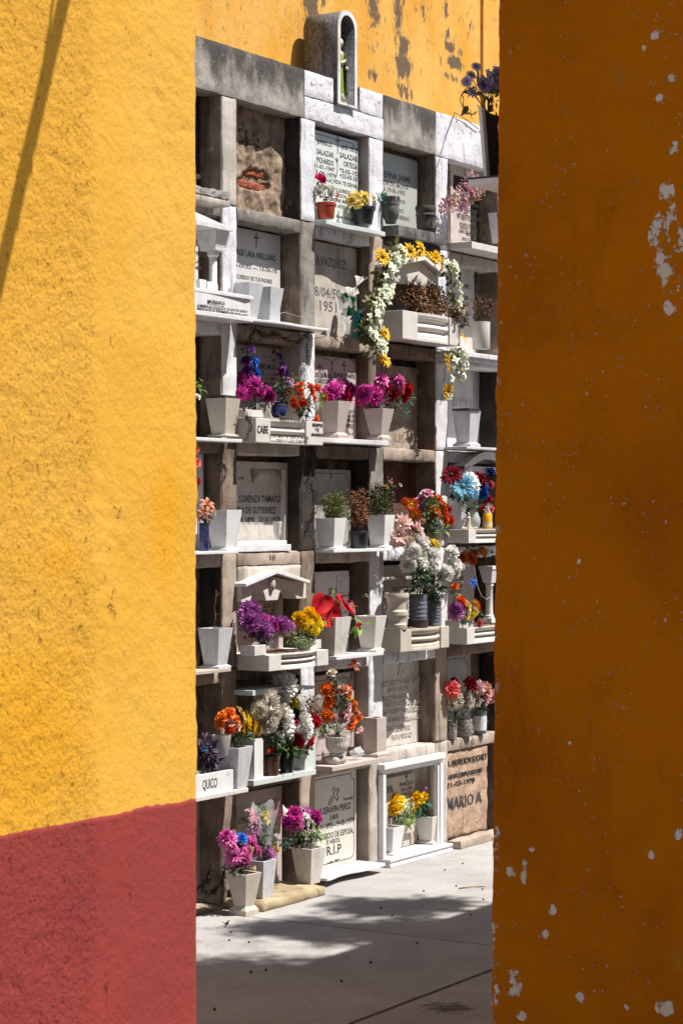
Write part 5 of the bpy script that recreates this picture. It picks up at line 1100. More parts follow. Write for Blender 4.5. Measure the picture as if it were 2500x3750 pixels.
vine('dry vine clinging to the dark pillar beside the marble plaque', 7, [(1075, -560), (1150, -500), (1180, -300), (1120, -120), (1180, 0), (1200, 120), (1120, 300), (1090, 420)], .012, 'vine', 'dead_vine', 'drydark', 4, .0016, .03, 14)
# D3
bouquet('large bouquet of orange red flowers, ferns and pink roses in front of the rusty niche', 8, (840, 620), [('rose', 'blossom', 820, 10, 60), ('carnation', 'blossom', 770, 60, 52), ('daisy', 'fire', 665, 120, 62), ('daisy', 'fire', 700, 215, 56), ('dahlia', 'fire', 600, 90, 40), ('carnation', 'mauve', 690, 150, 50), ('dahlia', 'fire', 940, 70, 66), ('dahlia', 'fire', 985, 140, 66), ('dahlia', 'fire', 910, 190, 66), ('dahlia', 'redorange', 1000, 220, 56), ('lily', 'red', 1035, 170, 50),
          ('rose', 'redorange', 1045, 280, 56), ('rose', 'redorange', 1000, 270, 44), ('rose', 'salmon', 770, 285, 30), ('rose', 'pink', 935, 320, 28), ('rose', 'pink', 900, 325, 22)], .12,
        [('leaf', 840, 200, 150, 140, 90, 60), ('leaf_bright', 960, 370, 50, 45, 12, 66), ('leaf_blue', 830, 260, 90, 80, 40, 36), ('fern:leaf', 830, 150, 90, 60, 6, 110), ('leaf_dark', 830, 330, 120, 60, 50, 60), ('leaf_bright', 830, 180, 50, 40, 8, 60)], wj=.04)
bouquet('pale pink pointed lotus shaped flowers with brown centres leaning left', 8, (700, 640), [('lotus', 'palepink', 600, 285, 92), ('lotus', 'palepink', 745, 355, 96), ('lotus', 'palepink', 550, 415, 92), ('lotus', 'palepink', 665, 430, 86), ('lotus', 'pink', 675, 310, 56), ('lotus', 'palepink', 600, 480, 60)], .15, [('leaf_bright', 640, 420, 80, 70, 10, 40)], wj=.02)
# E3
T, f = plaque('arched white marble panel behind the blue and white flowers', 4, 3, M['marble_pink'], -.112, (.0, .06, .0, .0))
u0, z0, sc = at(6, 1105, 1385, .02); T = thing('arched_marble_hood', 'white marble arched hood over the blue and white flowers by the orange wall', 'canopy', u0+.32, 0, z0)
n = 20; MB().ring([(-.32+.64*i/n, .038+.095*math.sin(PI*i/n)) for i in range(n+1)], [(-.32+.64*i/n, .0+.085*math.sin(PI*i/n)) for i in range(n+1)], -.07, .09).build('arch', M['marble'], T, smooth=True)
vine('dry tendrils creeping over the white ledge above the blue flowers', 6, [(1240, 1170), (1290, 1240), (1380, 1215), (1450, 1250), (1330, 1300), (1390, 1340)], .02, 'vine', 'dead_vine', 'drystem', 2, .0012, .02)
T, uu, zz, HH = fluted('terrazzo planter with two grooves at the right edge, a juice bottle on it', 8, 1215, 362, 495, 2000, .16, M['terr_white'], wb=-.09, l=.085, r_=.09, bulge=.0); zE3 = zz+HH
square_vase('grey marble vase wrapped in fern leaves under the big blue flower', 8, 1105, 350, .06, .13, .10, 295, M['marble_grey'], wz=zE3)
T, f = bouquet('big sky blue flower with white, navy and dark red flowers around it', 8, (1110, 60), [('daisy', 'sky', 1160, -60, 105, .05), ('dahlia', 'sky', 1250, 20, 60, .05), ('carnation', 'sky', 1180, 30, 50), ('dahlia', 'white', 1215, -130, 105), ('dahlia', 'white', 1270, -70, 80), ('daisy', 'darkred', 1045, -170, 92), ('dahlia', 'darkred', 1340, -150, 80), ('dahlia', 'blue', 1375, -60, 62), ('dahlia', 'blue', 1380, 20, 66), ('dahlia', 'coral', 1440, -70, 40), ('rose', 'red', 1410, 80, 50), ('dahlia', 'navy', 1440, -200, 50), ('daisy', 'red', 1330, 170, 60), ('dahlia', 'coral', 1430, 180, 50)], .10,
        [('leaf_dark', 1130, 30, 130, 60, 40, 60), ('fern:leaf_dark', 1160, 140, 60, 90, 8, 130), ('leaf_blue', 1340, 120, 60, 30, 8, 60), ('fern:leaf', 1240, 160, 30, 40, 4, 80)], wj=.02)
gm = NT('old_clear_glass'); gm.done((.75, .80, .80), .06, None, Alpha=.45, Specular_IOR_Level=.9); M['glass'] = gm.m
T, u, w, z = round_pot('round clear glass bowl on the terrazzo planter under the flowers', 'glass_bowl', 'glass bowl', 8, 1262, 350, .10, 48, 66, 165, M['glass'], prof=[(.55, 0), (.85, .12), (1, .4), (.98, .6), (.72, .86), (.62, .92), (.66, 1)], soil=False); T.location = world(u, w, zE3)
T, u, w, z = round_pot('small bottle of yellow orange juice with a clear top on the planter', 'juice_bottle', 'bottle', 8, 1394, 352, .12, 44, 46, 148, M['juice'], prof=[(.96, 0), (1.0, .04), (.98, .5), (1.0, .93), (.86, 1.0)], soil=False, hollow=False); T.location = world(u, w, zE3); k = 46/at(8, 1394, 352, .12)[2]; H = 148/at(8, 1394, 352, .12)[2]
MB().lathe([(k*.84, H+.0005), (k*.5, H+.022), (k*.42, H+.03), (k*.42, H+.042), (k*.30, H+.044)], seg=20).build('clear_neck', M['glass'], T, smooth=True)
m = MB(); m.lathe([(k*1.02, H*.12), (k*1.02, H*.46)], seg=24).build('paper_label', plain('cream_label', (.75, .62, .35), .6), T, smooth=True)
u, z, sc = at(8, 1215, 345, .13); T = thing('small_figurine', 'tiny pale standing figurine among shells in front of the glass bowl', 'figurine', u, .13, zE3)
MB().lathe([(.016, 0), (.018, .01), (.011, .03), (.012, .055), (.013, .07), (.006, .078), (.009, .088), (.007, .098), (.002, .101)], seg=16).build('figure', M['statue'], T, smooth=True)
for i, (a, b_) in enumerate(((1180, 340), (1245, 340), (1280, 346), (1160, 348))):
    u, z, sc = at(8, a, b_, .145); T = thing('sea_shell', 'small pale brown shell lying on the edge of the terrazzo planter', 'shell', u, .145, zE3, 'shells on the planter'); MB().blob((0, 0, .006), (.013, .009, .007), 10, 6, .25, 8).build('shell', M['statue'], T, smooth=True)
# ================================================================== row 4
T, f = plaque('narrow pale plaque at the left with only letter ends visible', 0, 4, M['marble_shade'], -.112, (.0, .115, .0, .20)); words([('MENDOZA U', -90, 95, 1055, 50), ('JUNIO 1980', -110, 98, 1235, 50)], 7, -.112, T, f)
_, zs = shelf('stained pale shelf at the left under a dry potted stick', 9, -60, 168, 383, 34, .11, M['terr_pink'])
square_vase('square grey marble vase with one bare dry stick at the left', 9, 252, 135, .085, .13, .085, 385, M['marble_grey'], foot=.018, wz=zs)
T, f = vine('single bare dry twig standing upright in a grey marble vase', 7, [(225, 1330), (232, 1220), (225, 1100), (240, 1000), (235, 945)], .03, 'twig', 'dry_twig', 'drystem', 2, .0016, .006, 7)
# B4
T, f = plaque('brown speckled plaque under the gable, name and years 1938 - 2006', 1, 4, M['terr_pink'], -.112, (.0, .035, .0, .0))
words([('GLORIA ESTHER', 648, 835, 1058, 44), ('SILVA G.', 692, 806, 1115, 42), ('1938 - 2006', 668, 828, 1163, 36), ('SU PRESENCIA', 655, 820, 1205, 34), ('SE FUE EL', 450, 560, 1225, 40), ('1890-1938', 450, 540, 1285, 36), ('RECUERDO', 460, 560, 1338, 36)], 7, -.112, T, f)
MB().box(.225, .268, -.03, .0, 0, .40).build('side_post', M['terr_pink'], T, bevel=.003)
wf = .03; a = at(7, 480, 1060, wf); ap = at(7, 828, 790, wf+.04); b_ = at(7, 1100, 1015, wf); e1 = at(7, 525, 915, wf+.04); e2 = at(7, 1140, 890, wf+.04)
T = thing('stone_gable', 'carved pale stone gable with twin arches and a hanging drop, above purple pompoms', 'canopy', ap[0], 0, a[1]); f = Fr(T, ap[0], 0, a[1])
A = Vector((a[0]-ap[0], 0)); hl, hr = ap[0]-a[0], b_[0]-ap[0]; zt = ap[1]-a[1]; ze = e1[1]-a[1]
n = 10; low = [(-hl, 0)]
for (x0, x1) in ((-hl*.70, -hl*.18), (hr*.18, hr*.72)):
    low += [(x0, .0)]+[(x0+(x1-x0)*i/n, .075*math.sin(PI*i/n)**.6) for i in range(1, n)]+[(x1, .0)]
low += [(hr, 0)]
MB().prism(low+[(hr, ze), (0, zt-.012), (-hl, ze)], -wf+.0, .06).build('arched_front', M['terr_white'], T, bevel=.002)
x0, x1 = e1[0]-ap[0]-.0, e2[0]-ap[0]
MB().prism([(x0, ze+.001), (0, zt+.002), (x1, ze+.001), (x1, ze+.019), (0, zt+.023), (x0, ze+.019)], -wf-.04, .06).build('sloping_cornice', M['marble'], T, bevel=.003)
MB().lathe([(.006, .048), (.020, .062), (.024, .085), (.020, .11), (.008, .13), (.004, .145)], x=-.005, y=-wf-.002, seg=16).build('hanging_drop', M['terr'], T, smooth=True)
MB().rbox(COLS[1][0]+.0-ap[0], COLS[1][1]-.002-ap[0], -.004, .03, ze+.0, ZR[4]-BT-a[1], .02, .006, 14).build('mortar_fill', M['pale'], T, smooth=2)
T, uu, zz, HH = fluted('white terrazzo planter with purple and yellow pompoms, its grooved middle rounded', 9, 745, 0, 155, 1313, .19, M['terr_white'], l=.2, r_=.2, bulge=.03)
zP = zz+HH
u, z, sc = at(7, 720, 1545, .17); MB().box(0-.10, .005, 0, .09, 0, .052).build('block', M['terr_white'], thing('small_stone_block', 'small terrazzo block at the left end of the pompom planter', 'stone block', u, .165, zP+.001), bevel=.002)
u, z, sc = at(7, 1245, 1480, .12); MB().box(-.112, .0, -.02, .06, 0, .048).build('block', M['terr_white'], thing('small_stone_block', 'small white block behind the yellow pompoms on the right planter end', 'stone block', u, .10, zP+.001), bevel=.002)
MU = 'mum'
bouquet('dense purple pompom chrysanthemums drooping over the terrazzo planter', 7, (690, 1500), [(MU, 'purple', 565, 1135, 92), (MU, 'purple', 570, 1235, 92), (MU, 'purple', 640, 1320, 90), (MU, 'purple', 715, 1330, 92), (MU, 'purple', 640, 1230, 70), (MU, 'purple', 880, 1265, 80), (MU, 'purple', 930, 1310, 74), (MU, 'purple', 760, 1240, 60), ('carnation', 'magenta', 715, 1205, 50), ('carnation', 'magenta', 805, 1270, 56), ('bud', 'purple', 770, 1455, 36), ('bud', 'magdark', 510, 1400, 34), ('carnation', 'purple', 690, 1270, 60)], .13,
        [('leaf_dark', 680, 1400, 120, 60, 44, 60), ('leaf_dark', 560, 1360, 70, 60, 14, 50)], up=.2, wj=.025)
bouquet('golden yellow pompom flowers at the right end of the terrazzo planter', 7, (1140, 1470), [(MU, 'gold', 1140, 1150, 56), (MU, 'gold', 1040, 1215, 66), (MU, 'gold', 1010, 1250, 48), ('carnation', 'gold', 1110, 1200, 42), (MU, 'gold', 1195, 1200, 44), (MU, 'yellow', 1130, 1290, 66), (MU, 'yellow', 1210, 1280, 66), (MU, 'yellow', 1190, 1340, 52), (MU, 'yellow', 1080, 1275, 45)], .13, [('leaf_dark', 1090, 1340, 110, 50, 26, 50)], up=.2, wj=.02)
bouquet('small living green plant sprawling between purple and yellow pompoms', 7, (1000, 1500), [], .17, [('leaf', 1040, 1430, 110, 60, 60, 40), ('leaf_bright', 960, 1400, 70, 60, 26, 44), ('leaf_bright', 1080, 1470, 110, 30, 26, 36)], 'plant', 'small_plant')
vine('thin leafless stem arching above the sprawling green plant', 7, [(1000, 1500), (960, 1400), (900, 1370), (880, 1380), (1000, 1300), (1080, 1380), (1200, 1430)], .17, 'stem', 'bare_stem', 'leaf_olive', 2, .0014, .02)
# C4
T, f = plaque('pinkish white plaque with raised panel and black lower lettering behind red anthuriums', 2, 4, M['marble'], -.075, (.0, .11, .0, .05))
c = f.L(7, 1480, 960, -.075); MB().box(c.x-.10, c.x+.03, -.004, -.0005, c.z, c.z+.09).box(c.x-.06, c.x-.01, -.008, -.0045, c.z+.02, c.z+.07).build('raised_panel', M['marble'], T, bevel=.001)
words([('SILVA', 1310, 1450, 985, 62), ('RECUERDO', 1440, 1580, 1235, 34), ('DEL PARQUE', 1468, 1600, 1282, 36), ('SUS FAMILIA', 1455, 1590, 1332, 36), ('OCTUBRE DE 1978', 1380, 1600, 1382, 40), ('P', 1440, 1458, 1448, 40)], 7, -.075, T, f)
_, zs = shelf('white shelf holding the red anthuriums and a bright white square vase', 9, 1390, 12, 1842, 34, .12, M['marble'])
square_vase('grey veined marble vase half hidden under the red anthuriums', 9, 1378, 5, .10, .15, .10, 372, M['marble_warm'], wz=zs)
bouquet('large glossy red anthuriums with green leaves, one petal pale pink', 7, (1340, 1250), [('anthurium', 'red', 1260, 1020, 105), ('anthurium', 'red', 1340, 1130, 120), ('anthurium', 'red', 1470, 1000, 125), ('anthurium', 'coral', 1420, 1090, 80), ('anthurium', 'salmon', 1575, 1100, 85), ('anthurium', 'red', 1430, 1200, 80), ('anthurium', 'red', 1600, 1300, 45), ('anthurium', 'crimson', 1520, 1050, 100)], .08,
        [('leaf_bright', 1345, 1010, 40, 40, 4, 100), ('leaf_bright', 1620, 1270, 60, 60, 6, 130), ('leaf_bright', 1270, 1220, 60, 30, 6, 80), ('leaf_bright', 1530, 1190, 60, 50, 6, 110), ('leaf', 1640, 1000, 40, 30, 4, 70)], cat='anthurium bouquet', up=.1)
square_vase('bright white square vase, empty, right of the red anthuriums', 8, 305, 1530, .10, .135, .085, 345, M['terr_white'], foot=.022, wz=zs)
# D4
T, f = plaque('cream plaque with a thin dark cross behind the stone urn', 3, 4, M['terr_pink'], -.08, (.0, .03, .0, .03))
b = MB(); c = f.L(8, 600, 905, -.08); cross(b, c.x, -.0002, c.z, .062, .030, .0045); b.build('cross', M['ink'], T); words([('DOLORES ROCHA', 484, 720, 952, 40)], 8, -.08, T, f)
MB().box(-.30, .285, -.03, -.001, .405, .425).build('top_moulding', M['pale'], T, bevel=.004)
T, uu, zz, HH = fluted('cream terrazzo planter with a curved grooved front under the tin cans', 8, 565, 1328, 1540, 1028, .15, M['terr'], wb=-.1, l=.22, r_=.17, bulge=.035, grooves=2); zD = zz+HH
round_pot('turned cream stone urn at the left end of the cream planter', 'stone_urn', 'urn', 8, 528, 1318, .10, 80, 118, 352, M['terr'], prof=[(.80, 0), (.84, .02), (.84, .15), (.72, .17), (.68, .23), (.78, .30), (.80, .37), (.90, .40), (.90, .50), (.76, .55), (.76, .70), (.84, .84), (.98, .88), (1.0, .93), (.96, 1.0)], wz=zD)
rb_ = [(.96, 0), (.98, .02)]
for i in range(6): rb_ += [(.98, .10+.13*i), (.93, .13+.13*i), (.93, .16+.13*i), (.98, .19+.13*i)]
rb_ += [(.98, .93), (1.0, .97), (1.0, 1.0)]
T, u, w, zt1 = round_pot('taller ribbed grey tin can standing in a dark rubber sleeve', 'tin_can', 'tin can', 8, 730, 1305, .09, 88, 90, 318, M['tin'], prof=rb_, wz=zD)
MB().lathe([(.056, .0), (.060, .008), (.059, .04), (.062, .048), (.056, .05)], seg=32).build('rubber_sleeve', M['rubber'], T, smooth=True)
T, u, w, zt2 = round_pot('shorter ribbed grey tin can, right of the sleeved one', 'tin_can', 'tin can', 8, 885, 1288, .08, 70, 72, 240, M['tin'], prof=rb_, wz=zD)
bouquet('white pompom chrysanthemums with yellow daisies in the taller tin can', 8, (730, 1000), [(MU, 'white', 750, 475, 80), (MU, 'white', 685, 560, 72), (MU, 'white', 640, 700, 74), (MU, 'white', 755, 705, 80), (MU, 'white', 830, 580, 80), (MU, 'white', 890, 600, 66), (MU, 'white', 880, 715, 78), ('daisy', 'paleyellow', 815, 450, 66), ('daisy', 'yellow', 870, 475, 66), ('sunflower', 'paleyellow', 920, 490, 56), ('carnation', 'cream', 905, 650, 56), ('daisy', 'whitegreen', 770, 610, 50)], .13,
        [('leaf_dark', 745, 840, 90, 110, 60, 70), ('leaf', 770, 780, 90, 60, 24, 70), ('leaf_dark', 700, 920, 70, 50, 20, 60)], up=.35, wj=.03)
bouquet('white pompom chrysanthemums with curling tendrils in the shorter tin can', 8, (890, 1060), [(MU, 'white', 1060, 570, 66), (MU, 'white', 1085, 700, 76), (MU, 'white', 990, 785, 78), (MU, 'white', 1090, 790, 50), (MU, 'white', 960, 740, 50), (MU, 'white', 1150, 720, 36), ('bud', 'whitegreen', 1205, 715, 14), ('bud', 'whitegreen', 1155, 870, 14), ('bud', 'whitegreen', 1015, 888, 14), ('bud', 'whitegreen', 1140, 575, 14)], .12,
        [('leaf_dark', 900, 960, 90, 80, 56, 70), ('leaf', 870, 860, 70, 60, 24, 60)], up=.35, wj=.03)
# E4
T, f = plaque('pale plaque with a dark name ending in HEZ behind orange poppies', 4, 4, M['marble_pink'], -.112, (.0, .12, .0, .0))
words([('GABRIEL', 1060, 1172, 850, 42), ('SAN', 1100, 1152, 920, 36), ('SANCHEZ', 1040, 1146, 985, 40)], 8, -.112, T, f)
wq = .04; u, z, sc = at(8, 1412, 1240, .06); T = thing('marble_column', 'white marble column with a square capital at the edge of the orange wall', 'column', u, .06, z-.01)
MB().lathe([(.030, .03), (.030, .045), (.024, .05), (.022, .09), (.021, .22), (.027, .23), (.023, .245)], seg=22).build('shaft', M['marble'], T, smooth=True)
MB().box(-.034, .034, -.034, .034, 0, .0295).build('base', M['marble'], T, bevel=.003); MB().taper(0, 0, .246, .33, .028, .028, .046, .046).box(-.05, .05, -.05, .05, .331, .352).build('capital', M['marble'], T, bevel=.002)
T, uu, zz, HH = fluted('terrazzo planter with a grooved front under the orange and purple bouquet', 8, 1200, 1308, 1466, 2000, .16, M['terr_white'], wb=-.09, l=.085, r_=.09); zE4 = zz+HH
u, z, sc = at(8, 1215, 1308, .14); MB().box(-.115, .055, -.0, .10, 0, .045).build('block', M['terr_white'], thing('small_stone_block', 'long white block under the purple and yellow flowers by the orange wall', 'stone block', u, .14, zE4+.001), bevel=.003)
bouquet('lilac carnation, yellow and orange poppies on the white block by the wall', 8, (1170, 1250), [(MU, 'purple', 1095, 1120, 62), ('carnation', 'mauve', 1130, 1170, 74), ('carnation', 'mauve', 1075, 1180, 62), (MU, 'purple', 1150, 1120, 50), ('rose', 'redorange', 1145, 1035, 56), ('rose', 'fire', 1165, 1065, 40), ('carnation', 'paleyellow', 1215, 1100, 54), ('carnation', 'paleyellow', 1205, 1190, 54), ('carnation', 'paleyellow', 1280, 1150, 44), ('carnation', 'yellow', 1260, 1185, 44), ('daisy', 'fire', 1300, 1080, 58), ('rose', 'fire', 1085, 905, 46), ('carnation', 'coral', 1325, 1260, 40)], .15,
        [('leaf_olive', 1070, 980, 40, 80, 18, 56), ('leaf', 1330, 1180, 50, 50, 20, 40), ('leaf_olive', 1240, 1060, 40, 60, 14, 50), ('leaf', 1170, 1200, 110, 30, 20, 40)], wj=.02, up=.2)
bouquet('row of dark orange artificial poppies strung under the terrazzo planter', 8, (1300, 660), [('rose', 'fire', 1160, 630, 56), ('rose', 'fire', 1275, 590, 52), ('rose', 'fire', 1360, 575, 56), ('dahlia', 'orange', 1240, 625, 50), ('dahlia', 'redorange', 1275, 670, 44)], .05, [('leaf_dark', 1250, 570, 130, 40, 24, 50), ('leaf_dark', 1410, 590, 40, 30, 8, 50)], 'garland', 'poppy_garland')
T, f = bouquet('small blue fabric butterfly hanging on a pale cord', 8, (1270, 760), [('lily', 'blue', 1265, 870, 50), ('lily', 'blue', 1280, 840, 36)], .10, [], 'ornament', 'butterfly_ornament', stems='wirel', sr=.0009)
vine('pale cord sagging beside the white marble column', 8, [(1270, 720), (1280, 800), (1310, 940), (1340, 1000), (1385, 1032), (1420, 1010), (1440, 930)], .11, 'cord', 'cord', 'wirel', 1, .0018, .002)
# ================================================================== row 5
# A5
T, f = plaque('cracked cream marble plaque at the left edge with letters EZ', 0, 5, M['marble'], -.112, (.0, .085, .0, .03), border=.03)
words([('PEREZ', 0, 106, 718, 54)], 9, -.112, T, f)
b = MB(); c = [f.L(9, x, y, -.112) for x, y in ((85, 480), (110, 510), (125, 560), (150, 600), (180, 640), (195, 690))]; b.tube([(p.x, -.0005, p.z) for p in c], .0022, 4); b.build('crack', M['ink'], T)
_, zsA = shelf('stained white shelf under the lettered trough at the lower left', 9, -80, 1385, 548, 44, .14, M['terr_white'])
u1, z1, sc = at(9, 405, 1090, .12); z0 = zsA; T = thing('lettered_trough', 'white marble trough with black letters QUICO and a tiny star', 'planter', u1-.25, 0, z0); f = Fr(T, u1-.25, 0, z0)
MB().box(-.30, .25, -.12, -.10, 0, z1-z0).box(.235, .2505, -.0995, .0, 0, z1-z0-.001).box(-.30, .2345, -.02, .0, 0, z1-z0).build('panels', M['marble'], T, bevel=.002); MB().box(-.29, .234, -.099, -.021, .03, z1-z0-.02).build('soil', M['soil'], T)
words([('QUICO', 110, 250, 1285, 96)], 9, .12, T, f); m = MB(); c = f.L(9, 352, 1135, .12)
for i in range(5): a_ = i*1.256+.3; m.petal(c, (math.cos(a_), 0, math.sin(a_)), (0, -1, 0), .014, .006, 0, 0, 2, 2)
m.build('small_star', M['ink_soft'], T)
bouquet('purple leaved wandering plant with two pale blue roses in the lettered trough', 9, (150, 1120), [('rose', 'sky', 130, 895, 34), ('rose', 'sky', 225, 915, 20), ('rose', 'sky', 243, 945, 34)], .06, [('leaf_purple', 150, 950, 110, 110, 110, 80), ('leaf_purple', 110, 820, 60, 60, 24, 70), ('leaf_purple', 200, 1030, 90, 60, 40, 70)], 'plant', 'purple_leaved_plant')
square_vase('worn grey marble vase under the orange and yellow flowers, lower left', 9, 432, 1272, .125, .145, .10, 392, M['marble_grey'], wz=zsA+.002)
gp = NT('milky_plastic'); gp.done((.55, .53, .50), .25, None, Alpha=.6); M['milky'] = gp.m
T, u, w, z = round_pot('milky plastic cup half behind the orange bouquet, brown pot inside', 'plastic_cup', 'cup', 9, 290, 960, .07, 70, 95, 200, M['milky'], -1)
bouquet('orange roses beside bright yellow daisies, lower left bouquet', 9, (440, 860), [('rose', 'orange', 360, 550, 62), ('rose', 'orange', 290, 600, 60), ('rose', 'orange', 270, 655, 52), ('rose', 'salmon', 355, 640, 66), ('rose', 'salmon', 440, 675, 68), ('rose', 'redorange', 370, 715, 50), ('rose', 'orange', 420, 610, 52), ('daisy', 'paleyellow', 510, 560, 92), ('daisy', 'yellow', 560, 640, 105), ('daisy', 'yellow', 620, 700, 92), ('daisy', 'gold', 520, 690, 80), ('daisy', 'paleyellow', 660, 720, 50)], .08,
        [('leaf_dark', 470, 770, 180, 50, 50, 60)], up=.25, wj=.02)
# B5
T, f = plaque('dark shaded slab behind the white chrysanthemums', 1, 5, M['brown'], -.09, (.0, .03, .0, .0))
wf = .12; a = at(9, 590, 388, wf); b_ = at(9, 1190, 275, wf); T = thing('flat_marble_canopy', 'thin grey marble canopy slab above the large white chrysanthemums', 'canopy', (a[0]+b_[0])/2, 0, (a[1]+b_[1])/2-.01); h = (b_[0]-a[0])/2
MB().prism([(-h, 0), (h-.02, -.004), (h, .012), (0, .030), (-h, .026)], -wf, .09).build('slab', M['mint'], T, bevel=.002)
_, zs = shelf('pale green marble shelf crowded with pots under the white chrysanthemums', 9, 600, 1198, 1195, 56, .12, M['mint'], wb=-.09)
square_vase('tall narrow white marble box vase left of the small brown pot', 9, 602, 1185, .10, .085, .085, 385, M['marble'], wz=zs)
square_vase('tall pale marble box vase at the right end of the green shelf', 9, 1085, 1085, .10, .11, .11, 392, M['mint'], wz=zs)
T, u, w, z = round_pot('small brown plastic pot on the green shelf with red buds', 'flower_pot', 'pot', 9, 775, 1150, .08, 60, 74, 190, M['brown_pot'], 0, wz=zs)
bouquet('few dull red buds in the small brown plastic pot', 9, (775, 960), [('tulip', 'redorange', 735, 930, 40), ('tulip', 'red', 770, 915, 44), ('tulip', 'darkred', 810, 930, 36)], .07, [('leaf_dark', 780, 930, 50, 40, 12, 50)])
T, u, w, z = round_pot('black plastic pot in shade on the green shelf', 'flower_pot', 'pot', 9, 915, 1105, .07, 62, 80, 230, M['black_pot'], 0, wz=zs)
bouquet('large white pompom chrysanthemums piled up under the marble canopy', 9, (900, 900), [(MU, 'white', 905, 265, 118), (MU, 'white', 880, 345, 100), (MU, 'ivory', 730, 430, 105), (MU, 'ivory', 830, 430, 80), (MU, 'ivory', 650, 520, 80), (MU, 'ivory', 860, 540, 100), (MU, 'white', 900, 590, 92), (MU, 'ivory', 720, 650, 95), (MU, 'white', 885, 700, 120), (MU, 'white', 1090, 660, 92, .07), (MU, 'white', 1100, 740, 84, .06), (MU, 'white', 1040, 430, 66), ('sunflower', 'yellow', 1000, 440, 66), (MU, 'ivory', 790, 560, 70)], .10,
        [('leaf_dark', 830, 780, 150, 120, 70, 70), ('leaf_dark', 780, 500, 150, 140, 40, 70), ('leaf_bright', 960, 500, 60, 30, 8, 66)], up=.2, wj=.02)
bouquet('dark red roses low among green leaves, right of the white chrysanthemums', 9, (1000, 960), [('rose', 'red', 1020, 820, 78), ('rose', 'crimson', 965, 830, 56), ('rose', 'red', 1145, 830, 70), ('rose', 'red', 1000, 720, 56), ('rose', 'crimson', 1000, 650, 44), ('rose', 'red', 1190, 620, 84), ('rose', 'red', 1150, 600, 50)], .12,
        [('leaf', 920, 880, 110, 60, 36, 76), ('leaf_bright', 860, 830, 60, 40, 10, 70), ('leaf_dark', 1060, 880, 110, 50, 26, 60), ('leaf', 1010, 920, 60, 50, 14, 70)], up=.2)
dry('faded dried flowers in clear wrap beside the red rose', 9, (1200, 640), (1150, 490), (110, 110), .09, 70, 'drystraw', 'dryrose' if 'dryrose' in M else 'drystem', .03, seedheads=8)
sleeve('clear plastic wrap around dried flowers near the white chrysanthemums', 9, 1200, 400, 620, .10, 90, 40, 8)
# C5
T, f = plaque('pale pink plaque with a thin black border line behind the orange and pink roses', 2, 5, M['marble_pink'], -.08, (.0, .045, .0, .03), border=.03)
words([('PERPETUIDAD', 1212, 1420, 808, 40)], 9, -.08, T, f)
_, zs = shelf('pinkish stone shelf under the white ribbed urn of roses', 9, 1350, 1068, 1878, 46, .13, M['terr_pink'])
MB().rbox(-.055, .055, -.045, .045, 0, .045, .02, .004, 20).build('block', M['terr_pink'], thing('rough_stone_block', 'rough pinkish stone block under the white ribbed urn', 'stone block', at(9, 1400, 990, .08)[0], .06, zs+.001), smooth=2)
T, u, w, z = round_pot('white spiral ribbed urn filled with orange and pink roses', 'ribbed_urn', 'urn', 9, 1395, 925, .075, 78, 112, 185, M['terr_white'], prof=[(.62, 0), (.66, .06), (.58, .14), (.72, .22), (.92, .42), (.98, .62), (.96, .80), (1.04, .92), (1.04, 1.0)], ribs=.03, tw=60, wz=zs+.046)
RO_ = 'rose'
bouquet('tall bouquet of orange and pale pink roses in the white ribbed urn', 9, (1395, 760), [(RO_, 'orange', 1305, 320, 80), (RO_, 'salmon', 1455, 320, 60), (RO_, 'redorange', 1500, 310, 50), (RO_, 'orange', 1320, 450, 66), (RO_, 'orange', 1500, 390, 44), (RO_, 'pink', 1500, 490, 64), (RO_, 'pink', 1470, 590, 80), (RO_, 'orange', 1290, 580, 62), (RO_, 'pink', 1355, 600, 52), (RO_, 'orange', 1560, 480, 66), (RO_, 'orange', 1540, 640, 70), (RO_, 'orange', 1605, 600, 56), (RO_, 'redorange', 1530, 690, 50), (RO_, 'peach', 1550, 105, 62, .0), (RO_, 'salmon', 1570, 60, 46, .0), (RO_, 'ivory', 1345, 160, 46), (RO_, 'pink', 1612, 720, 44), (RO_, 'salmon', 1580, 550, 46)], .09,
        [('leaf_dark', 1400, 420, 130, 160, 90, 62), ('leaf', 1420, 380, 80, 120, 26, 56), ('leaf', 1300, 680, 100, 50, 40, 50), ('leaf_bright', 1580, 700, 60, 30, 10, 50), ('leaf_dark', 1400, 220, 80, 60, 26, 50), ('leaf', 1240, 730, 50, 50, 16, 50)], wj=.035, up=.25)
square_vase('tall cream square pillar vase, empty, at the end of the pinkish shelf', 10, 345, 960, .105, .095, .095, 375, M['terr_pink'], foot=.03, wz=zs)
T = thing('glass_shards', 'crumpled clear glass and foil pieces beside the ribbed urn', 'glass pieces', at(10, 150, 900, .07)[0], .07, zs+.001); MB().blob((0, 0, .035), (.045, .03, .035), 12, 7, .6, 3).build('crumpled_piece', M['glass'], T)
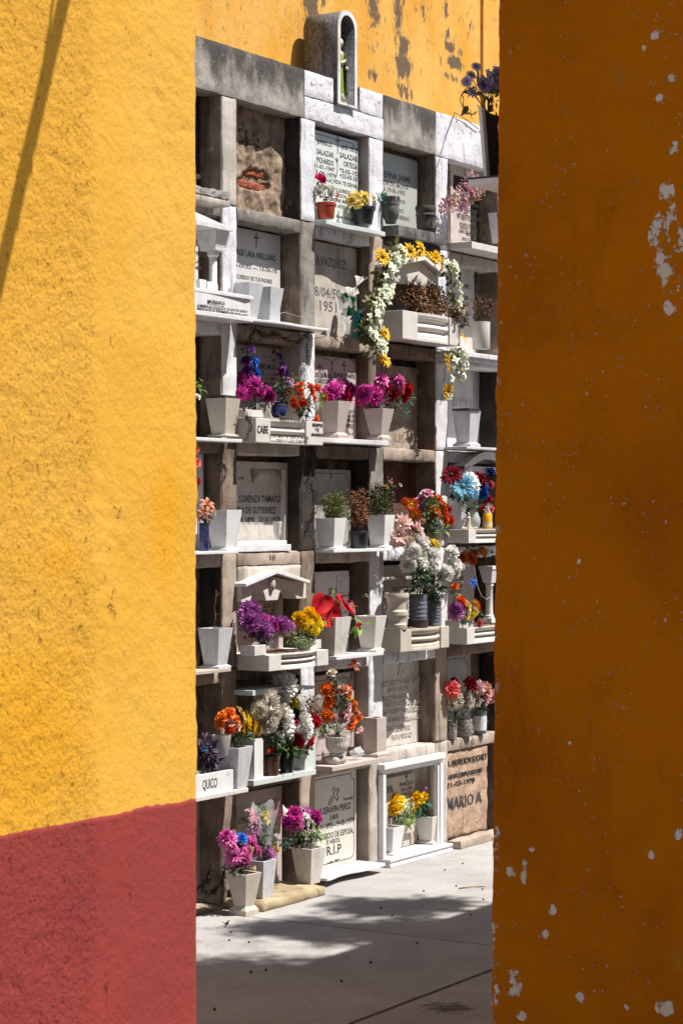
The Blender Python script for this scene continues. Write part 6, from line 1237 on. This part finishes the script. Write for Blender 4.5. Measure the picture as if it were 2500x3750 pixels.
# D5
T, f = plaque('sunlit marble plaque carved all over with raised capitals and a leaning cross', 3, 5, M['marble_warm'], -.112, (.0, .012, .0, .0))
rel = M['marble_warm']; L = [('MA. MARQUEZ BAUTIS', 396, 775, 300, 52), ('28-10-1976', 440, 640, 360, 40), ('TIEMPO ES LIGRIMAS SIEMPRE', 400, 775, 440, 42), ('TUMBA SE EVAPORAN', 400, 765, 505, 42), ('FLORES SE MARCHITAN LUCERO', 400, 775, 575, 42), ('LA ORACION LLEGA A DIOS', 400, 778, 655, 42), ('RECUERDO DE TUS HIJOS', 396, 655, 740, 42), ('PERPETUIDAD', 480, 665, 800, 40)]
words(L, 10, -.112, T, f, 'marble_warm', .006)
m = MB(); c = f.L(10, 560, 190, -.112)
sh = .10
for (x0, z0, x1, z1, t_) in ((-.022, 0, .006, .085, .010), (-.022, .052, .028, .062, .010)):
    outline(m, [(c.x+x0, c.z+z0), (c.x+x1, c.z+z1)], t_, -.0002, .006, False)
m.box(c.x+.02, c.x+.065, -.003, -.0003, c.z-.02, c.z+.03).build('leaning_cross', M['marble_warm'], T)
# E5
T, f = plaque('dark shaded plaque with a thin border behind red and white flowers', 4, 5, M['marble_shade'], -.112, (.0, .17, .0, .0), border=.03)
zE = ZR[6]+.004
def cyl(label, a, b, w, r_, H, mt): round_pot(label, 'stone_pot', 'pot', 10, a, b, w, r_*.96, r_, H, mt, -1, wz=zE)
lime = stone('crusty_lime_stone', (.52, .49, .47), (.22, .20, .19), 60, [((.08, .07, .06), 70, .58, .66, .9, 1)], .95, 90, .003, 50, .008)
cyl('left crusty limestone pot, narrower at its top', 1053, 815, -.01, 52, 175, lime); cyl('middle crusty limestone pot under the white flowers', 1172, 785, -.02, 78, 165, lime)
T, u, w, z = round_pot('grey tin can with a printed white label, right of the limestone pots', 'labelled_can', 'tin can', 10, 1325, 755, -.01, 60, 62, 215, M['tin'], -1, wz=zE)
r1 = 60/at(10, 1325, 755, -.01)[2]; MB().lathe([(r1*1.035, .022), (r1*1.045, .112)], seg=32).build('paper_label', M['tin_label'], T, smooth=True)
MB().blob((.018, -r1*1.03, .075), (.009, .002, .012), 8, 6).build('label_emblem', M['ink_soft'], T)
bouquet('coral red flower beside cream white shaggy flowers in the limestone pots', 10, (1100, 640), [('dahlia', 'coral', 1050, 310, 92), ('dahlia', 'coral', 1075, 340, 60), ('carnation', 'ivory', 1090, 440, 84), ('dahlia', 'ivory', 1060, 480, 60), ('carnation', 'ivory', 1210, 400, 90), ('dahlia', 'ivory', 1230, 460, 90), ('dahlia', 'ivory', 1300, 440, 70), ('carnation', 'darkred', 1080, 240, 40)], .03, [('leaf_dark', 1150, 520, 150, 50, 40, 56)], up=.1, wj=.02)
bouquet('dusty pink ruffled flowers touching the orange wall above the labelled can', 10, (1320, 560), [('carnation', 'pink', 1330, 310, 70), ('carnation', 'salmon', 1400, 330, 80), ('lotus', 'pink', 1390, 440, 76), ('carnation', 'darkred', 1230, 270, 70), ('carnation', 'dryrose', 1280, 330, 60), ('dahlia', 'pink', 1450, 400, 70)], .03, [('leaf_dark', 1330, 510, 90, 30, 20, 50)], up=.1, wj=.02)
# ================================================================== row 6
T, f = plaque('dusty cream slab at the lower left with a narrow sunlit streak', 0, 6, M['pale'], -.112, (.0, .10, .0, .16))
vine('dry spiky branches lying at the foot of the wall, lower left', 11, [(60, 1030), (150, 1000), (220, 960), (280, 880), (310, 780), (325, 700)], .06, 'branch', 'dry_branch', 'drydark', 3, .0022, .03, 70)
vine('dry pine like twigs in the lower left niche', 11, [(70, 960), (110, 900), (150, 830), (190, 740), (210, 700)], .04, 'branch', 'dry_branch', 'drydark', 3, .0020, .03, 80)
T, f = plaque('grey pink marble plaque with a ruled border at the lower left', 1, 6, M['marble_shade'], -.112, (.0, .055, .0, .02))
h = (COLS[1][1]-COLS[1][0]-.055)/2; MB().box(h-.045, h+.002, -.022, -.0005, 0, .53).box(-h, h-.0455, -.022, -.0005, .47, .53).build('raised_border', M['marble_pink'], T, bevel=.003)
words([('LOPEZ', 450, 545, 310, 60), ('RECUERDO', 740, 910, 690, 60)], 11, -.112, T, f, 'ink_soft')
b = MB(); c = f.L(11, 650, 130, -.112); b.tube([c+Vector((-.014, -.001, .012)), c+Vector((0, -.001, -.004)), c+Vector((.014, -.001, .012))], .002, 4); b.build('small_mark', M['ink_soft'], T)
# stone step
g0 = ground(11, 665, 1150); g1 = ground(11, 1300, 985); zt = .052
T = thing('worn_stone_step', 'worn ochre stone step on the ground carrying two marble vases', 'step', (g0[0]+g1[0])/2, 0, 0); h = (g1[0]-g0[0])/2; d_ = max(g0[1], g1[1])
MB().rbox(-h, h, -d_, .09, -.01, zt, .02, .008, 9).build('step', stone('worn_ochre_stone', (.50, .40, .26), (.38, .29, .18), 9, [((.16, .12, .08), 14, .6, .72, .7, 1)], .9, 80, .002, 20, .006), T, smooth=2)

def at_w(k, xm, yb, z):
    x, y = q(k, xm, yb); Y = F*(CZ-z)/(y-CY); X = (x-CX)/F*Y; dx, dy = X-P0[0], Y-P0[1]; return dx*C_-dy*S_
def gvase(label, k, xm, yb, W, wb, H, mat, z=0., **kw):
    # front-left base corner sighted on the horizontal plane z
    x, y = q(k, xm, yb); Y = F*(CZ-z)/(y-CY); X = (x-CX)/F*Y; dx, dy = X-P0[0], Y-P0[1]; w = dx*C_-dy*S_
    return square_vase(label, k, xm, yb, w, W, wb, H, mat, wz=z, **kw)
_, u, w, z = gvase('cream terrazzo vase on a wide foot, standing on the concrete floor', 11, 525, 1188, .128, .075, 400, M['terr'], foot=.045)

bouquet('magenta and pink shaggy dahlias with a bright blue one, front bouquet on the floor', 11, (490, 790), [('dahlia', 'pinkmag', 345, 440, 90), ('dahlia', 'magenta', 330, 400, 60), ('dahlia', 'blue', 485, 430, 62), ('dahlia', 'blue', 520, 440, 40), ('dahlia', 'pinkmag', 600, 480, 86), ('rose', 'magenta', 455, 515, 80), ('dahlia', 'pinkmag', 420, 610, 92), ('dahlia', 'pinkmag', 550, 640, 105), ('dahlia', 'magenta', 450, 670, 80), ('rose', 'cream', 570, 550, 62), ('rose', 'cream', 430, 490, 44), ('dahlia', 'pinkmag', 650, 560, 60), ('dahlia', 'mauve', 520, 690, 66), ('dahlia', 'pinkmag', 390, 540, 50), ('carnation', 'cream', 590, 750, 46)], w,
        [('leaf_dark', 470, 740, 120, 50, 36, 56), ('leaf_teal' if False else 'leaf', 430, 470, 60, 40, 10, 44)], up=.3, wj=.03)
T, u2, w2, z = gvase('blue veined marble vase behind the front floor bouquet', 11, 683, 1028, .125, .09, 365, M['marble_grey'], z=zt)
T, f = bouquet('mixed wrapped bouquet with pink, cream, red and yellow small flowers', 11, (730, 720), [('spray', 'pink', 575, 210, 50), ('spray', 'blossom', 590, 260, 44), ('spray', 'crimson', 810, 200, 50), ('spray', 'red', 810, 260, 50), ('spray', 'red', 800, 290, 40), ('carnation', 'yellow', 715, 195, 34), ('carnation', 'paleyellow', 690, 240, 40), ('lily', 'paleyellow', 725, 270, 50), ('carnation', 'white', 820, 440, 40), ('lily', 'gold', 800, 520, 50), ('lily', 'gold', 830, 560, 40), ('dahlia', 'mauve', 740, 590, 56), ('dahlia', 'mauve', 770, 640, 66), ('spray', 'mauve', 620, 380, 44), ('dahlia', 'mauve', 745, 660, 50), ('spray', 'ivory', 760, 430, 40)], w2,
        [('leaf', 700, 330, 130, 110, 80, 46), ('leaf_bright', 660, 180, 60, 40, 40, 34), ('leaf_dark', 700, 480, 130, 130, 80, 56), ('fern:leaf', 650, 200, 60, 40, 5, 70)], wj=.03)
sleeve('clear cellophane cone around the mixed wrapped bouquet on the floor', 11, 715, 130, 560, w2, 165, 60, 4)
T, u3, w3, z = gvase('marbled cream vase on the right end of the ochre stone step', 11, 1148, 888, .135, .085, 345, M['marble_warm'], z=zt)
rr = 80/at(11, 1120, 540, w3)[2]; T = thing('clear_plastic_pot', 'clear plastic pot sunk into the marbled cream vase', 'pot', u3, w3, z-.015); MB().lathe([(rr*.8, 0), (rr, .045), (rr*.93, .045), (rr*.8, .012)], seg=28).build('body', M['milky'], T, smooth=True)
bouquet('vivid magenta and white roses with glossy green leaves above the marbled vase', 11, (1130, 540), [('carnation', 'magenta', 1000, 210, 80), ('carnation', 'mauve', 1110, 195, 70), ('carnation', 'magenta', 1160, 210, 60), ('carnation', 'magenta', 1210, 240, 72), ('carnation', 'pinkmag', 1000, 300, 84), ('carnation', 'magdark', 920, 290, 60), ('rose', 'white', 1105, 300, 62), ('carnation', 'white', 1100, 225, 40), ('carnation', 'pinkmag', 1040, 330, 56), ('carnation', 'magenta', 955, 240, 60), ('bud', 'whitegreen', 1040, 150, 20), ('bud', 'whitegreen', 1000, 410, 20), ('bud', 'whitegreen', 1130, 400, 18)], w3,
        [('leaf', 1130, 400, 120, 70, 56, 70), ('leaf_bright', 1200, 400, 70, 60, 26, 66), ('leaf_dark', 1100, 450, 80, 50, 30, 60), ('leaf', 1020, 400, 70, 40, 16, 60)], up=.35, wj=.02)
bouquet('loose pale green sprig drooping between the two floor bouquets', 11, (900, 600), [('calla', 'white', 890, 250, 90), ('spray', 'whitegreen', 900, 500, 50)], w3-.03, [('leaf_blue', 900, 470, 60, 70, 40, 40)])
# C6
T, f = plaque('large cream plaque with a slanted cross, bold name and R.I.P.', 2, 6, marble('cream_marble', (.66, .63, .58), (.52, .47, .42), 4, .4, .4, (.42, .30, .2), .4), -.05, (.0, .07, .03, .0), border=.024)
words([('SR.SERAFIN PEREZ', 1212, 1525, 225-500+500, 62)], 11, -.05, T, f)
words([('LARA', 1325, 1408, 272, 56), ('X-V-1895--19-III-1979', 1190, 1558, 378, 56), ('RECUERDO DE ESPOSA,', 1180, 1550, 478, 58), ('E HIJOS.', 1296, 1425, 505, 44), ('R.I.P', 1296, 1435, 612, 90)], 11, -.05, T, f, 'ink', .0012, 'lower_inscription'); words([('Perpetuidad', 1455, 1546, 85, 34)], 11, -.05, T, f, 'ink_soft', .001, 'script')
m = MB(); c = f.L(11, 1318, 115, -.05); e = f.L(11, 1405, -20, -.05); d_ = Vector((e.x-c.x, e.z-c.z)); n_ = Vector((-d_.y, d_.x)).normalized(); dd = d_.normalized(); L_ = d_.length
P_ = [c.xz + v for v in (n_*.009, n_*-.009, dd*L_*.62-n_*.009, dd*L_*.62-n_*.040, dd*L_*.80-n_*.040, dd*L_*.80-n_*.009, dd*L_*1.05-n_*.009, dd*L_*1.05+n_*.009, dd*L_*.80+n_*.009, dd*L_*.80+n_*.040, dd*L_*.62+n_*.040, dd*L_*.62+n_*.009)]
outline(m, [tuple(p) for p in P_], .0045, -.0002); m.build('slanted_cross', M['ink'], T)
m = MB(); c = f.L(11, 1362, 662, -.05); m.petal(c, (1, 0, .04), (0, -1, 0), .075, .012, 0, 0, 3, 2).petal(c, (-1, 0, -.04), (0, -1, 0), .075, .012, 0, 0, 3, 2); m.build('ornament', M['ink'], T)
g0 = at(11, 1310, 830, .12); shelf('low wavy cream marble slab just above the floor below the R.I.P. plaque', 11, 1300, 832, 1857, 28, .13, M['marble'], wave=-.022, wb=-.05, z=.052)
# D6 aedicula
wf = .035; uL = at(10, 400, 1070, wf)[0]; uR = at(10, 973, 930, wf)[0]; zt = at(10, 700, 985, wf)[1]; 
T = thing('white_framed_niche', 'clean white moulded marble frame around the lowest niche with yellow roses', 'niche frame', (uL+uR)/2, 0, 0); h = (uR-uL)/2; fw = .052; zb_ = at(12, 470, 650, .085)[1]
m = MB(); z1 = zt
MB().box(-h, -h+.030, -wf, 0, zb_, z1-.064).box(-h+.0305, -h+.048, -wf+.010, 0, zb_, z1-.064).box(-h+.0485, -h+fw, -wf+.024, .05, zb_, z1-.064).build('left_jamb', M['whitepaint'], T, bevel=.003)
MB().box(h-.030, h, -wf, 0, zb_, z1-.064).box(h-.048, h-.0305, -wf+.010, 0, zb_, z1-.064).box(h-fw, h-.0485, -wf+.024, .05, zb_, z1-.064).build('right_jamb', M['whitepaint'], T, bevel=.003)
MB().box(-h-.006, h+.006, -wf-.012, 0, z1-.032, z1).box(-h+.004, h-.004, -wf, 0, z1-.0475, z1-.0325).box(-h+.01, h-.01, -wf+.012, .04, z1-.0635, z1-.048).build('lintel', M['whitepaint'], T, bevel=.004)
MB().box(-h-.004, h+.03, -.085, .09, .078*zb_/.115, zb_-.0005).box(-h+.004, h+.025, -.074, .03, .050*zb_/.115, .0775*zb_/.115).box(-h-.004, h+.03, -.085, .03, .0, .0495*zb_/.115).build('stepped_sill', M['whitepaint'], T, bevel=.004)
MB().box(h-fw-.004, h-fw+.03, -wf+.03, .10, zb_, z1-.064).box(-h+.05, h-.05, .096, .105, zb_, z1-.05).box(-h+.05, h-.05, -wf+.03, .10, z1-.063, z1-.052).build('lining', M['pale'], T)
T, f = plaque('small cream plaque with a flared cross, reading FRANCISCA, inside the white frame', 3, 6, M['terr'], -.07, rect=(at(10, 460, 1300, -.07)[0]-.16, at(10, 698, 1300, -.07)[0], .13, at(10, 600, 1145, -.07)[1]))
b = MB(); c = f.L(10, 620, 1200, -.07); cross(b, c.x, -.0002, c.z, .045, .032, .005, 1); b.build('cross', M['ink'], T)
words([('FRANCISCA', 553, 684, 1258, 40), ('SALAZAR', 568, 672, 1305, 38), ('RANGEL', 576, 665, 1350, 38), ('22-12-1982', 560, 680, 1392, 32), ('MIGUEL', 410, 488, 1292, 38), ('SALAZAR', 400, 496, 1328, 36)], 10, -.07, T, f)
_, u4, w4, z = square_vase('white marble vase with thin grey streaks, left one inside the white frame', 12, 490, 605, at_w(12, 490, 605, zb_+.002), .125, .085, 262, M['marble'], wz=zb_+.002, foot=.016)
bouquet('yellow roses with fine bright green sprays in the left framed vase', 12, (530, 330), [('rose', 'gold', 510, 60, 66), ('rose', 'yellow', 560, 75, 56), ('rose', 'gold', 485, 110, 54), ('rose', 'gold', 500, 170, 60), ('rose', 'yellow', 560, 150, 40), ('small', 'paleyellow', 650, 120, 30), ('small', 'yellow', 690, 130, 34), ('small', 'yellow', 735, 150, 34), ('small', 'yellow', 700, 175, 34), ('small', 'whitegreen', 600, 140, 28), ('small', 'whitegreen', 640, 190, 26), ('bud', 'paleyellow', 640, 215, 16), ('bud', 'paleyellow', 680, 265, 16)], w4-.02,
        [('leaf_bright', 610, 260, 80, 70, 90, 40), ('leaf_bright', 620, 150, 90, 60, 30, 34), ('leaf_dark', 510, 250, 50, 60, 20, 56), ('leaf_teal', 500, 75, 30, 20, 4, 44), ('fern:leaf_bright', 620, 270, 60, 50, 6, 90)], wj=.02)
_, u5, w5, z = square_vase('plain white square vase, right one inside the white frame', 12, 863, 500, at_w(12, 863, 500, zb_+.002), .125, .085, 262, M['terr_white'], wz=zb_+.002, foot=.018)
bouquet('rounded bunch of big yellow roses in the right framed vase', 12, (850, 240), [('rose', 'gold', 720, 55, 66), ('rose', 'yellow', 770, 70, 50), ('rose', 'yellow', 830, 65, 56), ('rose', 'gold', 860, 5, 56), ('rose', 'paleyellow', 915, 40, 76), ('rose', 'gold', 960, 90, 52), ('tulip', 'mauve', 800, -20, 36), ('tulip', 'mauve', 830, -25, 34), ('tulip', 'mauve', 780, 5, 30), ('rose', 'gold', 790, 40, 40)], w5,
        [('leaf_blue', 780, 130, 60, 60, 14, 90), ('leaf_dark', 850, 150, 90, 70, 40, 80), ('leaf_blue', 900, 150, 60, 70, 12, 90), ('leaf_dark', 740, 205, 50, 30, 10, 70), ('leaf', 950, 160, 40, 30, 4, 60)], up=.5, wj=.02)
# E6
u0, u1 = COLS[4]; T = thing('inscribed_plaster_panel', 'rough pink tan cement panel with painted name SUCHILT and scratched writing', 'plaque', (u0+u1)/2, -.015, .04); f = Fr(T, (u0+u1)/2, -.015, .04); h = (u1-u0)/2
MB().rbox(-h, h-.12, 0, .09, 0, ZR[6]-BT-.04, .018, .006, 16, 2).build('plaster', stone('rough_pink_cement', (.60, .42, .31), (.46, .31, .23), 12, [((.25, .16, .12), 18, .58, .70, .6, 1)], .95, 70, .004, 26, .010), T, smooth=2)
words([('A. ASUNCION SUCHILT', 1006, 1385, 1068, 58), ('VADOR CAMPOS SUCHILT', 1006, 1345, 1190, 44), ('21-03-1978', 1005, 1272, 1268, 46)], 10, -.0125, T, f, 'ink', .0035); words([('MARIO A', 1010, 1340, 1480, 110)], 10, -.0125, T, f, 'wirem', .003, 'scratched_writing')

# ================================================================== on the right block: hanging shelf with purple flowers
w = 3.17; u, z, sc = at(4, 1340, 185, w)
T = thing('iron_wall_shelf', 'small dark topped wall shelf jutting from behind the orange wall', 'shelf', u, w, z-.012)
a = at(4, 1212, 185, w); MB().box(a[0]-u, .30, -.0, -.19, -.006, .012).build('plate', M['whitepaint'], T, bevel=.001); MB().box(a[0]-u-.003, .30, .002, -.19, .0125, .017).build('dark_mat', M['rubber'], T)
p0 = at(2, 1305, 1045, w); p1 = at(4, 1362, 165, w)
T2 = thing('leaning_white_frame', 'white picture frame edge leaning in shade beside the purple flowers', 'picture frame', p1[0], w, z+.006); L = p0[1]-z; sh = p0[0]-p1[0]
MB().prism([(0, 0), (.022, 0), (sh+.022, L), (sh, L)], -.0, -.012).build('side_bar', M['whitepaint'], T2, bevel=.001)
MB().prism([(.023, 0.002), (.26, .002), (sh+.26, L-.01), (sh+.023, L-.01)], -.004, -.010).build('dark_picture', M['ink'], T2)
T, f = bouquet('shaded lilac hydrangeas and small daisies above the hanging shelf, olive leaves', 2, (1400, 1100), [('carnation', 'lilac', 1370, 800, 82), ('carnation', 'lilac', 1440, 730, 84), ('carnation', 'lilac', 1460, 820, 80), ('carnation', 'lilac', 1500, 690, 70), ('carnation', 'lilac', 1400, 830, 60), ('carnation', 'lilac', 1520, 790, 70), ('daisy', 'lilac', 1290, 628, 46), ('daisy', 'lilac', 1245, 712, 44), ('daisy', 'lilac', 1196, 778, 50), ('lily', 'lilac', 1245, 890, 52)], w-.02,
        [('leaf_olive', 1240, 1010, 60, 40, 5, 150), ('leaf_olive', 1300, 860, 30, 60, 4, 130), ('leaf_olive', 1350, 910, 90, 40, 8, 130), ('leaf_olive', 1440, 960, 90, 60, 12, 110), ('leaf_dark', 1420, 900, 100, 60, 30, 80), ('leaf_olive', 1470, 1040, 40, 40, 4, 90)], wj=.03, stems='leaf_olive')
vine('curly dark wires looping left of the lilac hydrangeas', 2, [(1290, 900), (1220, 840), (1160, 900), (1150, 1000), (1180, 1080), (1240, 1100), (1290, 1070)], w, 'wire', 'curly_wire', 'wirem', 2, .0018, .012)

# ================================================================== seeds on the floor, tree and cable out of the picture
for i, (k, a, b) in enumerate([(11, 380, 1348), (11, 366, 1428), (11, 553, 1447), (12, 1158, 692), (12, 786, 955), (12, 1096, 906), (12, 375, 1117), (12, 484, 1190), (12, 1349, 938), (12, 1355, 1035), (12, 1233, 1183), (12, 720, 1457), (12, 988, 752)]):
    g = ground(k, a, b); T = thing('seed_pod', 'tiny round dark brown seed lying on the concrete floor', 'seed', g[0], g[1], 0, 'seeds scattered on the floor'); MB().blob((0, 0, .005), (.0055, .0055, .005), 10, 7, .2, 9).build('pod', M['brown_pot'], T, smooth=True)
for i, (x, y) in enumerate([(1357, 3528), (1250, 3597), (786, 3701), (919, 3563), (974, 3556)]):
    g = ground(0, x, y); T = thing('seed_pod', 'tiny round dark brown seed lying on the concrete floor', 'seed', g[0], g[1], 0, 'seeds scattered on the floor'); MB().blob((0, 0, .006), (.007, .007, .006), 10, 7, .2, 9).build('pod', M['brown_pot'], T, smooth=True)
g = ground(12, 1120, 930); g2 = ground(12, 1370, 912); T = thing('fallen_twig', 'thin straight dark twig lying on the sunlit floor near the orange wall', 'twig', g[0], g[1], 0); MB().tube([(0, 0, .004), ((g2[0]-g[0])*.5, -(g2[1]-g[1])*.5+.006, .006), (g2[0]-g[0], -(g2[1]-g[1]), .004)], .0035, 6, .002).build('twig', M['drystem'], T)
g = ground(11, 330, 1285); T = thing('dry_leaf', 'small curled brown leaf lying on the floor at the lower left', 'leaf', g[0], g[1], 0); m = MB(); r = random.Random(2)
for i in range(5): m.petal((r.uniform(-.02, .02), r.uniform(-.01, .01), .004), (r.uniform(-1, 1), r.uniform(-1, 1), .25), (0, 0, 1), .032, .014, r.uniform(-1, 1), .3, 4, 2)
m.build('leaf', M['drystraw'], T)
# overhead cable whose shadow crosses the yellow wall
def lw(x, y, dist):
    t = (x-CX)/F; s = (t*LO.y-LO.x)/(-S_+C_*t); Y = LO.y-C_*s; p = Vector((LO.x-S_*s, Y, CZ-(y-CY)/F*Y)); return p+SUN*dist
SUN = Vector((.32*S_+1.0*C_, .32*C_-1.0*S_, 1.9)).normalized()
for nm, lb, pts, r_, ds in (('overhead_pole', 'thin pole overhead whose shadow crosses the yellow wall', ((-60, 1280), (265, -120)), .0145, .9), ('overhead_wire', 'thin wire overhead beside the pole, above the yellow wall', ((120, 620), (205, -60)), .0035, .9)):
    A, B = lw(*pts[0], ds), lw(*pts[1], ds); d_ = (B-A)
    T = bpy.data.objects.new(nm, None); C.objects.link(T); T.location = A; tag(T, lb, 'cable'); MB().tube([-d_*.25*(nm == 'overhead_pole'), d_*.5, d_*1.9], r_, 10).build('rod', M['wirem'], T, smooth=True)
# tree
def tree(label, u, w, crowns, trunk_h):
    T = thing('shade_tree', label, 'tree', u, w, 0); r = random.Random(5); m = MB()
    m.tube([(0, 0, 0), (.05, 0, trunk_h*.5), (0, .05, trunk_h)], .16, 10, .10)
    cs = []
    for (cu, cw, cz_, rr, rz, n) in crowns:
        p = Vector((cu-u, -(cw-w), cz_)); m.tube([(0, .05, trunk_h*.95), p*.5+Vector((0, 0, trunk_h*.5)), p], .06, 7, .015); cs.append((p, rr, rz, n))
    m.build('trunk', M['brown'], T, smooth=True); l = MB()
    for (p, rr, rz, n) in cs:
        for i in range(n):
            d = Vector((r.gauss(0, .5), r.gauss(0, .5), r.gauss(0, .5))); q0 = p+Vector((d.x*rr, d.y*rr, d.z*rz))
            l.petal(q0, (r.gauss(0, 1), r.gauss(0, 1), r.gauss(0, 1)-.3), (r.gauss(0, 1), r.gauss(0, 1), 1), r.uniform(.06, .11), .05, -.5, .1, 2, 2)
    l.build('crown', M['leaf'], T); return T
def crown_over(x, y, hgt):
    g = ground(0, x, y); return g[0]+.32*hgt/1.9, g[1]+hgt/1.9
cr = []
for (x, y, hh, rr, rz, n) in [(760, 3590, 8.0, .40, .2, 2600), (960, 3600, 8.0, .38, .2, 2600), (1150, 3590, 8.0, .34, .2, 2200), (1000, 3400, 8.0, .2, .08, 380), (1160, 3400, 8.0, .24, .10, 800), (1300, 3420, 7.6, .26, .10, 900), (1450, 3330, 7.8, .22, .08, 700), (1340, 3320, 7.8, .20, .08, 500), (1580, 3310, 7.8, .18, .08, 380), (850, 3660, 8.0, .5, .3, 2600), (780, 3790, 8.0, .5, .3, 2600), (1500, 3390, 7.6, .2, .06, 420)]:
    a = crown_over(x, y, hh); cr.append((a[0], a[1], hh, rr, rz, n))
for uu_ in (-3.4, -1.6, .2): cr += [(uu_, 6.4, 8.2, 1.1, .5, 2300), (uu_, 8.4, 8.4, 1.1, .5, 1800)]  # extra crown clumps, out of view, added to block sky light over the floor
tree('leafy tree beyond the orange wall that throws soft shade on the floor', 1.6, 6.4, cr, 6.4)
# ================================================================== light and camera
sd = Vector((.32*S_+1.0*C_, .32*C_-1.0*S_, 1.9)).normalized()      # towards the sun
el = math.asin(sd.z)
su = bpy.data.lights.new('sun', 'SUN'); su.energy = 5.0; su.angle = math.radians(.5); su.color = (1, .95, .875)
so = bpy.data.objects.new('sun', su); C.objects.link(so); so.rotation_mode = 'QUATERNION'; so.rotation_quaternion = sd.to_track_quat('Z', 'Y')
W = bpy.data.worlds.new('World'); bpy.context.scene.world = W; W.use_nodes = True; nt = W.node_tree
sk = nt.nodes.new('ShaderNodeTexSky'); sk.sky_type = 'NISHITA'; sk.sun_disc = False; sk.sun_elevation = el; sk.sun_rotation = math.atan2(sd.x, sd.y)
nt.links.new(sk.outputs[0], nt.nodes['Background'].inputs[0]); nt.nodes['Background'].inputs[1].default_value = .05
cam = bpy.data.cameras.new('camera'); co = bpy.data.objects.new('camera', cam); C.objects.link(co); co.location = (0, 0, CZ); co.rotation_euler = (PI/2, 0, 0)
cam.sensor_fit = 'VERTICAL'; cam.sensor_height = 36; cam.lens = F/3750*36; cam.clip_end = 300; cam.clip_start = .1
cam.dof.use_dof = True; cam.dof.focus_distance = 11.6; cam.dof.aperture_fstop = 20
sc = bpy.context.scene; sc.camera = co; sc.view_settings.view_transform = 'Standard'; sc.view_settings.look = 'None'; sc.view_settings.exposure = .74; sc.view_settings.gamma = 1
